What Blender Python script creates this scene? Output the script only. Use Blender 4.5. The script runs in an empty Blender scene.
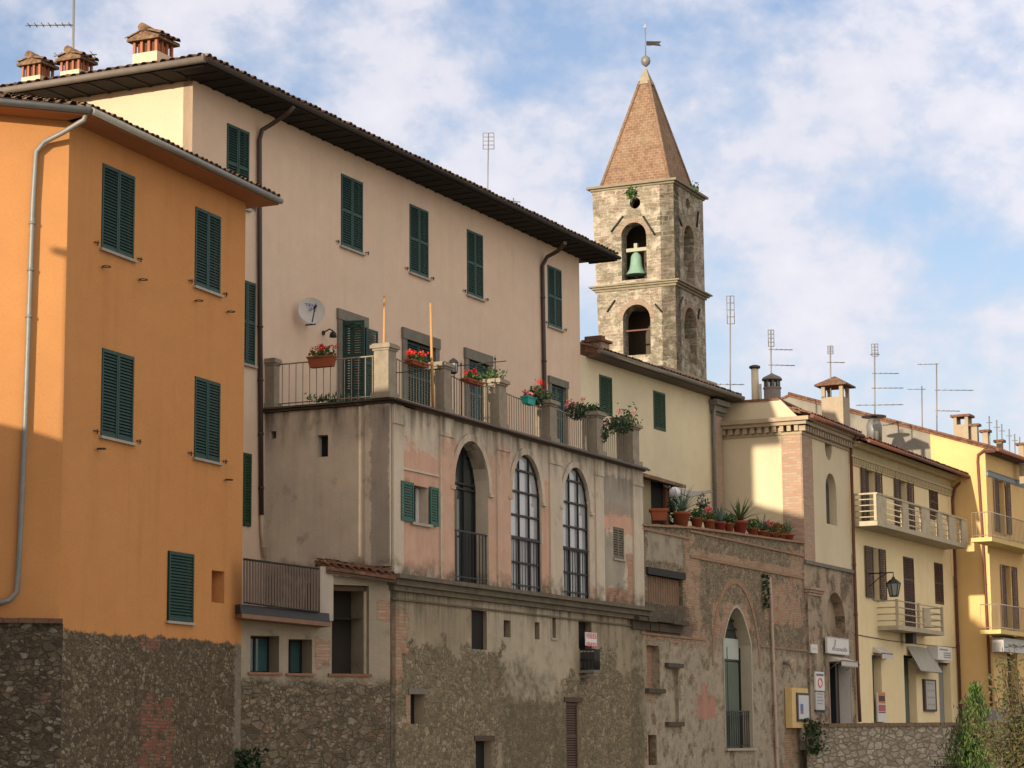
import bpy, bmesh, math, random
from mathutils import Vector, Matrix
from mathutils.geometry import tessellate_polygon
random.seed(7)
rad = math.radians
SC = bpy.context.scene
COL = SC.collection
PI = math.pi

# ------------------------------------------------------------------ camera
FPX = 2305.0; PITCH = rad(8.97); ROLL = .0086; CZ = 1.6
_F = Vector((0, math.cos(PITCH), math.sin(PITCH))); _U0 = Vector((0, -math.sin(PITCH), math.cos(PITCH))); _R0 = Vector((1, 0, 0))
_U = math.cos(ROLL)*_U0 + math.sin(ROLL)*_R0
_R = math.cos(ROLL)*_R0 - math.sin(ROLL)*_U0
cd = bpy.data.cameras.new('camera'); cam = bpy.data.objects.new('camera', cd); COL.objects.link(cam)
cd.sensor_width = 36; cd.lens = FPX*36/1024; cd.clip_start = .5; cd.clip_end = 6000
M = Matrix((( _R.x, _U.x, -_F.x, 0), (_R.y, _U.y, -_F.y, 0), (_R.z, _U.z, -_F.z, CZ), (0, 0, 0, 1)))
cam.matrix_world = M
SC.camera = cam

# ------------------------------------------------------------------ light
SUN_EL = 8.0
BETA = 2.9                       # sun azimuth off the facades' own direction
FD = 25.3
_d = Vector((math.sin(rad(FD)), math.cos(rad(FD)))); _n = Vector((math.cos(rad(FD)), -math.sin(rad(FD))))
sh = -math.cos(rad(BETA))*_d - math.sin(rad(BETA))*_n          # horizontal direction to the sun
sdir = Vector((sh.x*math.cos(rad(SUN_EL)), sh.y*math.cos(rad(SUN_EL)), math.sin(rad(SUN_EL))))
ld = bpy.data.lights.new('sun', 'SUN'); ld.energy = 3.3; ld.angle = rad(.5); ld.color = (1.0, .84, .63)
sun = bpy.data.objects.new('sun', ld); COL.objects.link(sun); sun.location = (-60, -60, 60)
sun.rotation_euler = sdir.to_track_quat('Z', 'Y').to_euler()
W = bpy.data.worlds.new('World'); SC.world = W; W.use_nodes = True
wn = W.node_tree; wn.nodes.clear()
def _w(t): return wn.nodes.new(t)
wo = _w('ShaderNodeOutputWorld'); bg = _w('ShaderNodeBackground'); sky = _w('ShaderNodeTexSky')
sky.sky_type = 'NISHITA'; sky.sun_disc = False; sky.sun_elevation = rad(SUN_EL)
sky.sun_rotation = math.atan2(sdir.x, sdir.y)
sky.air_density = 1.0; sky.dust_density = 1.2; sky.ozone_density = 1.6
tc = _w('ShaderNodeTexCoord'); mp = _w('ShaderNodeMapping'); mp.inputs['Scale'].default_value = (1, 1, 1.35); mp.inputs['Location'].default_value = (1.3, .4, .2)
wn.links.new(tc.outputs['Generated'], mp.inputs['Vector'])
n1 = _w('ShaderNodeTexNoise'); n1.inputs['Scale'].default_value = 13.0; n1.inputs['Detail'].default_value = 9; n1.inputs['Roughness'].default_value = .55; n1.inputs['Distortion'].default_value = .1
n2 = _w('ShaderNodeTexNoise'); n2.inputs['Scale'].default_value = 45; n2.inputs['Detail'].default_value = 6; n2.inputs['Roughness'].default_value = .6
for n in (n1, n2): wn.links.new(mp.outputs['Vector'], n.inputs['Vector'])
am = _w('ShaderNodeMath'); am.operation = 'MULTIPLY_ADD'; am.inputs[1].default_value = .3; wn.links.new(n2.outputs['Fac'], am.inputs[0]); wn.links.new(n1.outputs['Fac'], am.inputs[2])
cr = _w('ShaderNodeValToRGB'); cr.color_ramp.elements[0].position = .5; cr.color_ramp.elements[1].position = .71
cr.color_ramp.elements[0].color = (0, 0, 0, 1); cr.color_ramp.elements[1].color = (.88, .88, .88, 1)
wn.links.new(am.outputs[0], cr.inputs['Fac'])
cm = _w('ShaderNodeValToRGB'); cm.color_ramp.elements[0].position = .5; cm.color_ramp.elements[1].position = .85
cm.color_ramp.elements[0].color = (3.2, 3.4, 4.0, 1); cm.color_ramp.elements[1].color = (4.7, 4.5, 4.75, 1)
wn.links.new(am.outputs[0], cm.inputs['Fac'])
hs = _w('ShaderNodeHueSaturation'); hs.inputs['Saturation'].default_value = .9; hs.inputs['Value'].default_value = 1.0
wn.links.new(sky.outputs[0], hs.inputs['Color'])
mx = _w('ShaderNodeMix'); mx.data_type = 'RGBA'
tm = _w('ShaderNodeMix'); tm.data_type = 'RGBA'; tm.blend_type = 'MULTIPLY'; tm.inputs['Factor'].default_value = 1; tm.inputs[7].default_value = (1.0, .94, 1.07, 1); wn.links.new(hs.outputs[0], tm.inputs[6])
wn.links.new(cr.outputs['Color'], mx.inputs['Factor']); wn.links.new(tm.outputs[2], mx.inputs[6])
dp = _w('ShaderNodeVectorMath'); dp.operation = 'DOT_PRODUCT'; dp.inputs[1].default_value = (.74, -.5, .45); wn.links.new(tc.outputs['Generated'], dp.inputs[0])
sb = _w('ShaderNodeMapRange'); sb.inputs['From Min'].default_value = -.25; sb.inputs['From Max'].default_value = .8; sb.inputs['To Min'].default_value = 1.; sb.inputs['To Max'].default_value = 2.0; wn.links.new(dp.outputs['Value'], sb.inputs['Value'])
sv = _w('ShaderNodeVectorMath'); sv.operation = 'SCALE'; wn.links.new(cm.outputs['Color'], sv.inputs[0]); wn.links.new(sb.outputs[0], sv.inputs['Scale'])      # clouds brightened right of and behind the camera, added to fill shaded facades
wt = _w('ShaderNodeMix'); wt.data_type = 'RGBA'; wt.blend_type = 'MULTIPLY'; wt.inputs[7].default_value = (1.12, 1.0, .78, 1); wq = _w('ShaderNodeMapRange'); wq.inputs['From Min'].default_value = -.2; wq.inputs['From Max'].default_value = .5; wn.links.new(dp.outputs['Value'], wq.inputs['Value']); wn.links.new(wq.outputs[0], wt.inputs['Factor']); wn.links.new(sv.outputs[0], wt.inputs[6])  # warm tint on those same clouds, added to warm the shaded facades
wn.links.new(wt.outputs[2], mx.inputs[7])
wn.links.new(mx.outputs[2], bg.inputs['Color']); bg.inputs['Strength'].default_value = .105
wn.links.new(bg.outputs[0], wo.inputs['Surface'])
SC.view_settings.view_transform = 'Standard'; SC.view_settings.look = 'None'; SC.view_settings.gamma = 1
SC.view_settings.exposure = 0.95
SC.render.engine = 'CYCLES'; SC.render.resolution_x = 1024; SC.render.resolution_y = 768

# ------------------------------------------------------------------ helpers
def ray(px, py):
    return _F + ((px-512)/FPX)*_R + ((384-py)/FPX)*_U

class Plane:
    """A vertical plane: u runs along it (to the right seen from outside), z up, off outward."""
    def __init__(s, O, a):
        s.O = Vector((O[0], O[1])); s.a = a; r = rad(a)
        s.D = Vector((math.sin(r), math.cos(r))); s.N = Vector((math.cos(r), -math.sin(r)))
    @classmethod
    def anc(c, px, py, Y, a):
        r = ray(px, py); return c((r.x/r.y*Y, Y), a)
    def at(s, px, py, off=0):
        r = ray(px, py); O = s.O + off*s.N
        t = O.dot(s.N)/(r.x*s.N.x + r.y*s.N.y)
        p = r*t
        return ((Vector((p.x, p.y))-O).dot(s.D), p.z+CZ)
    def P(s, u, z, off=0):
        q = s.O + u*s.D + off*s.N
        return Vector((q.x, q.y, z))
    def xyz(s, px, py, off=0):
        u, z = s.at(px, py, off); return s.P(u, z, off)
    def rect(s, x0, y0, x1, y1, off=0):
        a = s.at(x0, y0, off); b = s.at(x1, y1, off)
        return (a[0], b[0], b[1], a[1])        # u0,u1,z0,z1
    def shift(s, off):
        q = s.O + off*s.N; return Plane(q, s.a)
    def end(s, u):                              # plane of an end wall facing back along -D at u
        q = s.O + u*s.D; return Plane(q, s.a+90)
    def uv(s, px, py, off=0):
        u, z = s.at(px, py, off); return (s.O.dot(s.D)+u, z)

class MB:
    def __init__(s): s.v = []; s.f = []; s.smooth = []
    def face(s, pts, sm=False):
        i = len(s.v); s.v += [Vector(p) for p in pts]; s.f.append(list(range(i, i+len(pts)))); s.smooth.append(sm)
    def hexa(s, p):                             # p: 8 points, bottom 4 ccw then top 4
        i = len(s.v); s.v += [Vector(q) for q in p]
        for f in ((3,2,1,0),(4,5,6,7),(0,1,5,4),(1,2,6,5),(2,3,7,6),(3,0,4,7)):
            s.f.append([i+k for k in f]); s.smooth.append(False)
    def box(s, x0, x1, y0, y1, z0, z1):
        s.hexa([(x0,y0,z0),(x1,y0,z0),(x1,y1,z0),(x0,y1,z0),(x0,y0,z1),(x1,y0,z1),(x1,y1,z1),(x0,y1,z1)])
    def pbox(s, pl, u0, u1, z0, z1, o0, o1):
        P = pl.P
        s.hexa([P(u0,z0,o1),P(u1,z0,o1),P(u1,z0,o0),P(u0,z0,o0),P(u0,z1,o1),P(u1,z1,o1),P(u1,z1,o0),P(u0,z1,o0)])
    def tube(s, pts, r, seg=8, cap=True):
        pts = [Vector(p) for p in pts]; n = len(pts); rr = r if isinstance(r, (list, tuple)) else [r]*n
        base = len(s.v); prev = None
        for i, p in enumerate(pts):
            t = (pts[min(i+1, n-1)]-pts[max(i-1, 0)]).normalized()
            ref = Vector((0,0,1)) if abs(t.z) < .9 else Vector((1,0,0))
            a = t.cross(ref).normalized()
            if prev is not None and a.dot(prev) < 0: a = -a
            prev = a
            b = t.cross(a).normalized()
            for k in range(seg):
                w = 2*PI*k/seg; s.v.append(p+(a*math.cos(w)+b*math.sin(w))*rr[i])
        for i in range(n-1):
            for k in range(seg):
                k2 = (k+1) % seg
                s.f.append([base+i*seg+k, base+i*seg+k2, base+(i+1)*seg+k2, base+(i+1)*seg+k]); s.smooth.append(True)
        if cap:
            s.f.append([base+k for k in range(seg)][::-1]); s.smooth.append(False)
            s.f.append([base+(n-1)*seg+k for k in range(seg)]); s.smooth.append(False)
    def lathe(s, c, prof, seg=14, sm=True):
        c = Vector(c); base = len(s.v); n = len(prof)
        for r, z in prof:
            for k in range(seg):
                w = 2*PI*k/seg; s.v.append(c+Vector((r*math.cos(w), r*math.sin(w), z)))
        for i in range(n-1):
            for k in range(seg):
                k2 = (k+1) % seg
                s.f.append([base+i*seg+k, base+i*seg+k2, base+(i+1)*seg+k2, base+(i+1)*seg+k]); s.smooth.append(sm)
        s.f.append([base+k for k in range(seg)][::-1]); s.smooth.append(False)
        s.f.append([base+(n-1)*seg+k for k in range(seg)]); s.smooth.append(False)
    def leaf(s, p, size, asp=.5, up=0):
        d = Vector((random.gauss(0,1), random.gauss(0,1), random.gauss(up,1))).normalized()
        e = d.cross(Vector((random.gauss(0,1), random.gauss(0,1), random.gauss(0,1)))).normalized()
        k = size*(.6+.8*random.random()); a = d*k*.5; b = e*k*asp*.5
        p = Vector(p)
        s.face([p-a, p+b, p+a, p-b])
    def sheet(s, pl, outline, holes=(), thick=.3, off=0, rim=True, reveals=None):
        """wall with openings; every opening gets reveals of depth thick (or its own)"""
        polys = [outline]+[h for h in holes]
        flat = [q for p in polys for q in p]
        tris = tessellate_polygon([[Vector((q[0], q[1], 0)) for q in p] for p in polys])
        i = len(s.v); s.v += [pl.P(u, z, off) for u, z in flat]
        for t in tris:
            a, b, c = (flat[k] for k in t)
            ar = (b[0]-a[0])*(c[1]-a[1])-(c[0]-a[0])*(b[1]-a[1])
            if abs(ar) < 1e-9: continue
            tt = t if ar > 0 else t[::-1]
            s.f.append([i+k for k in tt]); s.smooth.append(False)
        for j, p in enumerate(polys):
            if j == 0 and not rim: continue
            ar = sum(p[k][0]*p[(k+1) % len(p)][1]-p[(k+1) % len(p)][0]*p[k][1] for k in range(len(p)))
            q = p if ar > 0 else p[::-1]
            d = thick if j == 0 or reveals is None else reveals[j-1]
            for k in range(len(q)):
                a, b = q[k], q[(k+1) % len(q)]
                f = [pl.P(a[0],a[1],off), pl.P(a[0],a[1],off-d), pl.P(b[0],b[1],off-d), pl.P(b[0],b[1],off)]
                if j: f = f[::-1]
                s.face(f)
    def build(s, name, mat, parent=None, origin=None, label=None, world=True):
        org = Vector(origin) if origin is not None else (parent_loc(parent) if parent is not None and world else Vector((0,0,0)))
        me = bpy.data.meshes.new(name)
        me.from_pydata([tuple(v-org) for v in s.v], [], s.f)
        me.polygons.foreach_set('use_smooth', s.smooth)
        me.update()
        uvl = me.uv_layers.new(name='UVMap')
        buf = [0.0]*(2*len(me.loops))
        for p in me.polygons:
            n = p.normal
            h = math.hypot(n.x, n.y)
            for li in p.loop_indices:
                v = s.v[me.loops[li].vertex_index]
                if abs(n.z) > .92 or h < 1e-6: a, b = v.x, v.y
                else: a, b = (-n.y*v.x+n.x*v.y)/h, v.z/max(h, .3)
                buf[2*li] = a; buf[2*li+1] = b
        uvl.data.foreach_set('uv', buf)
        for m in (mat if isinstance(mat, (list, tuple)) else [mat]): me.materials.append(m)
        o = bpy.data.objects.new(name, me); COL.objects.link(o)
        if parent is not None:
            o.parent = parent
            if origin is not None: o.location = org-parent_loc(parent) if world else org
        elif origin is not None: o.location = org
        if label: o['label'] = label
        return o

def parent_loc(o):
    v = Vector((0,0,0))
    while o is not None:
        v = v+Vector(o.location); o = o.parent
    return v

def thing(name, label, cat, loc=(0,0,0), group=None, kind=None, rot=None):
    o = bpy.data.objects.new(name, None); COL.objects.link(o); o.location = loc; o.empty_display_size = .3
    if rot is not None: o.rotation_euler = rot
    o['label'] = label; o['category'] = cat
    if group: o['group'] = group
    if kind: o['kind'] = kind
    return o
def tag(o, label=None, cat=None, group=None, kind=None):
    if label: o['label'] = label
    if cat: o['category'] = cat
    if group: o['group'] = group
    if kind: o['kind'] = kind
    return o
def copy_tree(o, parent=None):
    c = o.copy(); COL.objects.link(c); c.parent = parent
    for ch in list(o.children): copy_tree(ch, c)
    return c

# ------------------------------------------------------------------ materials
class Mat:
    def __init__(s, name, rough=.9, spec=.25):
        s.m = bpy.data.materials.new(name); s.m.use_nodes = True; s.t = s.m.node_tree
        s.b = s.t.nodes['Principled BSDF']; s.b.inputs['Roughness'].default_value = rough
        s.b.inputs['Specular IOR Level'].default_value = spec
        s._uv = None
    def n(s, t): return s.t.nodes.new(t)
    def l(s, a, b): s.t.links.new(a, b)
    def uv(s):
        if s._uv is None:
            s._uv = s.n('ShaderNodeUVMap').outputs[0]
        return s._uv
    def map(s, v, sc=(1,1,1), loc=(0,0,0)):
        m = s.n('ShaderNodeMapping'); m.inputs['Scale'].default_value = sc; m.inputs['Location'].default_value = loc
        s.l(v, m.inputs['Vector']); return m.outputs[0]
    def noise(s, scale, detail=4, rough=.55, dist=0, vec=None, col=False):
        n = s.n('ShaderNodeTexNoise'); n.inputs['Scale'].default_value = scale; n.inputs['Detail'].default_value = detail
        n.inputs['Roughness'].default_value = rough; n.inputs['Distortion'].default_value = dist
        s.l(vec if vec is not None else s.uv(), n.inputs['Vector']); return n.outputs['Color' if col else 'Fac']
    def ramp(s, f, stops, interp='LINEAR'):
        r = s.n('ShaderNodeValToRGB'); r.color_ramp.interpolation = interp
        e = r.color_ramp.elements
        while len(e) < len(stops): e.new(.5)
        for i, (p, c) in enumerate(stops):
            e[i].position = p
            if not isinstance(c, (tuple, list)): c = (c, c, c)
            e[i].color = (*c[:3], 1)
        s.l(f, r.inputs['Fac']); return r.outputs['Color']
    def mix(s, f, a, b, mode='MIX'):
        m = s.n('ShaderNodeMix'); m.data_type = 'RGBA'; m.blend_type = mode; m.clamp_factor = True
        for sock, val in ((m.inputs['Factor'], f), (m.inputs[6], a), (m.inputs[7], b)):
            if isinstance(val, (int, float)): sock.default_value = val if sock.name == 'Factor' else (val, val, val, 1)
            elif isinstance(val, (tuple, list)): sock.default_value = (*val[:3], 1)
            else: s.l(val, sock)
        return m.outputs[2]
    def math(s, op, a, b=0., c=None, clamp=False):
        m = s.n('ShaderNodeMath'); m.operation = op; m.use_clamp = clamp
        for i, val in enumerate((a, b) if c is None else (a, b, c)):
            if isinstance(val, (int, float)): m.inputs[i].default_value = val
            else: s.l(val, m.inputs[i])
        return m.outputs[0]
    def vor(s, scale, feature='F1', vec=None, rnd=1.):
        v = s.n('ShaderNodeTexVoronoi'); v.feature = feature; v.inputs['Scale'].default_value = scale; v.inputs['Randomness'].default_value = rnd
        s.l(vec if vec is not None else s.uv(), v.inputs['Vector']); return v
    def sep(s, v):
        n = s.n('ShaderNodeSeparateXYZ'); s.l(v, n.inputs[0]); return n.outputs
    def warp(s, amt, scale, vec=None):
        vec = vec if vec is not None else s.uv()
        n = s.noise(scale, 3, vec=vec, col=True)
        a = s.n('ShaderNodeVectorMath'); a.operation = 'SUBTRACT'; s.l(n, a.inputs[0]); a.inputs[1].default_value = (.5,.5,.5)
        b = s.n('ShaderNodeVectorMath'); b.operation = 'SCALE'; s.l(a.outputs[0], b.inputs[0]); b.inputs['Scale'].default_value = amt
        c = s.n('ShaderNodeVectorMath'); c.operation = 'ADD'; s.l(b.outputs[0], c.inputs[0]); s.l(vec, c.inputs[1])
        return c.outputs[0]
    def done(s, col, h=None, bs=.6, bd=.02):
        if isinstance(col, (tuple, list)): s.b.inputs['Base Color'].default_value = (*col[:3], 1)
        else: s.l(col, s.b.inputs['Base Color'])
        if h is not None:
            b = s.n('ShaderNodeBump'); b.inputs['Strength'].default_value = bs; b.inputs['Distance'].default_value = bd
            s.l(h, b.inputs['Height']); s.l(b.outputs[0], s.b.inputs['Normal'])
        return s.m
    # --- layers: return (colour, height)
    def L_plaster(s, c, var=.25, stain=.25, c2=None, seed=0.):
        v = s.map(s.uv(), loc=(seed, seed, 0))
        big = s.noise(.35, 6, .6, .3, vec=v); mid = s.noise(2.2, 5, .65, vec=v); fine = s.noise(22, 4, .7, vec=v)
        c2 = c2 or tuple(x*.8 for x in c)
        col = s.mix(s.ramp(big, [(.3, 0), (.72, 1)]), c, c2)
        col = s.mix(s.ramp(mid, [(.35, 0), (.75, var)]), col, tuple(x*.62 for x in c))
        st = s.noise(1., 5, .6, vec=s.map(v, (2.6, .22, 1)))
        col = s.mix(s.ramp(st, [(.5, 0), (.8, stain)]), col, tuple(x*.45 for x in c))
        col = s.mix(s.ramp(fine, [(.3, .12), (.5, 0)]), col, (0,0,0))
        return col, s.math('ADD', s.math('MULTIPLY', mid, .6), s.math('MULTIPLY', fine, .35))
    def L_rubble(s, scale=7, stones=None, mortar=(.2,.17,.13), asp=1.35, gap=.05, hide=.74, grime=.4, cv=.95):
        v0 = s.warp(.16, 2.1); v = s.map(v0, (1, asp, 1))
        stones = stones or [(0, (.09,.065,.045)), (.3, (.17,.13,.09)), (.55, (.23,.18,.12)), (.75, (.3,.26,.2)), (.92, (.42,.37,.3)), (1, (.34,.26,.14))]
        def one(sc_, off):
            vv = s.map(v, loc=(off, off*.7, 0))
            ed = s.vor(sc_, 'DISTANCE_TO_EDGE', vv, .95); f1 = s.vor(sc_, 'F1', vv, .95)
            return ed.outputs['Distance'], s.sep(f1.outputs['Color'])
        e1, r1 = one(scale, 0); e2, r2 = one(scale*.55, 5.3)
        sel = s.ramp(s.noise(1.7, 4, .6), [(.5, 0), (.53, 1)]) if hide < 1.5 else 0.
        if hide < 1.5:
            ed = s.math('ADD', s.math('MULTIPLY', e1, s.math('SUBTRACT', 1., sel)), s.math('MULTIPLY', e2, sel))
            r = [s.math('ADD', s.math('MULTIPLY', r1[k], s.math('SUBTRACT', 1., sel)), s.math('MULTIPLY', r2[k], sel)) for k in range(3)]
        else: ed, r = e1, r1
        sc = s.ramp(r[0], stones)
        fn = s.noise(13, 5, .75); md = s.noise(2.6, 5, .7)
        sc = s.mix(s.ramp(fn, [(.38, .7), (.58, 0)]), sc, tuple(x*.45 for x in stones[1][1]))
        ragged = s.math('ADD', ed, s.math('MULTIPLY', s.math('SUBTRACT', s.noise(9, 4, .7), .5), .16 if hide < 1.5 else .06))
        g = s.ramp(ragged, [(0, 1), (gap, 1), (gap+.05, 0)])
        mo = s.mix(s.ramp(fn, [(.35, 0), (.65, 1)]), tuple(x*.6 for x in mortar), mortar)
        hid = s.ramp(s.math('ADD', s.noise(2.8, 6, .7), s.math('MULTIPLY', r[1], .3)), [(hide+.1, 0), (hide+.13, 1)])
        g2 = s.math('MAXIMUM', g, hid)
        col = s.mix(g2, sc, mo)
        crev = s.ramp(ragged, [(0, cv), (gap*.9, .0)])
        col = s.mix(s.math('MULTIPLY', s.math('MULTIPLY', crev, s.math('SUBTRACT', 1., hid)), s.ramp(md, [(.45, 1), (.7, .35)])), col, (.02,.014,.01))
        col = s.mix(s.math('MULTIPLY', s.ramp(md, [(.42, 1), (.7, 0)]), grime), col, tuple(x*.4 for x in mortar))
        h = s.math('MULTIPLY', s.math('SUBTRACT', 1., g2), s.math('ADD', .5, s.math('MULTIPLY', r[2], .7)))
        return col, s.math('ADD', h, s.math('MULTIPLY', fn, .4))
    def L_brick(s, c1=(.23,.085,.05), c2=(.3,.16,.1), mortar=(.2,.17,.13), w=.26, hgt=.07, wr=.04):
        v = s.warp(wr, 3.)
        b = s.n('ShaderNodeTexBrick'); s.l(v, b.inputs['Vector']); b.inputs['Scale'].default_value = 1
        b.inputs['Brick Width'].default_value = w; b.inputs['Row Height'].default_value = hgt; b.inputs['Mortar Size'].default_value = .012 if hgt < .1 else .02
        b.inputs['Mortar Smooth'].default_value = .3; b.inputs['Bias'].default_value = 0.
        b.inputs['Color1'].default_value = (*c1, 1); b.inputs['Color2'].default_value = (*c2, 1); b.inputs['Mortar'].default_value = (*mortar, 1)
        col = s.mix(s.ramp(s.noise(5, 4), [(.35, .5), (.6, 0)]), b.outputs['Color'], mortar)
        return col, s.math('SUBTRACT', 1., b.outputs['Fac'])
    def patch(s, rects, amp=1.1, nscale=1.6, soft=.12):
        """mask of rounded patches (u,z centre, half sizes) with ragged edges"""
        x = s.sep(s.uv()); nz = s.math('MULTIPLY', s.math('SUBTRACT', s.noise(nscale, 6, .65), .5), amp*2)
        nz = s.math('ADD', nz, s.math('MULTIPLY', s.math('SUBTRACT', s.noise(8.5, 6, .8), .5), .9))
        out = None
        for (u, z, ru, rz) in rects:
            a = s.math('DIVIDE', s.math('ABSOLUTE', s.math('SUBTRACT', x[0], u)), ru)
            b = s.math('DIVIDE', s.math('ABSOLUTE', s.math('SUBTRACT', x[1], z)), rz)
            d = s.math('ADD', s.math('MAXIMUM', a, b), nz)
            m = s.math('DIVIDE', s.math('SUBTRACT', 1.+soft*.4, d), soft*.8, clamp=True)
            out = m if out is None else s.math('MAXIMUM', out, m)
        return out
    def below(s, z, amp=.5, nscale=1.3, soft=.08):
        x = s.sep(s.uv()); nz = s.math('MULTIPLY', s.math('SUBTRACT', s.noise(nscale, 6, .65), .5), amp*2)
        return s.math('DIVIDE', s.math('SUBTRACT', s.math('ADD', z, nz), x[1]), soft, clamp=True)
    def thr(s, scale, lo, hi, detail=5, rough=.6, vec=None):
        return s.ramp(s.noise(scale, detail, rough, vec=vec), [(lo, 0), (hi, 1)])
def lay(m, a, b, f): return m.mix(f, a[0], b[0]), m.mix(f, a[1], b[1])

def simple(name, c, rough=.7, var=.3, sc=6., spec=.3, metal=0., bump=0.):
    m = Mat(name, rough, spec); m.b.inputs['Metallic'].default_value = metal
    v = m.n('ShaderNodeTexCoord').outputs['Object']
    n = m.noise(sc, 5, .65, vec=v)
    col = m.mix(m.ramp(n, [(.3, var), (.7, 0)]), c, tuple(x*.45 for x in c))
    oi = m.n('ShaderNodeObjectInfo'); k = m.math('MULTIPLY', oi.outputs['Random'], .3); col = m.mix(k, col, tuple(min(1, x*.55+.012) for x in c))
    return m.done(col, n if bump else None, bump, .01)
def plaster(name, c, **k):
    m = Mat(name, .93, .15); col, h = m.L_plaster(c, **k); return m.done(col, h, .35, .012)

# ------------------------------------------------------------------ planes of the place
PK = Plane.anc(350, 250, 56, 25.3)                       # long pink house
_u, _z = PK.at(265, 405); _p = PK.P(_u, 0); TLF = Plane((_p.x, _p.y), 115.3)       # side of the terrace block
_u, _z = TLF.at(391, 400); _p = TLF.P(_u, 0); QF = Plane((_p.x, _p.y), 25.3)        # arcaded front
OF = Plane.anc(117, 250, 44, 20.9)                       # orange house
OU0 = -1.81; OU1 = 5.36
_p = OF.P(OU0, 0); OL = Plane((_p.x, _p.y), 68)          # its sunny left wall
_u, _z = QF.at(645, 620); QU1 = _u; _p = QF.P(_u, 0); RF = Plane((_p.x, _p.y), 25.5)  # brick terrace house
_u, _z = RF.at(803, 520); RU1 = _u; _p = RF.P(_u, 0); CF = Plane((_p.x, _p.y), 25.6); CE = CF.end(0)   # cream house
_u, _z = CF.at(853, 600); CU1 = _u; _p = CF.P(_u, 0); YF = Plane((_p.x, _p.y), 26.8)   # balcony house
_u, _z = YF.at(955, 600); YU1 = _u; YE = YF.end(_u)                                     # far yellow house, sunlit end
_u, _z = YE.at(987, 500); YEU1 = _u; _p = YE.P(_u, 0); ZF = Plane((_p.x, _p.y), 28.5)
_u, _z = PK.at(580, 345); PU1 = 14.2; _p = PK.P(PU1, 0); GF = Plane((_p.x, _p.y), 28.3)  # green-shuttered cream house
PU0 = -7.12; PE = PK.end(PU0)
TF = Plane.anc(675.2, 285, 115, 114.5)                   # tower front
TU = TF.at(594, 285)[0]
TR = TF.end(0); TR = Plane(TF.O, 24.5)                   # tower right face (runs away)

def pr(pl, x0, y0, x1, y1, off=0):
    a = pl.uv(x0, y0, off); b = pl.uv(x1, y1, off)
    return ((a[0]+b[0])/2, (a[1]+b[1])/2, abs(b[0]-a[0])/2, abs(b[1]-a[1])/2)

# ------------------------------------------------------------------ shared materials
M_green = simple('shutter_green', (.008,.045,.037), .55, .3, 3)
M_green2 = simple('shutter_teal', (.015,.1,.075), .55, .3, 3)
M_blue = simple('shutter_blue_green', (.035,.085,.1), .6, .35, 3)
M_gold = simple('shutter_leaf_green', (.02,.065,.032), .6, .3, 3)
M_brown = simple('shutter_brown', (.075,.035,.025), .6, .3, 3)
M_dark = simple('dark_interior', (.012,.011,.01), .9, .2, 2)
M_sill = simple('sill_stone', (.38,.34,.29), .85, .4, 5, .2)
M_stone = simple('grey_stone', (.2,.185,.155), .9, .55, 4, .15, bump=.4)
M_stonepil = simple('terrace_pillar_stone', (.3,.26,.2), .9, .6, 5, .15, bump=.5)
M_iron = simple('dark_iron', (.025,.023,.022), .6, .3, 8)
M_rail = simple('cream_painted_iron', (.3,.26,.2), .6, .4, 9)
M_galv = simple('galvanised_metal', (.22,.22,.205), .5, .45, 6, .4, .2)
M_pipe = simple('brown_metal', (.055,.033,.028), .5, .4, 6, .4)
M_rust = simple('rust_red_metal', (.16,.06,.04), .6, .45, 5, .3)
M_cpipe = simple('beige_pipe', (.5,.39,.3), .7, .4, 4)
M_wood = simple('old_wood', (.09,.06,.04), .85, .5, 5)
M_pole = simple('pale_wood', (.5,.28,.12), .7, .3, 5)
M_terra = simple('terracotta', (.32,.09,.04), .85, .35, 8)
M_white = simple('white_paint', (.6,.58,.55), .7, .25, 5)
M_ant = simple('antenna_metal', (.22,.21,.2), .5, .3, 5, .5, .3)
M_conc = simple('weathered_concrete', (.5,.43,.31), .9, .6, 3, .15, bump=.3)
M_leaf = simple('leaf_green', (.05,.11,.025), .65, .5, 9, .3)
M_leafd = simple('leaf_dark_green', (.025,.06,.02), .65, .5, 9, .3)
M_agave = simple('agave_blue_green', (.12,.2,.15), .6, .35, 6, .3)
M_fred = simple('geranium_red', (.6,.025,.02), .6, .2, 9)
M_fpink = simple('petal_pink', (.65,.2,.2), .6, .2, 9)
M_bronze = simple('verdigris_bronze', (.2,.34,.26), .6, .45, 3, .3)
M_black = simple('black_paint', (.02,.02,.02), .5, .1, 5)
M_cloth = simple('grey_canvas', (.34,.32,.3), .9, .4, 3)

def glass(name, c):
    m = Mat(name, .08, .6); n = m.noise(.8, 3); col = m.mix(m.ramp(n, [(.35, 0), (.65, .6)]), c, tuple(x*.55 for x in c)); return m.done(col)
M_glass = glass('window_glass', (.36,.38,.4)); M_glassd = glass('dark_glass', (.03,.04,.04)); M_glassb = glass('blue_glass', (.05,.12,.13))

def tiles_mat(name, a, b, c):
    m = Mat(name, .92, .15); v = m.n('ShaderNodeTexCoord').outputs['Object']
    n = m.noise(3.2, 5, .7, vec=v); n2 = m.noise(11, 4, .7, vec=v)
    col = m.ramp(n, [(.25, b), (.48, a), (.7, c)]); col = m.mix(m.ramp(n2, [(.4, .6), (.6, 0)]), col, (.04,.03,.022))
    return m.done(col, n2, .5, .01)
M_tile = tiles_mat('old_roof_tile', (.2,.12,.075), (.1,.065,.045), (.3,.22,.13))
M_tiler = tiles_mat('red_roof_tile', (.2,.095,.06), (.12,.065,.045), (.26,.17,.11))

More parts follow.
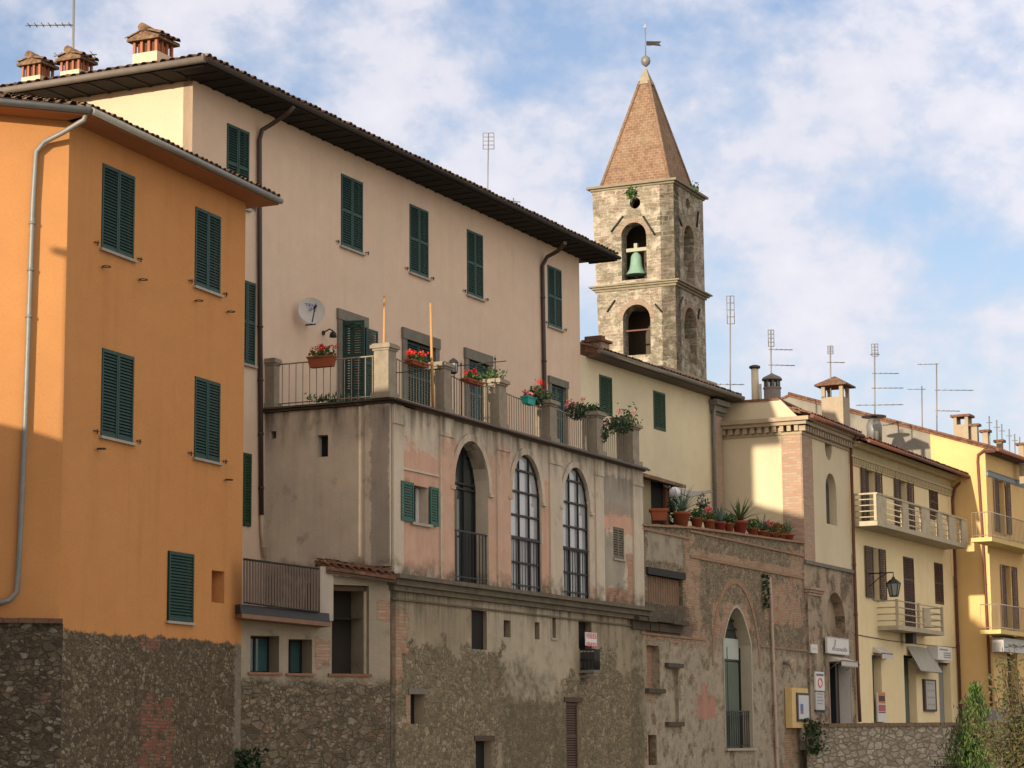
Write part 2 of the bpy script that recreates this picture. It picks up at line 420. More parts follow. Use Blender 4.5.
# ------------------------------------------------------------------ building helpers
def rectpoly(r): return [(r[0], r[2]), (r[1], r[2]), (r[1], r[3]), (r[0], r[3])]
def archpoly(r, spring=None, n=12, pointed=False):
    u0, u1, z0, z1 = r; c = (u0+u1)/2; hw = (u1-u0)/2
    sp = z1-hw if spring is None else spring
    pts = [(u0, z0), (u1, z0)]
    for i in range(n+1):
        w = PI*i/n
        x = math.cos(w); y = math.sin(w)
        if pointed: y = (1-abs(x)**1.9) if abs(x) < 1 else 0
        pts.append((c+hw*x, sp+(z1-sp)*y))
    return pts
def leaf(pl, u0, u1, z0, z1, off, mat, parent, mid=0, pitch=.06, name='shutter', st=.05):
    mb = MB(); a, b = off-.018, off+.018
    if u1-u0 < .2: st = .03
    mb.pbox(pl, u0, u0+st, z0, z1, a, b); mb.pbox(pl, u1-st, u1, z0, z1, a, b)
    rails = [z0+.035]+[z0+(z1-z0)*(k+1)/(mid+1) for k in range(mid)]+[z1-.035]
    for z in rails: mb.pbox(pl, u0+st, u1-st, z-.035, z+.035, a+.002, b-.002)
    P = pl.P
    for k in range(len(rails)-1):
        za, zb = rails[k]+.035, rails[k+1]-.035; n = max(1, int((zb-za)/pitch)); d = (zb-za)/n
        for j in range(n):
            z = za+j*d; x0, x1 = u0+st, u1-st
            mb.hexa([P(x0,z,b-.006),P(x1,z,b-.006),P(x1,z+d*.62,a+.004),P(x0,z+d*.62,a+.004),
                     P(x0,z+.012,b-.004),P(x1,z+.012,b-.004),P(x1,z+d*.62+.012,a+.006),P(x0,z+d*.62+.012,a+.006)])
    return mb.build(name, mat, parent)
def window_shut(house, pl, r, holes, mat, mid=0, sill=True, leaves=2, off=-.01, hooks=False, depth=.14):
    u0, u1, z0, z1 = r
    holes.append(rectpoly(r))
    mb = MB(); mb.pbox(pl, u0-.001, u1+.001, z0-.001, z1+.001, -depth-.03, -depth)
    w = mb.build('window', M_dark, house)
    g = .006; n = leaves; dw = (u1-u0)/n
    for k in range(n):
        leaf(pl, u0+k*dw+g, u0+(k+1)*dw-g, z0+g, z1-g, off, mat, w, mid)
    if sill:
        mb = MB(); mb.pbox(pl, u0-.06, u1+.06, z0-.055, z0-.004, -.1, .07); mb.build('sill', M_sill, w)
    if hooks:
        for s, u in ((0, u0-.2), (1, u1+.2)):
            mb = MB(); mb.tube([pl.P(u-.07, z0+.06, .02), pl.P(u+.07, z0+.06, .05)], .012, 5); mb.tube([pl.P(u+.02, z0+.1, .045), pl.P(u+.02, z0+.0, .045)], .012, 5)
            mb.build('shutter_hook', M_iron, w)
    return w
def tile_field(mb, p0, a, b, w, Lf, pitch=.24, r=.085, row=.44):
    a = Vector(a).normalized(); b = Vector(b).normalized(); n = a.cross(b).normalized()
    if n.z < 0: n = -n
    k = int(w/pitch)
    for i in range(k):
        x = (i+.5)*w/k; L = Lf(x) if callable(Lf) else Lf
        s = random.uniform(-.03, .02)
        while s < L-.05:
            e = min(s+row+.03, L)
            h0 = .035+random.uniform(0, .02); h1 = h0-.015; jx = random.uniform(-.012, .012)
            r0 = r*random.uniform(.95, 1.08); r1 = r*.82
            A = []; B = []
            for q in range(6):
                t = PI*q/5
                A.append(p0+a*(x+jx+r0*math.cos(t))+b*s+n*(h0+r0*.8*math.sin(t)))
                B.append(p0+a*(x+jx+r1*math.cos(t))+b*e+n*(h1+r1*.8*math.sin(t)))
            for q in range(5): mb.face([A[q], A[q+1], B[q+1], B[q]])
            s += row
def slab(mb, pts, t):
    """a thin slab from a polygon, thickened downward"""
    pts = [Vector(p) for p in pts]; mb.face(pts); lo = [p-Vector((0,0,t)) for p in pts]; mb.face(lo[::-1])
    for i in range(len(pts)):
        j = (i+1) % len(pts); mb.face([pts[i], lo[i], lo[j], pts[j]])
def hip_roof(house, pl, u0, u1, depth, z, over, slope, mt, soff, gut=None, rafters=True, fields=('front', 'left'), gr=.07, hip=(True, True), zslope=0.):
    """hipped roof over the rectangle u0..u1 x depth behind pl, eaves at height z (+zslope per metre of u)"""
    tn = math.tan(rad(slope)); hw = depth/2+over
    U0, U1 = u0-over, u1+over
    def Q(u, o, zz=0): return pl.P(u, z+.12+zz+zslope*(u-u0), o)
    ra = U0+(hw if hip[0] else 0); rb = U1-(hw if hip[1] else 0)
    if ra > rb: ra = rb = (ra+rb)/2
    F0, F1, B0, B1 = Q(U0, over), Q(U1, over), Q(U0, -depth-over), Q(U1, -depth-over)
    R0, R1 = Q(ra, over-hw, hw*tn), Q(rb, over-hw, hw*tn)
    mb = MB()
    for f in ([F0, F1, R1, R0], [B1, B0, R0, R1], [B0, F0, R0], [F1, B1, R1]): mb.face(f)
    d = Vector((0,0,-.1)); mb.face([F0+d, B0+d, B1+d, F1+d])
    for a, b in ((F0, F1), (F1, B1), (B1, B0), (B0, F0)): mb.face([a, a+d, b+d, b])
    D3 = Vector((pl.D.x, pl.D.y, 0)); N3 = Vector((pl.N.x, pl.N.y, 0)); cs = math.hypot(1, tn)
    roof = mb.build('roof', mt, house)
    tb = MB()
    if 'front' in fields:
        def Lf(x): return min(hw, x if hip[0] else hw, (U1-U0-x) if hip[1] else hw)*cs
        tile_field(tb, F0, D3+Vector((0,0,zslope)), -N3+Vector((0,0,tn)), U1-U0, Lf)
    if 'left' in fields:
        w = 2*hw
        tile_field(tb, B0, N3, D3+Vector((0,0,tn)), w, lambda x: min(x, w-x)*cs)
    if 'right' in fields:
        w = 2*hw
        tile_field(tb, F1, -N3, -D3+Vector((0,0,tn)), w, lambda x: min(x, w-x)*cs)
    tb.build('roof_tiles', mt, roof)
    if rafters:
        rb_ = MB(); n = int((U1-U0)/.55)
        for i in range(n+1):
            u = U0+.08+(U1-U0-.16)*i/n; zz = z+zslope*(u-u0)
            rb_.pbox(pl, u-.045, u+.045, zz-.05, zz+.018, -.02, over-.06)
        pe = pl.end(u0); n = int(depth/.55)
        for i in range(n+1):
            v = -depth+depth*i/n
            rb_.pbox(pe, v-.045, v+.045, z-.05, z+.018, -.02, over-.06)
        rb_.build('rafters', soff, roof)
    if gut:
        g = MB(); k = z+.04
        o = over+gr*.8
        g.tube([pl.P(U1+.02, k+zslope*(U1-u0), o), pl.P(U0-gr*.8, k, o), pl.P(U0-gr*.8, k, -depth-over)], gr, 8)
        g.build('gutter', gut, roof)
    return roof
def pipe(house, pts, mat, r=.05, clamps=3, name='drainpipe'):
    mb = MB(); mb.tube(pts, r, 8)
    L = [Vector(p) for p in pts]; i = max(range(len(L)-1), key=lambda k: (L[k]-L[k+1]).length)
    for k in range(clamps):
        q = L[i].lerp(L[i+1], (k+.5)/clamps); d = (L[i+1]-L[i]).normalized()*.025
        mb.tube([q-d, q+d], r*1.28, 8)
    return mb.build(name, mat, house)
def backs(mb, pl, u0, u1, z0, z1, depth, front=False, left=True, right=True):
    P = pl.P
    if left: mb.face([P(u0,z0,-depth), P(u0,z0,0), P(u0,z1,0), P(u0,z1,-depth)])
    if right: mb.face([P(u1,z0,0), P(u1,z0,-depth), P(u1,z1,-depth), P(u1,z1,0)])
    mb.face([P(u1,z0,-depth), P(u0,z0,-depth), P(u0,z1,-depth), P(u1,z1,-depth)])
    mb.face([P(u0,z1-.01,-depth), P(u0,z1-.01,-.02), P(u1,z1-.01,-.02), P(u1,z1-.01,-depth)])

# ================================================================== GROUND
m = Mat('pale_gravel_ground', .95, .1)
v = m.n('ShaderNodeTexCoord').outputs['Object']
gc = m.mix(m.ramp(m.noise(.12, 6, vec=v), [(.35, 0), (.65, 1)]), (.3,.27,.21), (.4,.36,.29)); gn = m.noise(4, 6, .7, vec=v)
gc = m.mix(m.ramp(gn, [(.35, .6), (.6, 0)]), gc, (.16,.14,.09)); M_ground = m.done(gc, gn, .6, .05)
mb = MB(); mb.face([(-3000,-1000,0),(3000,-1000,0),(3000,4500,0),(-3000,4500,0)])
tag(mb.build('ground', M_ground), kind='structure')
m = Mat('stone_paving', .85, .2)
pc, ph = m.L_brick((.2,.19,.17), (.26,.24,.21), (.1,.09,.08), .6, .35, .02); M_pave = m.done(pc, ph, .4, .01)
mb = MB()
q0 = RF.P(RU1-.5, 0); 
mb.v = []
slab(mb, [(q0.x-.3, 76.3, 1.75), (60, 76.3, 1.75), (75, 170, 1.75), (30, 170, 1.75), (9, 84, 1.75)], .3)
tag(mb.build('street', M_pave), kind='structure')
mb = MB(); slab(mb, [(q0.x, 76.35, 1.74), (60, 76.35, 1.74), (75, 170, 1.7), (30, 170, 1.7), (9, 84, 1.74)], 1.95)
tag(mb.build('terrain_bank', M_ground), kind='structure')

# ================================================================== ORANGE HOUSE
def build_orange():
    base = OF.P(OU0, 0)
    H = thing('orange_house', 'orange plastered house with dark green louvred shutters on a rubble stone base', 'house', base)
    org = (.52,.25,.095)
    m = Mat('orange_plaster', .92, .15)
    a = m.L_plaster(org, var=.2, stain=.26, c2=(.49,.225,.08)); 
    b = m.L_rubble(9.5, asp=1.55, mortar=(.17,.135,.09), hide=.74, stones=[(0,(.07,.05,.033)),(.3,(.14,.105,.07)),(.6,(.2,.155,.1)),(.8,(.28,.23,.16)),(.94,(.4,.35,.27)),(1,(.32,.24,.13))])
    c = m.L_brick((.2,.06,.04), (.24,.11,.07), (.13,.1,.08))
    pat = m.math('MULTIPLY', m.patch([pr(OF,140,632,162,652), pr(OF,140,698,172,768)], 1., 2.), m.thr(5, .42, .5))
    st = lay(m, b, c, pat)
    patc = m.patch([pr(OF,235,625,252,770)], .9, 2.)
    st = lay(m, st, m.L_plaster((.3,.26,.21), var=.6), m.math('MULTIPLY', patc, .6))
    zb = OF.uv(120, 632)[1]
    x = m.sep(m.uv()); 
    f = m.below(zb-.02, .22, 2.2, .05)
    u_l = OF.uv(59, 630)[0]; u_r = OF.uv(243, 630)[0]
    col, h = lay(m, a, st, f)
    MO = m.done(col, h, .7, .035)
    m = Mat('orange_plaster_left', .92, .15); col, h = m.L_plaster(org, var=.1, stain=.12); MOL = m.done(col, h, .35, .012)
    holes = []
    W = []
    for r in ((102.5,162.6,133.3,260), (195.4,206,219.8,295), (102,347.4,132.4,443), (194.8,375.8,219.2,463)):
        window_shut(H, OF, OF.rect(*r), holes, M_green, 0, True, 2, .0, True)
    window_shut(H, OF, OF.rect(167.7,550.5,191.7,622.8), holes, M_green, 0, True, 1, .03)
    r = OF.rect(211.8,570,224.2,603.6); holes.append(rectpoly(r))
    mb = MB(); mb.pbox(OF, r[0], r[1], r[2], r[3], -.32, -.3); mb.build('niche', MOL, H)
    zt = 13.5
    mb = MB(); mb.sheet(OF, rectpoly((OU0, OU1, 0, zt)), holes, .3)
    # body behind
    A = OF.P(OU0,0); B = OF.P(OU1,0); 
    Bb = B+Vector((-.934,.357,0))*1.25; Cc = Bb+Vector((-.904,.427,0))*6.5
    Lf = OL.P(-9,0)
    pts = [B, Bb, Cc, Lf+Vector((-.42,.906,0))*9, Lf]
    for i in range(len(pts)-1):
        a_, b_ = pts[i], pts[i+1]; up = Vector((0,0,zt)); mb.face([a_, b_, b_+up, a_+up])
    mb.build('wall', MO, H)
    zl = OL.at(30, 617)[1]
    mb = MB(); mb.sheet(OL, rectpoly((-9, 0, zl-.2, zt)), (), .3); mb.build('wall', MOL, H)
    m = Mat('rubble_base', .95, .1); b = m.L_rubble(7.6, asp=1.5, mortar=(.13,.11,.08), hide=.74, stones=[(0,(.06,.045,.035)),(.3,(.12,.095,.07)),(.6,(.17,.135,.1)),(.8,(.25,.21,.16)),(.94,(.36,.32,.27)),(1,(.26,.2,.12))]); c = m.L_brick((.2,.07,.05), (.25,.13,.1), (.13,.11,.09))
    col, h = lay(m, b, c, m.math('MULTIPLY', m.thr(.9, .62, .7), .8)); MB_ = m.done(col, h, .8, .04)
    mb = MB(); mb.pbox(OL, -9, .06, 0, zl-.12, -.3, .12); mb.build('stone_base', MB_, H)
    mb = MB(); 
    for k in range(32):
        mb.pbox(OL, -8.6+k*.27, -8.6+k*.27+.262, zl-.12, zl-.03+random.uniform(-.008,.008), -.05, .22)
    mb.build('brick_ledge', simple('ledge_brick', (.16,.09,.06), .9, .6, 6, bump=.4), H)
    # roof
    o = .58; zr = zt+.02
    def cross(p, d, q, e):
        k = ((q.x-p.x)*e.y-(q.y-p.y)*e.x)/(d.x*e.y-d.y*e.x); return p+d*k
    fo = OF.O+OF.N*o; lo = OL.O+OL.N*o
    g0 = cross(fo, OF.D, lo, OL.D); ue = OF.at(279, 198, o)[0]
    G0 = Vector((g0.x, g0.y, zr)); G1 = OF.P(ue, zr, o); G2 = OL.P(-9.5, zr, o)
    tn = math.tan(rad(17)); 
    def up(p, n, k): return p+Vector((-n.x*k, -n.y*k, k*tn))
    hipd = Vector((-(OF.N.x+OL.N.x), -(OF.N.y+OL.N.y), 0)).normalized(); hk = 5/abs(hipd.x*OF.N.x+hipd.y*OF.N.y)
    H0 = G0+hipd*hk+Vector((0,0,5*tn))
    T = up(G1, OF.N, 5); T2 = up(G2, OL.N, 5); t = .07
    mb = MB(); slab(mb, [G0, G1, T, H0], t); slab(mb, [G2, G0, H0, T2], t)
    roof = mb.build('roof', M_tile, H)
    tb = MB(); L = (G1-G0).length
    tile_field(tb, G0+Vector((0,0,.0)), OF.D.to_3d(), Vector((-OF.N.x, -OF.N.y, tn)), L, lambda x: min(5.1, x*2.3), .2, .075)
    L = (G2-G0).length
    tile_field(tb, G2, OL.D.to_3d(), Vector((-OL.N.x, -OL.N.y, tn)), L, lambda x: min(5.1, (L-x)*2.3), .2, .075)
    tb.build('roof_tiles', M_tile, roof)
    mb = MB(); z = zr-.09                       # boarded soffit
    slab(mb, [Vector((G0.x,G0.y,z)), OF.P(ue, z, o), OF.P(OU1+.5, z, -.25), OF.P(OU0, z, -.25)], .05)
    slab(mb, [OL.P(-9.4, z, o), Vector((G0.x,G0.y,z)), OL.P(0, z, -.25), OL.P(-9.4, z, -.25)], .05)
    mb.build('soffit', simple('orange_soffit', (.36,.15,.06), .8, .3, 4), roof)
    mb = MB(); k = zr-.06; r = .068
    mb.tube([OL.P(-9.5, k, o+.05), Vector((G0.x, G0.y, k))+Vector((OL.N.x, OL.N.y, 0))*.05], r, 8)
    mb.tube([Vector((G0.x, G0.y, k))+Vector((OF.N.x, OF.N.y, 0))*.05, OF.P(ue, k, o+.05)], r, 8); mb.build('gutter', M_galv, roof)
    # downpipe on the left wall
    px = [((89,104),.56), ((84,120),.5), ((62,133),.25), ((44,142),.12), ((36,152),.08), ((33,200),.08), ((28,340),.08), ((25,425),.08), ((19,560),.08), ((17,592),.08), ((9,600),.1), ((-6,605),.1)]
    pipe(H, [OL.xyz(x, y, f) for (x, y), f in px], M_galv, .052, 3)
    # small rings and vents below the windows
    for x, y in ((102,267),(139,280),(195,301),(227,312),(97,449),(225,480)):
        u, z = OF.at(x, y); mb = MB(); n = 10
        mb.tube([OF.P(u+.09*math.cos(2*PI*k/n), z, .1+.08*math.sin(2*PI*k/n)) for k in range(n+1)], .011, 5)
        mb.tube([OF.P(u, z, 0), OF.P(u, z, .03)], .012, 5)
        mb.build('pot_ring', M_iron, H)
build_orange()

# ================================================================== INVENTED HOUSES BESIDE THE CAMERA (out of view, added to cast the evening shade)
def build_shade_casters():
    MN = plaster('shade_caster_plaster', (.55,.45,.33))
    for lab, x0, x1, y0, y1, z, rise in (('low invented ochre house out of view at the left, added to shade the foot of the orange wall', -24, -15.07, 22, 30, 9.2, 1.4), ('taller invented ochre house out of view at the left, added to shade the terrace side wall', -14.93, -8.1, 22, 30, 12.7, 0.)):
        H = thing('shade_caster_house', lab, 'house', ((x0+x1)/2, y0, 0)); mb = MB(); mb.box(x0, x1, y0, y1, 0, z)
        mb.build('wall', MN, H); o = .4
        mb = MB(); zr = z+max(.05, rise)
        if rise: mb.hexa([(x0-o,y0-o,z+.8),(x1,y0-o,z-.1),(x1,y1+o,z-.1),(x0-o,y1+o,z+.8),(x0-o,y0-o,z+1.8),(x1,y0-o,z+.1),(x1,y1+o,z+.1),(x0-o,y1+o,z+1.8)])
        else: mb.hexa([(x0,y0-o,z),(x1+.3,y0-o,z),(x1+.3,y1+o,z),(x0,y1+o,z),(x0,y0-o,z+.12),(x1+.3,y0-o,z+.12),(x1+.3,y1+o,z+.12),(x0,y1+o,z+.12)])
        mb.build('roof', M_tile, H)
        for k in range(3):
            mb = MB(); cx = x0+(x1-x0)*(k+.5)/3; mb.box(cx-.45, cx+.45, y0-.06, y0-.002, z*.6, z*.6+1.5); mb.build('shutter', M_green, H)
build_shade_casters()

# ================================================================== LONG PINK HOUSE
def build_pink():
    H = thing('pink_house', 'long pale pink three storey house with green shutters and deep dark eaves', 'house', PK.P(PU0, 0))
    m = Mat('pink_plaster', .92, .15)
    col, h = m.L_plaster((.66,.5,.38), var=.25, stain=.2, c2=(.6,.465,.365)); 
    col = m.mix(m.math('MULTIPLY', m.thr(.5, .5, .75), .35), col, (.6,.4,.28))
    MP = m.done(col, h, .3, .012)
    MPE = plaster('cream_end_plaster', (.64,.5,.36), var=.1, stain=.1)
    holes = []
    for r in ((227,121,248.5,196), (341,176,362.5,253), (409.4,203.7,428.2,278), (466.7,229,483,298.5), (547.3,263,561.8,327)):
        u0,u1,z0,z1 = PK.rect(*r); window_shut(H, PK, (u0,u1,13.87,15.7), holes, M_green, 1, True, 2, .0, True)
    u0,u1,z0,z1 = PK.rect(238,278,254,366); window_shut(H, PK, (u0,u1,z0,z1), holes, M_green, 1, True, 2, .02)
    u0,u1,z0,z1 = PK.rect(236,451,250,527); window_shut(H, PK, (u0,u1,z0,z1), holes, M_gold, 0, False, 2, .02)
    # doors to the terrace with grey stone surrounds
    zf = 9.3
    def door(x0, x1, y, w_in, mat, opened=False):
        u0 = PK.at(x0, y)[0]; u1 = PK.at(x1, y)[0]; zt = PK.at(x0, y)[1]
        r = (u0+w_in, u1-w_in, zf, zt-w_in*1.1)
        holes.append(rectpoly(r))
        mb = MB(); mb.pbox(PK, r[0]-.001, r[1]+.001, r[2], r[3]+.001, -.3, -.27); d = mb.build('door', M_dark, H)
        mb = MB()
        mb.pbox(PK, u0, r[0], zf, zt-.002, -.05, .05); mb.pbox(PK, r[1], u1, zf, zt-.002, -.05, .05); mb.pbox(PK, u0-.03, u1+.03, r[3], zt+.04, -.05, .07)
        mb.build('door_surround', M_stone, d)
        c = (r[0]+r[1])/2
        if not opened:
            leaf(PK, r[0]+.005, c-.005, zf+.02, r[3]-.01, -.06, mat, d, 2); leaf(PK, c+.005, r[1]-.005, zf+.02, r[3]-.01, -.06, mat, d, 2)
        else:
            w = (r[1]-r[0])/2
            leaf(PK, r[1]+.03, r[1]+.03+w*1.15, zf+.02, r[3]-.02, .09, mat, d, 2)
            pe = Plane(PK.P(r[0]+.02, 0).to_2d(), 115.3-15); leaf(pe, .02, w+.05, zf+.02, r[3]-.02, 0, mat, d, 2)
            mb = MB(); mb.pbox(PK, c, r[1]-.03, zf+.02, r[3]-.05, -.25, -.2); mb.build('door_leaf', simple('brown_door', (.09,.035,.02), .6), d)
            mb = MB(); mb.pbox(PK, c+.1, c+.18, zf+.02, r[3]-.05, -.19, -.15); mb.build('curtain', M_white, d)
    door(337, 366, 310, .2, M_green, True)
    door(401.7, 438, 328.7, .22, M_green)
    door(464, 490.7, 349, .22, M_blue)
    door(548, 566.5, 377, .16, M_blue)
    zt = 16.36
    mb = MB(); mb.sheet(PK, rectpoly((PU0, PU1, 0, zt)), holes, .25); backs(mb, PK, PU0, PU1, 0, zt, 9.5, left=False)
    mb.build('wall', MP, H)
    mb = MB(); mb.sheet(PE, rectpoly((-9.5, -.001, 0, zt)), (), .2); mb.build('wall', MPE, H)
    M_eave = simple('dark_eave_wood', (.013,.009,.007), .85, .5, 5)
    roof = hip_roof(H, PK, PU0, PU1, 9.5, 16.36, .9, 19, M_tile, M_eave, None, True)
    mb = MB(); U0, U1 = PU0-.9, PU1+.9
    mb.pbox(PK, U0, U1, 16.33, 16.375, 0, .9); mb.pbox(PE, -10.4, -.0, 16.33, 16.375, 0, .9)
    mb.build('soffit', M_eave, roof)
    g = MB(); g.tube([PK.P(U1+.05, 16.42, .95), PK.P(U0-.05, 16.42, .95)], .06, 8); g.build('gutter', M_eave, roof)
    g = MB(); g.tube([PE.P(.95, 16.42, .97), PE.P(-10.4, 16.42, .97)], .085, 8); g.build('gutter', simple('grey_brown_gutter', (.17,.14,.12), .6, .4, 5), roof)
    a = PK.xyz(294, 106, .95)
    pipe(H, [a, PK.xyz(288, 113, .8), PK.xyz(272, 124, .3), PK.xyz(262, 130, .1), PK.xyz(259.5, 140, .07), PK.xyz(260, 300, .07), PK.xyz(261.5, 515, .07)], M_pipe, .055, 4)
    pipe(H, [PK.xyz(261.5, 514, .07), PK.xyz(262, 535, .07), PK.xyz(265, 558, .1)], M_cpipe, .045, 1)
    pipe(H, [PK.xyz(565, 243, .95), PK.xyz(558, 251, .5), PK.xyz(547, 257, .12), PK.xyz(542.5, 266, .07), PK.xyz(544.8, 393, .07), PK.xyz(545.5, 436, .07)], M_pipe, .06, 2)
    # chimneys
    def chimney(x0, x1, ytop, ycap, ybase, off, zero):
        c = PE.at((x0+x1)/2, ycap, off); r = PE.at(x1, ycap, off)[0]-c[0]
        zt_ = PE.at((x0+x1)/2, ytop, off)[1]; zc = c[1]; zb = PE.at((x0+x1)/2, ybase, off)[1]; r *= .68
        pl = Plane((PE.O+PE.N*off), PE.a); u = c[0]; b = r*.72
        mb = MB(); mb.pbox(pl, u-b, u+b, zb-1.2, zb, -b, b)
        ch = mb.build('chimney', MPE, roof)
        bw = b*.2; MCB = simple('chimney_brick', (.4,.15,.08), .85, .4, 6)
        for i in range(4):
            x = u-b+.0+(2*b-bw)*i/3
            for o0, o1 in ((b-bw, b), (-b, -b+bw)): mb = MB(); mb.pbox(pl, x, x+bw, zb, zc, o0, o1); mb.build('brick_pillar', MCB, ch)
        for i in (1, 2):
            o0 = -b+(2*b-bw)*i/3
            for x in (u-b, u+b-bw): mb = MB(); mb.pbox(pl, x, x+bw, zb, zc, o0, o0+bw); mb.build('brick_pillar', MCB, ch)
        mb = MB(); mb.pbox(pl, u-b*.75, u+b*.75, zb, zc, -b*.75, b*.75)
        mb.build('flue', simple('sooty_flue', (.12,.06,.04), .9), ch)
        mb = MB(); mb.pbox(pl, u-r*.95, u+r*.95, zc, zc+.06, -r*.95, r*.95)
        P = pl.P; zr = zt_
        for s in (-1, 1):
            tile_field(mb, P(u+s*r, zc+.05, -r), Vector((pl.N.x, pl.N.y, 0)), Vector((-s*pl.D.x, -s*pl.D.y, (zr-zc-.15)/r)), 2*r, r*1.05, .2, .085, .4)
        mb.face([P(u-r,zc+.06,r*.9),P(u+r,zc+.06,r*.9),P(u,zr-.1,r*.9)]); mb.face([P(u+r,zc+.06,-r*.9),P(u-r,zc+.06,-r*.9),P(u,zr-.1,-r*.9)])
        mb.face([P(u-r,zc+.06,r*.9),P(u,zr-.1,r*.9),P(u,zr-.1,-r*.9),P(u-r,zc+.06,-r*.9)]); mb.face([P(u+r,zc+.06,-r*.9),P(u,zr-.1,-r*.9),P(u,zr-.1,r*.9),P(u+r,zc+.06,r*.9)])
        mb.tube([P(u, zr-.07, -r), P(u, zr-.03, r*1.05)], .1, 8)
        mb.build('chimney_cap', M_tile, ch)
    chimney(19, 57, 57.5, 68, 79, -1.3, 0)
    chimney(57.5, 96, 52.5, 63.5, 73, -1.3, 0)
    chimney(128.5, 178, 31, 44.5, 56, -1.1, 0)
    return H
build_pink()

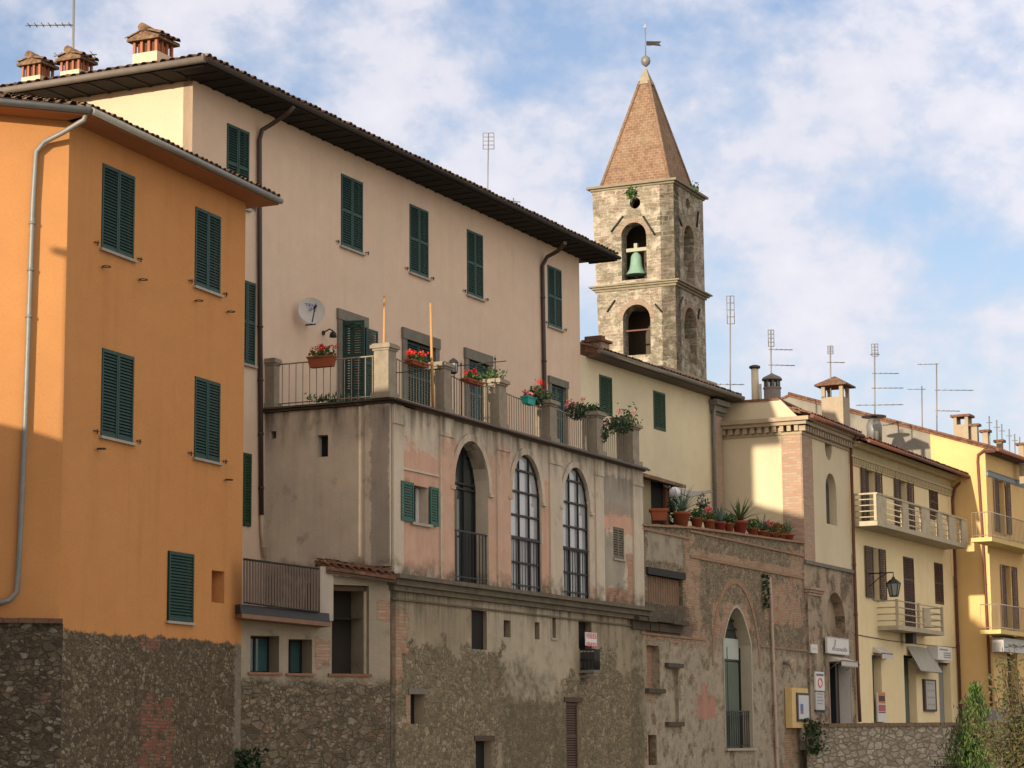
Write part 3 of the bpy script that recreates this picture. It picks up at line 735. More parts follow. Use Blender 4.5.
# ================================================================== TERRACE BLOCK (arcaded front, old stone wall below)
ZT = 9.3; ZL = 5.42
def build_terrace():
    H = thing('terrace_building', 'weathered pink arcaded building with a roof terrace above an old stone wall', 'building', QF.P(0, 0))
    wth = (.58,.5,.395)
    def mk(name, pinks, bricks, greys):
        m = Mat(name, .94, .12)
        a = m.L_plaster(wth, var=.4, stain=.4, c2=(.45,.385,.31))
        lt = m.L_plaster((.52,.45,.37), var=.3, stain=.4)
        a = lay(m, a, lt, m.math('MULTIPLY', m.thr(.8, .5, .62), .6))
        if pinks: a = lay(m, a, m.L_plaster((.56,.33,.24), var=.4, stain=.4, c2=(.5,.36,.27)), m.patch(pinks, .55, 1.8, .1))
        if greys: a = lay(m, a, m.L_plaster((.3,.27,.23), var=.5, stain=.5), m.math('MULTIPLY', m.patch(greys, .7, 1.5, .15), .8))
        if bricks: a = lay(m, a, m.L_brick((.36,.15,.09), (.42,.24,.15), (.32,.26,.2)), m.patch(bricks, .9, 2.4, .1))
        dirt = m.math('MULTIPLY', m.below(ZL+.45, .55, 1.8, .35), .75); a = lay(m, a, ((.07,.055,.038), .3), m.math('MULTIPLY', dirt, m.thr(2.4, .35, .55)))
        dk = m.thr(1.3, .6, .78)
        a = lay(m, a, ((.05,.042,.033), .3), m.math('MULTIPLY', dk, .65))
        # dark run-off under the terrace edge
        x = m.sep(m.uv()); top = m.math('SUBTRACT', 1., m.math('DIVIDE', m.math('SUBTRACT', ZT-.15, x[1]), .9), clamp=True)
        run = m.math('MULTIPLY', top, m.ramp(m.noise(2.2, 4, vec=m.map(m.uv(), (1.3, .25, 1))), [(.4, 0), (.65, .8)]), clamp=True)
        a = lay(m, a, ((.04,.034,.028), .3), run)
        return m.done(a[0], a[1], .5, .02)
    MU = mk('weathered_arcade_plaster', [pr(QF,398,445,442,575), pr(QF,399,448,439,478), pr(QF,440,440,500,588), pr(QF,455,450,510,585), pr(QF,541,480,562,590), pr(QF,596,500,632,535)],
            [pr(QF,626,550,640,598), pr(QF,596,585,640,606), pr(QF,596,590,612,600), pr(QF,540,585,562,600)],
            [pr(QF,600,472,640,520), pr(QF,600,530,625,590)])
    MS = mk('weathered_side_plaster', [], [], [pr(TLF,372,410,391,570)])
    holes = []; rev = []
    # three tall arches
    arches = []
    for k, (x0, x1, xt, yt, yb, d) in enumerate(((453.5,488.5,470,441,583.5,.42), (511,541.5,525,454.5,588.5,.13), (562.3,589.3,575,467.5,596.5,.13))):
        u0 = QF.at(x0, 520)[0]; u1 = QF.at(x1, 520)[0]; zt = QF.at(xt, yt)[1]; zb = QF.at(xt, yb)[1]
        zb = ZL+.03
        P_ = archpoly((u0, u1, zb, zt), zt-(u1-u0)*.62); holes.append(P_); rev.append(d); arches.append((u0, u1, zb, zt, d, P_))
    rw = QF.rect(411.6, 484.5, 428, 524.5); holes.append(rectpoly(rw)); rev.append(.3)
    rs = QF.rect(613, 526.5, 624.5, 560); holes.append(rectpoly(rs)); rev.append(.15)
    mb = MB(); mb.sheet(QF, rectpoly((0, QU1, ZL-.1, ZT-.05)), holes, .3, reveals=rev)
    mb.face([QF.P(QU1,0,0), QF.P(QU1,0,-3.2), QF.P(QU1,ZT-.05,-3.2), QF.P(QU1,ZT-.05,0)])
    mb.build('wall', MU, H)
    # side wall
    h2 = []
    for r in ((270,431.5,276,438.5), (317,435.5,328,456.5)):
        rr = TLF.rect(*r); h2.append(rectpoly(rr)); mb = MB(); mb.pbox(TLF, rr[0]-.001, rr[1]+.001, rr[2]-.001, rr[3]+.001, -.25, -.22); mb.build('vent_opening', M_dark, H)
    w = TLF.at(391, 400)[0]
    mb = MB(); mb.sheet(TLF, rectpoly((-.05, w, 0, ZT-.05)), h2, .22); mb.build('wall', MS, H)
    # mouldings round the arches, pilasters
    MR = mk('render_mouldings', [pr(QF,440,440,456,585), pr(QF,490,440,512,590)], [], [])
    for (u0, u1, zb, zt, d, pts) in arches:
        c = (u0+u1)/2; mb = MB(); wdt = .17; zs = zt-(u1-u0)*.62
        ins = [(u0, zb), (u0, zs)]; 
        def ring(grow, n=14):
            hw = (u1-u0)/2+grow; hh = (zt-zs)+grow
            return [(c-hw, zs-.0)]+[(c-hw*math.cos(PI*i/n), zs+hh*math.sin(PI*i/n)) for i in range(1, n)]+[(c+hw, zs)]
        A, B = ring(0.001), ring(wdt)
        for i in range(len(A)-1):
            a, b, e, f = A[i], A[i+1], B[i+1], B[i]
            mb.hexa([QF.P(a[0],a[1],.04),QF.P(b[0],b[1],.04),QF.P(b[0],b[1],-.02),QF.P(a[0],a[1],-.02),QF.P(f[0],f[1],.04),QF.P(e[0],e[1],.04),QF.P(e[0],e[1],-.02),QF.P(f[0],f[1],-.02)])
        for u in (u0-wdt-.05, u1): mb.pbox(QF, u, u+wdt+.05, zs-.09, zs-.003, -.02, .07)
        mb.build('arch_moulding', MR, H)
    for (x0, x1) in ((392,402),(439,452.5),(496,508.5),(548.5,560.5),(594,602),(631.5,641)):
        a = QF.at(x0, 470)[0]; b = QF.at(x1, 470)[0]; a = max(a, .0)
        mb = MB(); mb.pbox(QF, a, b, ZL+.02, ZT-.5, -.05, .045); mb.pbox(QF, a-.02, b+.02, ZT-.5, ZT-.42, -.05, .07); mb.pbox(QF, a-.01, b+.01, ZT-.42, ZT-.06, -.05, .055)
        mb.build('pilaster', MR, H)
    mb = MB(); a = TLF.at(366, 470)[0]; mb.pbox(TLF, a, w, 5.6, ZT-.06, -.05, .06); mb.build('pilaster', MS, H)
    # glazing of the arches
    def glaze(k, cols, rowsp, g, bars_at):
        u0, u1, zb, zt, d, pts = arches[k]
        mb = MB(); n = len(pts); mb.face([QF.P(p[0], p[1], -d+.02) for p in pts]); gl = mb.build('window', g, H)
        mb = MB(); o = -d+.03; c = (u0+u1)/2; zs = zt-(u1-u0)*.62
        def ztop(u): 
            x = min(1, abs(u-c)/((u1-u0)/2)); return zs+(zt-zs)*math.sqrt(max(0, 1-x*x))
        for i in range(cols+1):
            u = u0+.02+(u1-u0-.04)*i/cols; t = .014
            mb.pbox(QF, u-t, u+t, zb, max(zb+.3, ztop(u)-.01), o, o+.05)
        for z in bars_at:
            s = 1 if z < zs else math.sqrt(max(0, 1-((z-zs)/(zt-zs))**2))
            mb.pbox(QF, c-(u1-u0)/2*s, c+(u1-u0)/2*s, z-.022, z+.022, o+.001, o+.052)
        q = [p for p in pts[2:]]
        for i in range(len(q)-1): mb.tube([QF.P(q[i][0], q[i][1]-.02, o+.02), QF.P(q[i+1][0], q[i+1][1]-.02, o+.02)], .025, 5)
        mb.build('glazing_bars', M_iron, gl)
        return gl
    A0 = arches[0]
    for k in (1, 2):
        x = 525 if k == 1 else 575
        ys = (471,492.5,516,538,563) if k == 1 else (481,503,527,550,573)
        gl = glaze(k, 3, 0, M_glass, [QF.at(x, y)[1] for y in ys])
    zt_ = QF.at(470, 482)[1]
    gl = glaze(0, 3, 0, M_glassd, [zt_, zt_-.12, A0[2]+.04])
    mb = MB(); c = A0[0]+(A0[1]-A0[0])*.42; mb.pbox(QF, A0[0]+.05, A0[0]+.38, A0[2]+.1, zt_-.15, -.395, -.39); mb.pbox(QF, A0[0]+.05, A0[0]+.55, zt_+.05, A0[3]-.35, -.395, -.39); mb.build('curtain', simple('net_curtain', (.4,.4,.4), .9, .3, 2), gl)
    mb = MB(); mb.pbox(QF, A0[0]+.7, A0[0]+.95, A0[2]+.1, zt_-.15, -.395, -.385); mb.build('door_leaf', simple('olive_door', (.16,.13,.08), .8), gl)
    # low iron balustrades in the arches
    for (u0, u1, zb, zt, d, pts) in arches:
        mb = MB(); zr = QF.at(480, 534)[1] if d > .35 else (zb+1.28); n = 11; o = -.05
        mb.pbox(QF, u0+.01, u1-.01, zr-.02, zr+.02, o-.02, o+.02); mb.pbox(QF, u0+.01, u1-.01, zb+.12, zb+.15, o-.015, o+.015)
        for i in range(n):
            u = u0+.05+(u1-u0-.1)*i/(n-1); mb.pbox(QF, u-.009, u+.009, zb+.02, zr, o-.009, o+.009)
        mb.build('balustrade', M_iron, H)
    # small window with open teal shutters
    mb = MB(); mb.pbox(QF, rw[0]-.001, rw[1]+.001, rw[2]-.001, rw[3]+.001, -.31, -.28); wd = mb.build('window', M_glassd, H)
    mb = MB(); mb.pbox(QF, rw[0]+.03, rw[0]+.3, rw[2]+.02, rw[3]-.02, -.27, -.26); mb.build('pane', M_glass, wd)
    mb = MB(); mb.pbox(QF, rw[1]-.16, rw[1]-.01, rw[2]+.01, rw[3]-.01, -.25, -.22); mb.build('curtain', M_white, wd)
    mb = MB(); mb.pbox(QF, rw[0]-.05, rw[1]+.12, rw[2]-.07, rw[2]-.004, -.2, .07); mb.build('sill', M_sill, wd)
    l_ = QF.rect(400.5,482,411.3,523.5,.05); leaf(QF, l_[0]+.02, rw[0]-.01, rw[2]-.02, rw[3]+.03, .05, M_green2, wd)
    l_ = QF.rect(428,486.5,438.5,528,.05); leaf(QF, rw[1]+.01, l_[1], rw[2]-.02, rw[3]+.03, .05, M_green2, wd)
    mb = MB(); a = QF.at(401, 475); b = QF.at(440, 475); mb.pbox(QF, a[0], b[0]-.1, rw[3]+.3, rw[3]+.35, -.02, .035); mb.build('string_course', MR, H)
    mb = MB(); mb.pbox(QF, rs[0]-.001, rs[1]+.001, rs[2]-.001, rs[3]+.001, -.16, -.13); wd = mb.build('window', M_dark, H)
    leaf(QF, rs[0], (rs[0]+rs[1])/2, rs[2], rs[3], -.03, simple('bleached_shutter', (.17,.15,.11), .9, .5), wd); leaf(QF, (rs[0]+rs[1])/2, rs[1], rs[2], rs[3], -.03, bpy.data.materials['bleached_shutter'], wd)
    mb = MB(); mb.pbox(QF, rs[0]-.04, rs[1]+.04, rs[2]-.05, rs[2]-.003, -.1, .05); mb.build('sill', M_sill, wd)
    # terrace slab: layered, mossy edge
    MSL = simple('terrace_slab_stone', (.13,.11,.085), .95, .6, 5, bump=.5)
    mb = MB()
    for z0, z1, o in ((ZT-.06, ZT, .1), (ZT, ZT+.05, .17)):
        mb.pbox(QF, -.0-o, QU1+.02, z0, z1-.004, -3.3, o)
    mb.pbox(TLF, -.05, w+.1, ZT-.06, ZT-.005, -1, .1); mb.pbox(TLF, -.05, w+.165, ZT, ZT+.042, -1, .17)
    mb.build('terrace_slab', MSL, H)
    g = MB(); g.tube([QF.P(-.1, ZT+.0, .21), QF.P(QU1, ZT-.02, .21)], .035, 6); g.build('edge_pipe', M_pipe, H)
    # string course / ledge
    ML = simple('ledge_stone', (.15,.125,.09), .95, .75, 3., bump=.6)
    mb = MB()
    for z0, z1, o in ((ZL-.36, ZL-.24, .12), (ZL-.24, ZL-.1, .2), (ZL-.1, ZL, .3)):
        mb.pbox(QF, -o*.5, QU1+(.9 if z1 == ZL else .0)*0+.01, z0, z1-.003, -.2, o)
    mb.pbox(QF, 0, QU1, ZL-.56, ZL-.52, -.2, .05)
    mb.build('ledge', ML, H)
    # lower wall
    m = Mat('old_patched_wall', .95, .1)
    base = m.L_plaster((.36,.3,.215), var=.6, stain=.65, c2=(.26,.215,.15))
    lt = m.L_plaster((.5,.44,.345), var=.4, stain=.4); base = lay(m, base, lt, m.math('MULTIPLY', m.patch([pr(QF,480,600,570,680), pr(QF,555,600,575,700), pr(QF,480,660,560,700)], .9, 1.2, .25), .55))
    rb = m.L_rubble(8.5, mortar=(.34,.285,.2), hide=.74, stones=[(0,(.13,.1,.06)),(.4,(.26,.21,.13)),(.7,(.35,.285,.185)),(.9,(.46,.38,.26)),(1,(.3,.17,.1))])
    br = m.L_brick((.34,.15,.1), (.4,.27,.17), (.3,.25,.18), .26, .075)
    f = m.math('MAXIMUM', m.patch([pr(QF,388,645,500,775), pr(QF,585,670,644,775), pr(QF,500,700,560,775), pr(QF,388,665,470,775), pr(QF,430,655,470,690), pr(QF,560,675,620,775), pr(QF,600,655,618,770), pr(QF,392,640,415,770)], .75, 1.3, .1), m.math('MULTIPLY', m.thr(.7, .56, .62), m.below(3.6, .8)))
    a = lay(m, base, rb, f)
    a = lay(m, a, br, m.patch([pr(QF,390,607,408,655), pr(QF,406,690,411,725), pr(QF,392,615,402,690)], 1., 2.2, .08))
    mo = m.patch([pr(QF,500,665,548,780), pr(QF,548,700,580,780), pr(QF,630,640,645,770)], .9, .9, .4)
    a = lay(m, a, ((.11,.095,.06), .4), m.math('MULTIPLY', mo, m.thr(4, .3, .7)))
    x = m.sep(m.uv()); run = m.math('MULTIPLY', m.math('SUBTRACT', 1., m.math('DIVIDE', m.math('SUBTRACT', ZL-.3, x[1]), 1.1), clamp=True), m.ramp(m.noise(2.5, 4, vec=m.map(m.uv(), (1.5, .2, 1))), [(.45, 0), (.65, .8)]), clamp=True)
    a = lay(m, a, ((.05,.042,.03), .3), run)
    a = lay(m, a, ((.12,.1,.07), .3), m.math('MULTIPLY', m.thr(2.2, .55, .75), .5))
    MLW = m.done(a[0], a[1], .8, .035)
    holes = []; rev = []
    def op(name, r, mat, d=.3, poly=None):
        rr = QF.rect(*r); holes.append(rectpoly(rr)); rev.append(d)
        mb = MB(); mb.pbox(QF, rr[0]-.001, rr[1]+.001, rr[2]-.001, rr[3]+.001, -d-.03, -d); return mb.build(name, mat, H), rr
    op('opening', (471.4,609.6,487,650), M_dark, .1)
    op('opening', (503.7,620,510.7,637.5), M_dark, .16)
    op('opening', (534.8,622,539.7,639.5), M_dark, .12)
    o4, r4 = op('opening', (551.5,615.5,556,638), M_dark, .1)
    mb = MB(); mb.pbox(QF, r4[0]-.06, r4[0]-.001, r4[2]-.02, r4[3]+.05, -.05, .02); mb.pbox(QF, r4[0]-.06, r4[1]+.04, r4[2]-.06, r4[2]-.021, -.1, .04); mb.build('opening_frame', M_sill, o4)
    o5, r5 = op('opening', (578.4,621,591.7,650), M_dark, .18)
    o6, r6 = op('doorway', (566,702,579.5,770), M_wood, .1)
    leaf(QF, r6[0]+.02, r6[1]-.02, r6[2], r6[3]-.02, -.06, M_brown, o6, 1)
    op('doorway', (475.5,741,491.7,772), M_dark, .2)
    op('opening', (410.5,694,424,724), M_dark, .25)
    for x0, x1, y in ((408,426,692.5), (564,582,700.5), (474,494,739.5)):
        a_ = QF.at(x0, y)[0], QF.at(x1, y)[0], QF.at(x0, y)[1]; mb = MB(); mb.pbox(QF, a_[0], a_[1], a_[2]-.03, a_[2]+.09, -.2, .03); mb.build('lintel', M_wood if y > 695 else M_stone, H)
    mb = MB(); mb.sheet(QF, rectpoly((0, QU1, 0, ZL-.3)), holes, .3, reveals=rev); mb.build('wall', MLW, H)
    # pillars of the terrace parapet
    def pillar(pl, x0, x1, ytop, ox, base_w=1.25):
        a = pl.at(x0, ytop+25, ox); b = pl.at(x1, ytop+25, ox); c = (a[0]+b[0])/2; w2 = max(.12, (b[0]-a[0])/2*.56); zt = pl.at((x0+x1)/2, ytop, ox)[1]
        mb = MB(); z0 = ZT+.05
        w3 = w2
        def blk(k, za, zb): mb.pbox(pl, c-w3*k, c+w3*k, za, zb, ox-w3*k, ox+w3*k)
        blk(1.3, z0, z0+.12); blk(1.0, z0+.12, zt-.16); blk(1.15, zt-.16, zt-.11); blk(1.38, zt-.11, zt-.03); blk(1.2, zt-.03, zt)
        mb.build('parapet_pillar', M_stonepil, H); return c, zt
    P = []
    pillar(TLF, 267.5, 277, 359, -.1)
    P.append(pillar(QF, 378, 392, 344.5, -.15))
    for x0, x1, y in ((434.5,447,363),(488.5,501.5,380),(540,552,401),(587,598.5,412.5),(622.5,634,424.5)): P.append(pillar(QF, x0, x1, y, -.15))
    return P
PILL = build_terrace()

# ---------------- terrace railings (one between each pair of pillars)
def railing(pl, ua, ub, zf, ztop_a, ztop_b, ox, n, label, group, mat=M_rail, r=.011, curve=0.):
    T = thing('terrace_railing', label, 'railing', pl.P(ua, zf, ox), group)
    mb = MB()
    pts = [pl.P(ua+(ub-ua)*k/8, ztop_a+(ztop_b-ztop_a)*k/8+curve*(2*k/8-1)**2, ox) for k in range(9)]
    mb.tube(pts, .018, 6); mb.build('top_rail', mat, T)
    mb = MB(); mb.tube([pl.P(ua, zf+.1, ox), pl.P(ub, zf+.1, ox)], .014, 6); mb.build('bottom_rail', mat, T)
    for i in range(n):
        f = (i+.5)/n; u = ua+(ub-ua)*f
        mb = MB(); mb.tube([pl.P(u, zf, ox), pl.P(u, ztop_a+(ztop_b-ztop_a)*f+curve*(2*f-1)**2, ox)], r, 5, False); mb.build('baluster', mat, T)
    return T
wT = TLF.at(391, 400)[0]
_g = 'cream iron railings between the stone pillars of the terrace'
zR = TLF.at(330, 360, -.1)[1]
railing(TLF, TLF.at(279,380,-.1)[0], TLF.at(376,380,-.1)[0], ZT+.05, zR, zR, -.1, 14, 'iron railing along the short side of the terrace, left of the corner pillar', _g)
names = ['iron railing on the terrace just right of the corner pillar, carrying a red geranium trough', 'iron railing with tall spiked uprights and a lantern, second span from the terrace corner',
         'iron railing span of the terrace that ends at a small teal flower pot', 'iron railing span of the terrace in front of the lone blue door', 'last iron railing span at the far right end of the terrace']
zs = [P_[1] for P_ in PILL]
for k in range(5):
    ua = PILL[k][0]+.2; ub = PILL[k+1][0]-.2
    zt = ZT+1.0
    railing(QF, ua, ub, ZT+.05, zt, zt, -.15, max(8, int((ub-ua)/.135)), names[k], _g, curve=.08)

# ================================================================== LOW ANNEX between orange house and terrace block
_p = OF.P(OU1, 0); _q = QF.P(-.02, 0, 0); _v = (_q-_p).to_2d()
SF = Plane(_p.to_2d(), math.degrees(math.atan2(_v.x, _v.y))); SU1 = _v.length
def build_annex():
    H = thing('low_annex', 'low stone annex with two small blue windows, slatted balcony and dark loggia', 'building', SF.P(0, 0))
    m = Mat('annex_rubble', .95, .1)
    a = m.L_plaster((.38,.325,.25), var=.5, stain=.4, c2=(.3,.255,.19))
    rb = m.L_rubble(8., mortar=(.22,.18,.13), hide=.74, stones=[(0,(.1,.08,.055)),(.35,(.2,.165,.115)),(.65,(.28,.235,.17)),(.88,(.4,.35,.27)),(1,(.28,.14,.09))])
    a = lay(m, a, rb, m.below(SF.uv(300, 676)[1], .35, 1.6, .2))
    br = m.L_brick((.38,.18,.12), (.42,.29,.2), (.3,.26,.2)); a = lay(m, a, br, m.patch([pr(SF,316,640,330,668), pr(SF,376,600,390,620)], .9, 2.2, .1))
    a = lay(m, a, ((.05,.045,.035), .3), m.math('MULTIPLY', m.thr(1.8, .55, .75), .6))
    MA = m.done(a[0], a[1], .8, .035)
    holes = []; rev = []
    r = SF.rect(332,584.5,369,674)
    loggia = r; holes.append(rectpoly(r)); rev.append(.8)
    zc = SF.at(300, 622)[1]
    for x0, y0, x1, y1 in ((250.5,635.5,279,672.5), (288.5,639,312,673.5)):
        q = SF.rect(x0, y0, x1, y1); holes.append(rectpoly(q)); rev.append(.5)
        mb = MB(); mb.pbox(SF, q[0]-.001, q[1]+.001, q[2]-.001, q[3]+.001, -.52, -.5); w = mb.build('window', M_glassb, H)
        mb = MB(); 
        for k in (0, .5, 1): mb.pbox(SF, q[0]+(q[1]-q[0]-.04)*k, q[0]+(q[1]-q[0]-.04)*k+.04, q[2], q[3], -.499, -.46)
        mb.pbox(SF, q[0], q[1], q[3]-.04, q[3], -.498, -.455); mb.pbox(SF, q[0], q[1], q[2], q[2]+.04, -.498, -.455); mb.build('window_frame', M_black, w)
        mb = MB(); mb.pbox(SF, q[0]-.06, q[1]+.06, q[2]-.05, q[2]-.004, -.2, .06); mb.build('sill', simple('brick_sill', (.3,.15,.09), .9), w)
    ztop = SF.at(332, 577)[1]; zb = SF.at(300, 616)[1]
    ul = SF.at(331, 600)[0]
    out = [(0, 0), (SU1-.01, 0), (SU1-.01, ztop), (ul, ztop), (ul, zb), (0, zb)]
    ulx = SF.at(319, 600)[0]
    mb = MB(); mb.sheet(SF, out, holes, .3, reveals=rev)
    P = SF.P
    mb.face([P(ulx, zb, -.31), P(SU1-.3, zb, -.31), P(SU1-.3, zb, -2.), P(0, zb, -2.)])
    mb.build('wall', MA, H)
    mb = MB(); mb.pbox(SF, loggia[0], loggia[1], loggia[2]-.05, loggia[3]+.1, -1.2, -.82)
    mb.build('loggia_interior', simple('dim_interior', (.05,.042,.035), .9, .5, 1.5), H)
    mb = MB(); mb.pbox(SF, loggia[0]+.02, loggia[1]-.02, loggia[3]-.12, loggia[3]-.02, -.2, -.1); mb.build('timber_beam', M_wood, H)
    mb = MB(); a0 = SF.at(366.5, 600)[0]; mb.pbox(SF, a0, a0+.06, loggia[2], loggia[3]-.12, -.16, -.1); mb.build('timber_post', M_conc, H)
    mb = MB(); mb.pbox(SF, loggia[0]-.1, loggia[1]+.05, loggia[2]-.06, loggia[2]+.0, -.3, .05); mb.build('brick_sill', simple('old_brick_sill', (.25,.12,.08), .9, .5, 6), H)
    mb = MB(); q = SF.rect(319,566.5,332,621); mb.pbox(SF, q[0], q[1], q[2], q[3], -.3, .06); mb.build('rendered_pillar', simple('pale_render', (.48,.42,.36), .9, .35, 3), H)
    # little tiled roof over the loggia
    a_ = SF.xyz(327, 566.5, .1); b_ = SF.xyz(396, 576.5, .35)
    al = (b_-a_); al.normalize(); upv = Vector((-SF.N.x, -SF.N.y, .32)).normalized()
    L = (b_-a_).length; mb = MB(); slab(mb, [a_, b_, b_+upv*.6, a_+upv*.6], .07); rf = mb.build('tiled_canopy', M_tiler, H)
    mb = MB(); tile_field(mb, a_, al, upv, L, .62, .17, .06); mb.build('canopy_tiles', M_tiler, rf)
    mb = MB(); slab(mb, [a_-Vector((0,0,.09)), b_-Vector((0,0,.09)), b_+upv*.6-Vector((0,0,.09)), a_+upv*.6-Vector((0,0,.09))], .05); mb.build('canopy_boards', M_wood, rf)
    # balcony slab (slightly sagging) and layered edge
    BF = Plane(SF.P(0, 0, .02).to_2d(), 40)
    s0 = SF.at(242, 613.5, .5); s1 = SF.at(331, 622.5, .5); pa, pb = SF.P(s0[0], s0[1], .5), SF.P(s1[0], s1[1], .5)
    back = Vector((-SF.N.x, -SF.N.y, 0))*.75
    mb = MB(); slab(mb, [pa, pb, pb+back, pa+back], .09); mb.build('balcony_slab', simple('balcony_brick_edge', (.25,.15,.1), .9, .5, 5), H)
    mb = MB(); upk = Vector((0,0,.2)); d = Vector((0,0,.03)); f_ = back*.06
    mb.hexa([pa+f_+d*.2, pb+f_+d*.2, pb+back*.9+d*.2, pa+back*.9+d*.2, pa+f_*2+upk, pb+f_*2+upk, pb+back*.9+upk, pa+back*.9+upk]); mb.build('lead_kerb', simple('dark_lead', (.045,.045,.055), .6, .4, 4), H)
    R = thing('balcony_railing', 'brown flat slat railing on the low annex balcony beside the orange wall', 'railing', pa)
    ta = SF.xyz(243.5, 559, .46); tb = SF.xyz(319, 568.8, .46); ba = SF.xyz(243.5, 602.5, .46); bb = SF.xyz(319, 612, .46)
    Ms = simple('slat_brown_grey', (.14,.105,.085), .7, .4, 5)
    mb = MB(); mb.tube([ta, tb], .025, 6); mb.build('top_rail', M_iron, R); mb = MB(); mb.tube([ba, bb], .02, 6); mb.build('bottom_rail', M_iron, R)
    dx = (tb-ta).normalized(); n = 27
    for i in range(n):
        f = (i+.3)/n; p, q = ba.lerp(bb, f), ta.lerp(tb, f); w_ = dx*.02; t_ = Vector((SF.N.x, SF.N.y, 0))*.012
        mb = MB(); mb.hexa([p-w_+t_, p+w_+t_, p+w_-t_, p-w_-t_, q-w_+t_, q+w_+t_, q+w_-t_, q-w_-t_]); mb.build('slat', Ms, R)
build_annex()

# ================================================================== BELL TOWER
def build_tower():
    H = thing('bell_tower', 'tall square stone bell tower with red brick spire and two arched openings per side', 'tower', TF.P(0, 0))
    m = Mat('tower_stone', .95, .1)
    tan_ = [(0,(.1,.09,.06)),(.3,(.27,.24,.18)),(.5,(.15,.145,.095)),(.7,(.35,.31,.245)),(.88,(.25,.18,.14)),(1,(.1,.095,.075))]
    v = m.warp(.35, 1.6)
    def blocks(w, h_, seed, rmp):
        b = m.n('ShaderNodeTexBrick'); m.l(m.map(v, loc=(seed, seed*.3, 0)), b.inputs['Vector']); b.inputs['Scale'].default_value = 1
        b.inputs['Brick Width'].default_value = w; b.inputs['Row Height'].default_value = h_; b.inputs['Mortar Size'].default_value = .035; b.inputs['Mortar Smooth'].default_value = .2
        b.inputs['Color1'].default_value = (0,0,0,1); b.inputs['Color2'].default_value = (1,1,1,1); b.inputs['Mortar'].default_value = (.5,.5,.5,1)
        c = m.ramp(b.outputs['Color'], rmp); fn = m.noise(6, 4, .7)
        c = m.mix(m.ramp(fn, [(.35, .4), (.6, 0)]), c, (.1,.085,.06))
        c = m.mix(b.outputs['Fac'], c, (.37,.335,.27))
        return c, m.math('SUBTRACT', 1., b.outputs['Fac'])
    A = blocks(1.05, .38, 0, tan_); B = blocks(.72, .27, 3.3, tan_); Bk = blocks(.5, .17, 7., [(0,(.22,.12,.085)),(.5,(.3,.21,.16)),(1,(.27,.24,.18))])
    a = lay(m, A, B, m.thr(.45, .44, .5)); rbt = m.L_rubble(2.6, stones=[(0,(.11,.09,.06)),(.3,(.28,.25,.185)),(.55,(.17,.155,.1)),(.8,(.38,.34,.265)),(1,(.27,.2,.15))], mortar=(.37,.33,.26), asp=2.1, gap=.04, hide=.72, grime=.25); a = lay(m, a, rbt, m.thr(.7, .46, .5))
    cu = TF.uv(634, 260)[0]; 
    a = lay(m, a, Bk, m.math('MULTIPLY', m.thr(.55, .47, .55, vec=m.map(m.uv(), loc=(4, 2, 0))), .5))
    a = lay(m, a, ((.1,.088,.06), .3), m.math('MULTIPLY', m.thr(1.3, .5, .72), .6)); a = lay(m, a, ((.5,.45,.36), .5), m.math('MULTIPLY', m.thr(1.9, .48, .62), .55))
    MT = m.done(a[0], a[1], .8, .04)
    zc1 = TF.at(675, 283)[1]; zc2 = TF.at(673.3, 180)[1]; TWp = -TF.at(592, 190)[0]; TWb = -TF.at(599, 345)[0]; zb = TF.at(599, 345)[1]
    TW = (TWp+TWb)/2; RW = TR.at(705, 300)[0]
    def hole(pl, x0, x1, yt, yb, ym=None):
        u0 = pl.at(x0, (yt+yb)/2)[0]; u1 = pl.at(x1, (yt+yb)/2)[0]; return (u0, u1, pl.at((x0+x1)/2, yb)[1], pl.at((x0+x1)/2, yt)[1])
    hf = [hole(TF,621.5,646.5,222.5,279.5), hole(TF,623,650.5,304.5,355)]
    hr = [hole(TR,684,694,226,282), hole(TR,684.5,696.5,308,362)]
    ou, oz = TF.at(635, 203); orad = .3
    circ = [(ou+orad*math.cos(2*PI*k/14), oz+orad*math.sin(2*PI*k/14)) for k in range(14)]
    ou2, oz2 = TR.at(688, 204); circ2 = [(ou2+.3*math.cos(2*PI*k/14), oz2+.3*math.sin(2*PI*k/14)) for k in range(14)]
    front = [archpoly(hf[0]), archpoly(hf[1]), circ]
    right = [archpoly(hr[0]), archpoly(hr[1]), circ2]
    mb = MB(); d = .75
    # the shaft leans a little narrower at its foot on the left, as in the old masonry
    k = (TWp-TWb)/(TF.at(592,190)[1]-zb)
    def wl(z): return TWb+k*(z-zb)
    mb.sheet(TF, [(-wl(8), 8), (-.0, 8), (0, zc2), (-wl(zc2), zc2)], front, d, reveals=[d, d, .5])
    mb.sheet(TR, [(0, 8), (RW, 8), (RW, zc2), (0, zc2)], right, d, reveals=[d, d, .3])
    LB = TR.P(RW, 0)-TF.D.to_3d()*TW
    L0, L1 = TF.P(-wl(8), 8), TF.P(-wl(zc2), zc2)
    b8 = TR.P(RW, 8); bz = TR.P(RW, zc2); l8 = b8-TF.D.to_3d()*wl(8); lz = bz-TF.D.to_3d()*wl(zc2)
    mb.face([l8, L0, L1, lz]); mb.face([b8, l8, lz, bz])
    mb.face([TR.P(0,zc2-.02,-.05), TR.P(RW,zc2-.02,-.05), lz, L1])
    for z in (TF.at(675,290)[1]-.2, hf[1][2]-.15):
        mb.pbox(TF, -TW+.4, -.4, z-.2, z, -RW+.4, -.4)
    mb.build('shaft', MT, H)
    # dark infill walls added inside so that the openings read as shaded
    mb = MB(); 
    for z0, z1 in ((hf[0][2], hf[0][3]+.4), (hf[1][2]-.1, hf[1][3]+.4)): mb.pbox(TF, -TW+.5, -.9, z0, z1, -RW+.5, -RW*.62)
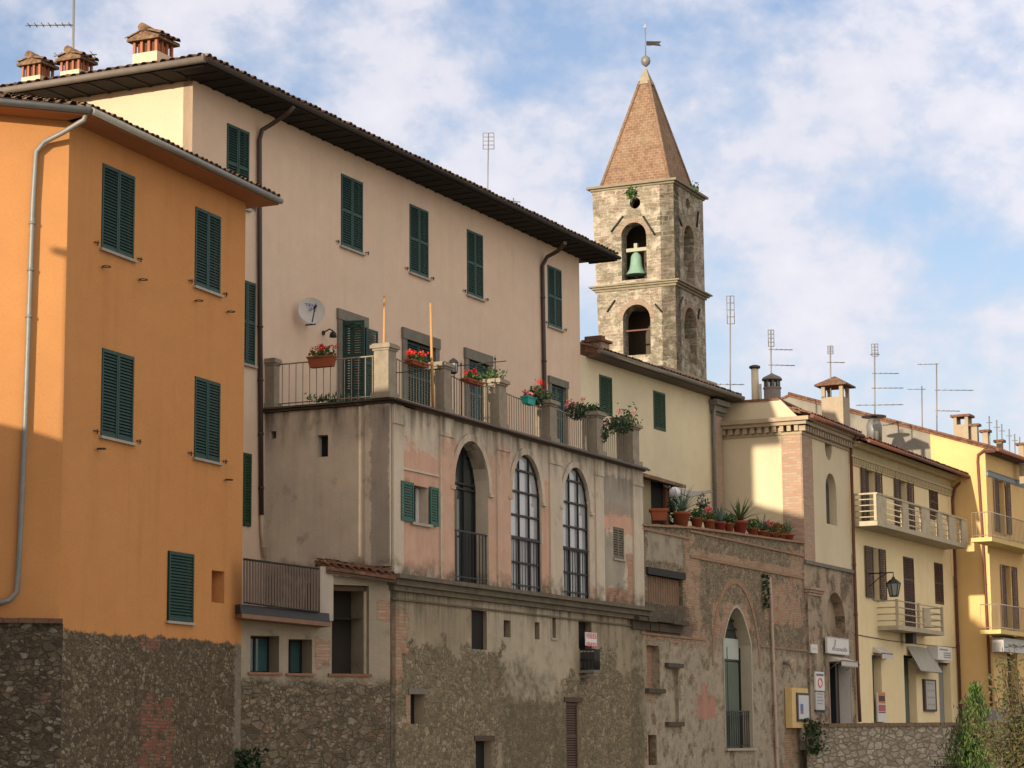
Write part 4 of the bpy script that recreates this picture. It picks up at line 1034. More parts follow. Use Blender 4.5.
    mb.build('inner_shade_wall', simple('inner_shade_dark', (.1,.08,.06), .95, .5, 2), H)
    # blocked lower halves on the right face
    mb = MB()
    for r, f in ((hr[0], .32), (hr[1], .45)): mb.pbox(TR, r[0], r[1], r[2], r[2]+(r[3]-r[2])*f, -.7, -.35)
    mb.build('opening_infill', MT, H)
    # arch rings in brick
    MBk = Mat('arch_brick', .95, .1); c_, h_ = MBk.L_brick((.22,.13,.09), (.28,.19,.135), (.27,.235,.18), .22, .12); MBk = MBk.done(c_, h_, .5, .02)
    def ring(pl, r, w):
        c = (r[0]+r[1])/2; hw = (r[1]-r[0])/2; sp = r[3]-hw; mb = MB(); n = 12
        for i in range(n):
            t0, t1 = PI*i/n, PI*(i+1)/n
            q = [(c+(hw+.002)*math.cos(t0), sp+(hw+.002)*math.sin(t0)), (c+(hw+.002)*math.cos(t1), sp+(hw+.002)*math.sin(t1)), (c+(hw+w)*math.cos(t1), sp+(hw+w)*math.sin(t1)), (c+(hw+w)*math.cos(t0), sp+(hw+w)*math.sin(t0))]
            mb.hexa([pl.P(x, z, .03) for x, z in q]+[pl.P(x, z, -.2) for x, z in q])
        mb.build('arch_ring', MBk, H)
    for pl, rs in ((TF, hf), (TR, hr)):
        for r in rs: ring(pl, r, .26)
    # iron tie plates either side of each arch
    for x0, y0, x1, y1 in ((611,232,623,216),(643,216,655,235),(607,312,615,300),(655,304,662,312),(678.5,215,682,226),(697,227,698.5,212),(680,306,683,297),(698,319,700,309)):
        pl = TF if x0 < 672 else TR
        mb = MB(); mb.tube([pl.xyz(x0, y0, .05), pl.xyz(x1, y1, .05)], .05, 5); mb.build('tie_bar', M_iron, H)
    mb = MB(); r = hf[1]; mb.pbox(TF, r[0]+.02, r[1]-.02, r[2]+(r[3]-r[2])*.5, r[2]+(r[3]-r[2])*.5+.07, -.4, -.32); mb.build('tie_beam', M_rust, H)
    # cornices
    def cornice(z, prof, name):
        mb = MB()
        for z0, z1, o in prof:
            w = wl(z)
            mb.pbox(TF, -w-o, o, z+z0, z+z1-.003, -RW-o, o)
        mb.build(name, simple('cornice_stone', (.27,.235,.165), .95, .6, 2.5, bump=.5), H)
    cornice(zc1, ((-.12,0,.08),(0,.1,.2),(.1,.18,.32)), 'cornice'); cornice(zc2, ((-.14,-.04,.08),(-.04,.08,.24)), 'cornice')
    # spire
    m = Mat('spire_brick', .95, .1)
    b = m.n('ShaderNodeTexBrick'); m.l(m.uv(), b.inputs['Vector']); b.inputs['Scale'].default_value = 1; b.inputs['Brick Width'].default_value = .3; b.inputs['Row Height'].default_value = .16; b.inputs['Mortar Size'].default_value = .035
    b.inputs['Color1'].default_value = (.23,.12,.08,1); b.inputs['Color2'].default_value = (.16,.085,.06,1); b.inputs['Mortar'].default_value = (.27,.19,.13,1)
    c_ = m.mix(m.ramp(m.noise(.9, 5, .7), [(.35, 0), (.65, .7)]), b.outputs['Color'], (.25,.17,.11)); c_ = m.mix(m.thr(3, .45, .7), c_, (.15,.095,.065)); c_ = m.mix(m.math('MULTIPLY', m.thr(.8, .5, .7), .5), c_, (.3,.25,.17))
    MS = m.done(c_, m.math('SUBTRACT', 1., b.outputs['Fac']), .8, .04)
    cw = wl(zc2); ci = .33; zs = zc2+.08
    c3 = TF.P(-cw/2, 0, -RW/2)
    base = [TF.P(-cw+ci, zs, -ci), TF.P(-ci, zs, -ci), TF.P(-ci, zs, -RW+ci), TF.P(-cw+ci, zs, -RW+ci)]
    rr = ray(645.8, 66); apz = CZ+rr.z/rr.y*c3.y
    ap = Vector((c3.x, c3.y, apz)); mb = MB(); f = .87
    rr = ray(645.8, 66); ap.x = rr.x/rr.y*c3.y
    top = [p.lerp(ap, f) for p in base]
    for i in range(4): mb.face([base[i], base[(i+1) % 4], top[(i+1) % 4], top[i]])
    sp = mb.build('spire', MS, H)
    for i in range(4):
        mb = MB(); mb.tube([base[i], top[i]], .09, 6); mb.build('hip_tiles', MS, sp)
    mb = MB(); t2 = [p.lerp(ap, .845)+(p-ap).normalized()*.0 for p in base]; cx = sum(t2, Vector())/4
    t2 = [cx+(p-cx)*1.25 for p in t2]; t3 = [p.lerp(ap, .98) for p in base]; t3 = [p.lerp(q, 0) for p, q in zip(t3, t3)]
    for i in range(4): mb.face([t2[i], t2[(i+1) % 4], t3[(i+1) % 4], t3[i]])
    mb.face(t2[::-1]); mb.face(t3); mb.build('cap_stone', simple('cap_stone', (.33,.28,.2), .9, .5, 3), sp)
    mb = MB(); mb.lathe(ap, [(.02,-.05),(.1,0),(.22,.12),(.26,.28),(.22,.44),(.1,.54),(.03,.6)], 12); mb.build('finial_ball', M_galv, sp)
    mb = MB(); mb.tube([ap+Vector((0,0,.5)), ap+Vector((0,0,2.1))], .03, 6); mb.build('finial_rod', M_galv, sp)
    mb = MB(); z = 1.25; r_ = Vector((1,.1,0)).normalized()
    def vp(x, zz): return ap+r_*x+Vector((0,0,z+zz))
    for pts in ([(.05,-.12),(.35,-.12),(.35,.12),(.05,.12)], [(.35,-.1),(.85,-.14),(.75,-.02),(.35,.0)], [(.35,.0),(.75,.0),(.85,.12),(.35,.12)]):
        q = [vp(*p) for p in pts]; q2 = [p+Vector((0,.02,0)) for p in q]; mb.face(q); mb.face(q2[::-1])
        for i in range(4): mb.face([q[i], q2[i], q2[(i+1) % 4], q[(i+1) % 4]])
    mb.build('weathervane', M_iron, sp)
    mb = MB(); mb.tube([vp(-.1,.9), vp(.1,.9)], .02, 5); mb.tube([vp(0,.8), vp(0,1.05)], .02, 5); mb.build('cross', M_white, sp)
    # bell
    bz_ = TF.at(636.5, 275, -.5); B = thing('church_bell', 'green bronze bell hanging in the upper opening of the tower', 'bell', TF.P(bz_[0], bz_[1], -.5))
    hgt = TF.at(637, 252, -.5)[1]-bz_[1]
    s = hgt/1.1; mb = MB(); mb.lathe(TF.P(bz_[0], bz_[1], -.5), [(.47*s,0),(.48*s,.04*s),(.43*s,.12*s),(.345*s,.25*s),(.29*s,.45*s),(.265*s,.7*s),(.25*s,.86*s),(.2*s,.97*s),(.12*s,1.05*s),(.05*s,1.1*s)], 24); mb.build('bell_body', M_bronze, B)
    zz = bz_[1]+hgt
    mb = MB(); mb.pbox(TF, hf[0][0]+.1, hf[0][1]-.05, zz+.02, zz+.2, -.62, -.4); mb.build('headstock', simple('pale_headstock', (.36,.36,.28), .8), B)
    mb = MB(); mb.pbox(TF, bz_[0]-.09, bz_[0]+.09, zz+.2, zz+.45, -.6, -.42); mb.build('headstock_block', bpy.data.materials['pale_headstock'], B)
    mb = MB(); mb.tube([TF.P(bz_[0], bz_[1]-.15, -.5), TF.P(bz_[0], bz_[1]+.3, -.5)], .05, 6); mb.build('clapper', M_iron, B)
    # tufts
    for (x, y, pl, n) in ((632,193,TF,130),(694,188,TR,40)):
        c = pl.xyz(x, y, .12); mb = MB()
        for i in range(n): mb.leaf(c+Vector((random.gauss(0,.16), random.gauss(0,.1), random.gauss(0,.15))), .2)
        tag(mb.build('weed_tuft', M_leaf, None, origin=c), 'green weeds sprouting over the round hole of the bell tower' if pl is TF else 'thin green weeds on the right corner cornice of the bell tower', 'weeds')
build_tower()

# ================================================================== CREAM HOUSE WITH GREEN SHUTTERS (behind the terraces)
def build_green():
    u1 = GF.at(721, 450)[0]
    H = thing('shuttered_cream_house', 'pale cream house with two leaf green shuttered windows below the bell tower', 'house', GF.P(0, 0))
    MC = plaster('pale_cream_plaster', (.68,.6,.42), var=.2, stain=.12)
    holes = []
    for r in ((599,374,612.3,417),(653,390,665.6,432)):
        window_shut(H, GF, GF.rect(*r), holes, M_gold, 0, False, 1, .0)
    zt = 13.35
    ub = GF.at(711.5, 450)[0]
    mb = MB(); mb.sheet(GF, rectpoly((0, ub, 0, zt)), holes, .2); backs(mb, GF, 0, u1, 0, zt, 8.5)
    mb.build('wall', MC, H)
    m = Mat('quoin_brick', .95, .1); a = m.L_brick((.34,.2,.14), (.4,.28,.2), (.3,.26,.2)); MQ = m.done(a[0], a[1], .6, .02)
    mb = MB(); mb.pbox(GF, ub, u1, 0, zt-.55, -.3, .06); mb.build('corner_pilaster', MQ, H)
    mb = MB()
    for z0, z1, o in ((-.6,-.5,.1),(-.5,-.3,.2),(-.3,-.12,.32)): mb.pbox(GF, ub-o*.5, u1+o*.6, zt+z0, zt+z1-.003, -.3, o)
    mb.build('corner_capital', M_stone, H)
    ME = simple('grey_eave', (.13,.11,.09), .9, .5, 5)
    roof = hip_roof(H, GF, .95, u1+.1, 8.5, zt, .55, 19, M_tiler, ME, None, False, ('front',), hip=(False, True))
    mb = MB(); mb.pbox(GF, 0.4, u1+.62, zt-.02, zt+.1, -.05, .56); mb.build('soffit', ME, roof)
    g = MB(); g.tube([GF.P(.05, zt+.07, .62), GF.P(u1+.6, zt+.07, .62)], .075, 8); g.build('gutter', M_stone, roof)
    c = GF.at(713.5, 450, .1)[0]; pipe(H, [GF.P(c, zt-.1, .2), GF.P(c, zt-.7, .14), GF.P(c, 8.2, .13)], M_galv, .055, 3)
    # small chimney and low brick coping on the roof
    p = GF.xyz(597, 347, -1.6); pl = Plane(p.to_2d(), GF.a)
    mb = MB(); mb.pbox(pl, -.3, .3, p.z-.6, p.z+.12, -.3, .3); ch = mb.build('chimney', MQ, roof); mb = MB(); mb.pbox(pl, -.38, .38, p.z+.12, p.z+.2, -.38, .38); mb.pbox(pl, -.3, .0, p.z+.2, p.z+.32, -.3, .3); mb.build('chimney_cap', M_tiler, ch)
    a = GF.xyz(662, 371, -3.6); b = GF.xyz(713, 383, -3.6); d = (b-a); L = math.hypot(d.x, d.y); pl = GF.shift(-3.6); ua = GF.at(661, 371, -3.6)[0]; ub2 = GF.at(712, 380, -3.6)[0]; z = GF.at(661, 366, -3.6)[1]
    mb = MB(); mb.pbox(pl, ua, ub2, z-1.6, z-.25, -1.2, 0); mb.pbox(pl, ua-.15, ub2+.15, z-.25, z, -1.3, .15)
    for i in range(12): x = ua+(ub2-ua)*i/12; mb.pbox(pl, x, x+.12, z-.5, z-.253, 0, .14)
    mb.build('dormer_wall', MQ, roof)
build_green()

# ================================================================== BRICK TERRACE HOUSE
def build_brick():
    H = thing('brick_terrace_house', 'patched brick and rubble house with one tall pointed window, flowerpots along its roof', 'house', RF.P(0, 0))
    m = Mat('brick_rubble_patchwork', .95, .1)
    a = m.L_rubble(9., mortar=(.37,.31,.225), hide=.74, stones=[(0,(.14,.1,.065)),(.35,(.27,.2,.13)),(.65,(.36,.28,.185)),(.85,(.46,.38,.27)),(1,(.33,.16,.1))])
    pl_ = m.L_plaster((.43,.37,.285), var=.5, stain=.5, c2=(.33,.28,.21))
    zc = RF.uv(745, 640)[1]
    a = lay(m, a, pl_, m.math('MULTIPLY', m.math('MULTIPLY', m.below(zc+.0, .9, .9, .5), .85), m.thr(1.6, .38, .5)))
    a = lay(m, a, m.L_plaster((.36,.31,.24), var=.5, stain=.5), m.patch([pr(RF,646,527,684,566)], .35, 2))
    br = m.L_brick((.3,.14,.085), (.37,.235,.155), (.34,.285,.205), .26, .075)
    a = lay(m, a, br, m.patch([pr(RF,684,540,702,640), pr(RF,765,580,803,628), pr(RF,790,545,803,590), pr(RF,640,622,706,645), pr(RF,645,645,660,700), pr(RF,712,600,720,640), pr(RF,690,556,800,570), pr(RF,784,700,800,768), pr(RF,720,600,750,640)], 1.1, 1.8, .1))
    a = lay(m, a, m.L_plaster((.42,.235,.18), var=.5, stain=.4), m.patch([pr(RF,697,695,716,718), pr(RF,702,684,708,720)], .3, 3., .08))
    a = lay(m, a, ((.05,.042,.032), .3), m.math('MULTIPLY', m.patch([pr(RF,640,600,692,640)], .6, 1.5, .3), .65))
    a = lay(m, a, ((.06,.05,.036), .3), m.math('MULTIPLY', m.thr(1.6, .52, .72), .6))
    MW = m.done(a[0], a[1], .8, .035)
    MBR = Mat('band_brick', .95, .1); b_ = MBR.L_brick((.27,.13,.08), (.34,.2,.13), (.26,.2,.14)); MBR = MBR.done(b_[0], b_[1], .7, .02)
    holes = []; rev = []
    g = [RF.at(724, 660)[0], RF.at(751, 660)[0], RF.at(737, 748)[1], RF.at(736, 607.5)[1]]
    gp = archpoly(g, g[2]+(g[3]-g[2])*.74, 14, True); holes.append(gp); rev.append(.45)
    s = RF.rect(647, 574, 683, 606); s = (max(.08, s[0]), s[1], s[2], s[3]); holes.append(rectpoly(s)); rev.append(.25)
    n1 = RF.rect(646.5, 645, 660, 689); holes.append(rectpoly(n1)); rev.append(.2)
    n2 = RF.rect(667, 668, 679, 722); holes.append(rectpoly(n2)); rev.append(.1)
    n3 = RF.rect(648, 735, 657, 765); holes.append(rectpoly(n3)); rev.append(.2)
    for r, mt, d in ((n1, MBR, .2), (n2, MW, .1), (n3, M_rust, .2)):
        mb = MB(); mb.pbox(RF, r[0]-.001, r[1]+.001, r[2]-.001, r[3]+.001, -d-.06, -d); mb.build('blocked_opening', mt, H)
    out = [(0,0),(RU1,0),(RU1, RF.at(802,543.5)[1]),(RF.at(690,528)[0], RF.at(690,528.5)[1]),(0, RF.at(641,526)[1])]
    mb = MB(); mb.sheet(RF, out, holes, .35, reveals=rev)
    mb.face([RF.P(0,7.6,-.3), RF.P(RU1,7.6,-.3), RF.P(RU1,7.6,-5), RF.P(0,7.6,-5)])
    mb.build('wall', MW, H)
    # coping
    mb = MB()
    for k, (xa, ya, xb, yb) in enumerate(((641,526,689,528.5),(689,528.5,803,543.8))):
        A, B = RF.at(xa, ya), RF.at(xb, yb); n = int((B[0]-A[0])/.3)
        for i in range(n):
            f0, f1 = i/n, (i+.97)/n; z = A[1]+(B[1]-A[1])*(i+.5)/n
            mb.pbox(RF, A[0]+(B[0]-A[0])*f0, A[0]+(B[0]-A[0])*f1, z, z+.06+random.uniform(-.008,.012), -.4, .09)
        mb.pbox(RF, A[0], B[0]-.005, min(A[1],B[1])-.1, min(A[1],B[1])-.04, -.01, .05)
    mb.build('coping', MBR, H)
    # brick bands, pilaster, large relieving arch
    mb = MB(); A, B = RF.at(690, 564), RF.at(803, 580); mb.pbox(RF, A[0], B[0], B[1]+.02, B[1]+.1, -.05, .035); mb.build('brick_band', MBR, H)
    A = RF.at(640, 628); B = RF.at(706, 640); mb = MB(); mb.pbox(RF, A[0]+.02, B[0], B[1]-.03, B[1]+.03, -.05, .03); mb.build('brick_band', MBR, H); mb = MB(); A2 = RF.at(760, 646); mb.pbox(RF, A2[0], RU1, A2[1]-.03, A2[1]+.03, -.05, .03); mb.build('brick_band', MBR, H)
    u0, u1 = RF.at(711, 620)[0], RF.at(759.5, 620)[0]; c = (u0+u1)/2; hw = (u1-u0)/2; zt = RF.at(735, 578.5)[1]; sp = zt-hw*1.25; mb = MB(); n = 20
    for i in range(n):
        t0, t1 = PI*i/n, PI*(i+1)/n; w = .16
        q = [(c+(hw-w)*math.cos(t0), sp+(zt-sp-w)*math.sin(t0)), (c+(hw-w)*math.cos(t1), sp+(zt-sp-w)*math.sin(t1)), (c+hw*math.cos(t1), sp+(zt-sp)*math.sin(t1)), (c+hw*math.cos(t0), sp+(zt-sp)*math.sin(t0))]
        mb.hexa([RF.P(x, z, .02) for x, z in q]+[RF.P(x, z, -.05) for x, z in q])
    mb.build('relieving_arch', MBR, H)
    # pointed window: white frame, dark glass, blind, railing
    MWH = simple('limewashed_frame', (.42,.37,.28), .9, .25, 4)
    mb = MB(); gp2 = [(x, z) for x, z in gp]
    ins = [(g[0]+.1 if i in (0,) else x, z) for i, (x, z) in enumerate(gp2)]
    cc = (g[0]+g[1])/2
    for i in range(len(gp)):
        a_, b2 = gp[i], gp[(i+1) % len(gp)]
        mb.face([RF.P(b2[0], b2[1], .012), RF.P(a_[0], a_[1], .012), RF.P(cc+(a_[0]-cc)*.995, a_[1], -.42), RF.P(cc+(b2[0]-cc)*.995, b2[1], -.42)])
        f = 1.06; 
        if i != 0:
            za, zb = a_[1]+.08*max(0,(a_[1]-gp[0][1])/(g[3]-g[2])), b2[1]+.08*max(0,(b2[1]-gp[0][1])/(g[3]-g[2]))
            mb.face([RF.P(a_[0], a_[1], .012), RF.P(b2[0], b2[1], .012), RF.P(cc+(b2[0]-cc)*f, zb, .012), RF.P(cc+(a_[0]-cc)*f, za, .012)])
    wd = mb.build('window', MWH, H)
    mb = MB(); mb.face([RF.P(x, z, -.4) for x, z in gp]); mb.build('pane', M_glassd, wd)
    zz0, zz1 = RF.at(730, 659)[1], RF.at(730, 637)[1]
    mb = MB(); mb.pbox(RF, g[0]+.03, g[1]-.15, zz0, zz1, -.37, -.35); mb.build('blind', simple('pale_blind', (.42,.47,.43), .9), wd)
    zz2 = RF.at(730, 708)[1]
    mb = MB(); mb.pbox(RF, g[0]+.1, g[1]-.2, zz2-1.2, zz0-.05, -.37, -.35); mb.build('curtain', simple('greenish_curtain', (.11,.14,.11), .9, .3, 2), wd)
    mb = MB()
    for z in (zz1+.3, zz0, RF.at(730, 612)[1]-.2): mb.pbox(RF, g[0]+.02, g[1]-.02, z-.03, z+.03, -.39, -.33)
    for x in (g[0]+.03, cc-.02, g[1]-.07): mb.pbox(RF, x, x+.05, g[2], g[2]+(g[3]-g[2])*.72, -.385, -.34)
    mb.build('window_frame', M_black, wd)
    mb = MB(); mb.pbox(RF, g[0]-.1, g[1]+.12, g[2]-.08, g[2]-.003, -.4, .1); mb.build('sill', M_sill, wd)
    zr = RF.at(735, 711)[1]; mb = MB(); mb.pbox(RF, g[0]+.03, g[1]-.03, zr-.02, zr+.02, -.12, -.08); mb.pbox(RF, g[0]+.03, g[1]-.03, zr-.12, zr-.1, -.115, -.085)
    for i in range(13): x = g[0]+.06+(g[1]-g[0]-.12)*i/12; mb.pbox(RF, x-.01, x+.01, g[2]+.06, zr, -.11, -.09)
    mb.pbox(RF, g[0]+.03, g[1]-.03, g[2]+.05, g[2]+.08, -.115, -.085); mb.build('balustrade', M_black, wd)
    # slatted wooden screen with dark lintel
    mb = MB(); mb.pbox(RF, s[0]-.001, s[1]+.001, s[2]-.001, s[3]+.001, -.28, -.25); sc = mb.build('window', M_dark, H)
    ms = simple('weathered_slats', (.22,.135,.085), .9, .6, 4); n = 15
    for i in range(n):
        x = s[0]+(s[1]-s[0])*(i+.5)/n; mb = MB(); w = (s[1]-s[0])/n*.42; mb.pbox(RF, x-w, x+w, s[2]+.01, s[3]-.01, -.14, -.11); mb.build('slat', ms, sc)
    mb = MB(); mb.pbox(RF, s[0]-.08, s[1]+.1, s[3]+.0, s[3]+.2, -.2, .07); mb.build('timber_lintel', simple('black_timber', (.03,.032,.03), .9, .4), H)
    # overgrown stone shelf left of the window
    A = RF.at(640, 612, .3); B = RF.at(690, 622, .3); MSH = simple('mossy_stone', (.09,.075,.055), .95, .7, 4, bump=.6)
    mb = MB()
    for i in range(6):
        x0 = A[0]+(B[0]-A[0])*i/6; x1 = A[0]+(B[0]-A[0])*(i+.98)/6; mb.pbox(RF, x0+.0, x1, B[1]-.1+random.uniform(-.02,.02), B[1]+.0+random.uniform(-.015,.02), -.1, .32+random.uniform(-.05,.03))
        mb.pbox(RF, x0+.0, x1-.01, B[1]-.34, B[1]-.12, -.1, .08+random.uniform(0,.05))
    mb.build('stone_shelf', MSH, H)
    for x0, y, x1 in ((645,690.5,662),(665,724,681),(664.5,665,680)):
        a2 = RF.at(x0, y); b2 = RF.at(x1, y); mb = MB(); mb.pbox(RF, a2[0], b2[0], a2[1]-.06, a2[1]+.06, -.1, .12); mb.build('stone_shelf', MSH, H)
    # pale downpipe, small bits
    pipe(H, [RF.xyz(769.5,577,.08), RF.xyz(771,600,.08), RF.xyz(777.5,768,.08), RF.xyz(778,790,.08)], M_cpipe, .05, 4)
    L_ = thing('floodlight', 'small round grey floodlight bolted to the brick wall right of the pale pipe', 'lamp', RF.xyz(783.5,663,.1))
    mb = MB(); p = RF.xyz(783.5,663,.0); n3 = RF.N.to_3d(); mb.tube([p, p+n3*.12, p+n3*.2], [.05,.06,.04], 8); mb.build('bracket', M_galv, L_)
    mb = MB(); mb.tube([p+n3*.16+Vector((0,0,.02)), p+n3*.34-Vector((0,0,.05))], [.1,.17], 12); mb.build('lamp_head', M_cpipe, L_)
build_brick()

# ================================================================== CREAM HOUSE WITH THE SUNLIT END
def dentils(mb, pl, ua, ub, z, h, w, gap, o0, o1):
    n = int((ub-ua)/(w+gap))
    for i in range(n):
        x = ua+(ub-ua)*i/n; mb.pbox(pl, x, x+w, z, z+h, o0, o1)
def build_cream():
    H = thing('corner_cream_house', 'cream house with sunlit end wall, brick quoins, dentil cornice and a shop at street level', 'house', CF.P(0, 0))
    MC = plaster('cream_house_plaster', (.62,.53,.37), var=.1, stain=.12)  # one cream for end wall, street front and attic
    MQ = Mat('quoin_brick_pale', .95, .1); a = MQ.L_brick((.36,.2,.14), (.42,.29,.21), (.3,.26,.2), .3, .09); MQ = MQ.done(a[0], a[1], .6, .02)
    m = Mat('street_stone_front', .95, .1); a = m.L_plaster((.38,.31,.22), var=.5, stain=.45); rb = m.L_rubble(8.5, mortar=(.3,.25,.18), hide=.74)
    a = lay(m, a, rb, m.thr(.9, .45, .55)); b = m.L_brick((.36,.19,.13), (.42,.3,.21), (.33,.28,.22)); a = lay(m, a, b, m.math('MULTIPLY', m.thr(1.2, .52, .58), .8)); MST = m.done(a[0], a[1], .7, .03)
    zc = CE.at(781, 434)[1]; zt = CE.at(781, 420)[1]
    zt = 12.55; zc = 12.0
    zs = CF.at(828, 565)[1]
    uq = CE.at(782.5, 480)[0]
    mb = MB(); mb.sheet(CE, rectpoly((-8, uq, 0, zt)), (), .2)
    mb.face([CE.P(-8,0,0), CE.P(-8,zt,0), CE.P(-8,zt,-6), CE.P(-8,0,-6)]); mb.build('wall', MC, H)
    mb = MB(); mb.pbox(CE, uq, .001, 0, zc, -.3, .03); uq2 = CF.at(813, 500)[0]; mb.pbox(CF, .0, uq2, zs-.0, zc, -.3, .03); mb.build('brick_quoin', MQ, H)
    holes = []; rev = []
    ov = CF.at(828.3, 446); n = 16; ow = CF.at(831.8, 446)[0]-ov[0]; oh = .5
    holes.append([(ov[0]+ow*math.cos(2*PI*k/n), ov[1]+oh*math.sin(2*PI*k/n)) for k in range(n)]); rev.append(.3)
    aw = (CF.at(826, 500)[0], CF.at(836.5, 500)[0], CF.at(831, 524.5)[1], CF.at(831, 473.5)[1]); holes.append(archpoly(aw)); rev.append(.3)
    mb = MB(); mb.sheet(CF, [(uq2, zs), (CU1, zs), (CU1, zt), (uq2, zt)], holes, .2, reveals=rev)
    mb.face([CF.P(0,zt-.01,0), CF.P(CU1,zt-.01,0), CF.P(CU1,zt-.01,-8), CF.P(0,zt-.01,-8)]); mb.build('wall', MC, H)
    mb = MB(); mb.face([CF.P(x, z, -.27) for x, z in holes[0]]); mb.build('window', M_glassd, H)
    mb = MB(); mb.face([CF.P(x, z, -.27) for x, z in holes[1]]); w = mb.build('window', M_glassd, H)
    mb = MB(); mb.pbox(CF, aw[0]+.02, aw[0]+(aw[1]-aw[0])*.5, aw[2], aw[3]-.5, -.26, -.22); mb.build('shutter', M_rust, w)
    # street-level front
    holes = []; rev = []
    ni = (CF.at(826.5, 615)[0], CF.at(845, 615)[0], CF.at(836, 637)[1], CF.at(836, 592.5)[1]); holes.append(archpoly(ni)); rev.append(.35)
    dr = CF.rect(828.5, 662, 851, 722); dr = (dr[0], dr[1], 1.95, dr[3]); holes.append(rectpoly(dr)); rev.append(.4)
    mb = MB(); mb.sheet(CF, rectpoly((0, CU1, 0, zs-.12)), holes, .35, reveals=rev); mb.build('street_front', MST, H)
    mb = MB(); mb.pbox(CF, -.03, CU1, zs-.12, zs, -.2, .08); mb.build('string_course', M_stone, H)
    mb = MB(); mb.pbox(CF, ni[0]-.01, ni[1]+.01, ni[2], ni[3]+.01, -.4, -.35); mb.build('niche', MST, H)
    mb = MB(); mb.pbox(CF, dr[0]-.001, dr[1]+.001, dr[2], dr[3], -.45, -.4); d = mb.build('door', M_wood, H)
    mb = MB(); c = dr[0]+(dr[1]-dr[0])*.58; mb.pbox(CF, c, c+.14, dr[2], dr[3]-.02, -.39, -.2); mb.build('door_frame', M_black, d)
    mb = MB(); mb.pbox(CF, dr[1]-.02, dr[1]-.001, dr[2], dr[3]-.02, -.39, .01); mb.build('white_jamb', M_white, d)
    mb = MB(); mb.pbox(CF, dr[0]-.1, dr[0]-.003, 1.95, dr[3], -.1, .03); mb.pbox(CF, dr[1]+.003, dr[1]+.12, 1.95, dr[3], -.1, .03); mb.build('door_surround', simple('pinkish_stone', (.35,.26,.21), .9), H)
    # left pilaster with brick capital
    a = CF.at(804.5, 640)[0]; b = CF.at(820, 640)[0]; zk = CF.at(812, 596)[1]
    mb = MB(); mb.pbox(CF, max(0,a), b, 1.95, zk, -.1, .09); mb.build('pilaster', MST, H)
    mb = MB(); 
    for k in range(3): mb.pbox(CF, max(0,a)-.04*k, b+.06*k, zk+.09*k, zk+.09*k+.085, -.1, .13+.05*k)
    mb.build('brick_capital', MQ, H)
    # cornice
    MCO = simple('cornice_cream_stone', (.42,.34,.24), .92, .5, 3, bump=.3)
    mb = MB()
    for z0, z1, o in ((zc, zc+.09, .06), (zc+.3, zc+.42, .3), (zc+.42, zc+.56, .42)):
        mb.pbox(CE, -8, o, z0, z1-.003, -.3, o); mb.pbox(CF, -o+.002, CU1, z0, z1-.004, -.3, o-.002)
    dentils(mb, CE, -8, .1, zc+.1, .195, .14, .12, -.1, .2); dentils(mb, CF, -.1, CU1, zc+.1, .195, .14, .12, -.1, .2)
    mb.build('cornice', MCO, H)
    # attic set back, roofs
    zp = CE.at(740, 401.5, -.5)[1]
    mb = MB(); mb.sheet(CE, [(-8, zt), (-.2, zt), (-.25, zt+.12), (-.9, zp-.02), (-8, zp+.1)], (), .2, off=-.5); att = mb.build('attic_wall', MC, H)
    tn = math.tan(rad(20)); P = CF.P; mb = MB(); z0 = zt+.06
    slab(mb, [P(.55, z0, .5), P(CU1, z0, .5), P(CU1, z0+tn*1.4, -.9), P(.55, z0+tn*1.4, -.9)], .08); slab(mb, [P(.6, z0+tn*1.4, -.9), P(CU1, z0+tn*1.4, -.9), P(CU1, z0+tn*1.2, -6), P(.6, z0+tn*1.2, -6)], .08)
    slab(mb, [P(.45, zp+.02, -.9), P(.45, zp+.12, -9), P(6, zp+.3, -9), P(6, zp+.2, -1.5)], .08)
    rf = mb.build('roof', M_tiler, H)
    mb = MB(); tile_field(mb, P(-.35, z0-.03, .5), CF.D.to_3d(), Vector((-CF.N.x, -CF.N.y, tn)), CU1+.35, lambda x: .75 if x < .9 else 1.45); mb.build('roof_tiles', M_tiler, rf)
    mb = MB(); g0 = P(-.4, z0-.08, .55); mb.tube([g0, P(CU1+.05, z0-.08, .55)], .07, 8); mb.build('gutter', M_rust, rf)
    pipe(H, [CF.xyz(857, 437, .5), CF.xyz(852.5, 441, .2), CF.xyz(850.7, 447, .08), CF.xyz(853.5, 540, .08), CF.xyz(858.5, 690, .08), CF.xyz(860, 722, .08)], M_rust, .06, 3)
    # chimneys
    def chim(name_lab, x0, x1, yt, yb, kind):
        off = -1.5; q0 = CF.at(x0, yt, off); q1 = CF.at(x1, yt, off); zb_ = CF.at(x0, yb, off)[1]; c = (q0[0]+q1[0])/2; pl = CF.shift(off)
        return c, q0[1], zb_, pl
    # big gabled one
    c = CF.at(835.5, 400, -1.6); pl = CF.shift(-1.6); zc_ = CF.at(835.5, 387.5, -1.6)[1]; zt_ = CF.at(835.5, 379.5, -1.6)[1]; hw = .42
    mb = MB(); mb.pbox(pl, c[0]-hw, c[0]+hw, zt-.5, zc_-.42, -.42, .42); 
    for x in (-hw, hw-.14):
        for o in (-.42, .28): mb.pbox(pl, c[0]+x, c[0]+x+.14, zc_-.42, zc_, o, o+.14)
    ch = mb.build('chimney', simple('chimney_render', (.4,.33,.24), .9, .4, 4), rf)
    mb = MB(); P2 = pl.P; r = .62
    mb.pbox(pl, c[0]-r, c[0]+r, zc_, zc_+.06, -r, r)
    tp = P2(c[0], zt_+.12, 0)
    q = [P2(c[0]-r, zc_+.06, r), P2(c[0]+r, zc_+.06, r), P2(c[0]+r, zc_+.06, -r), P2(c[0]-r, zc_+.06, -r)]
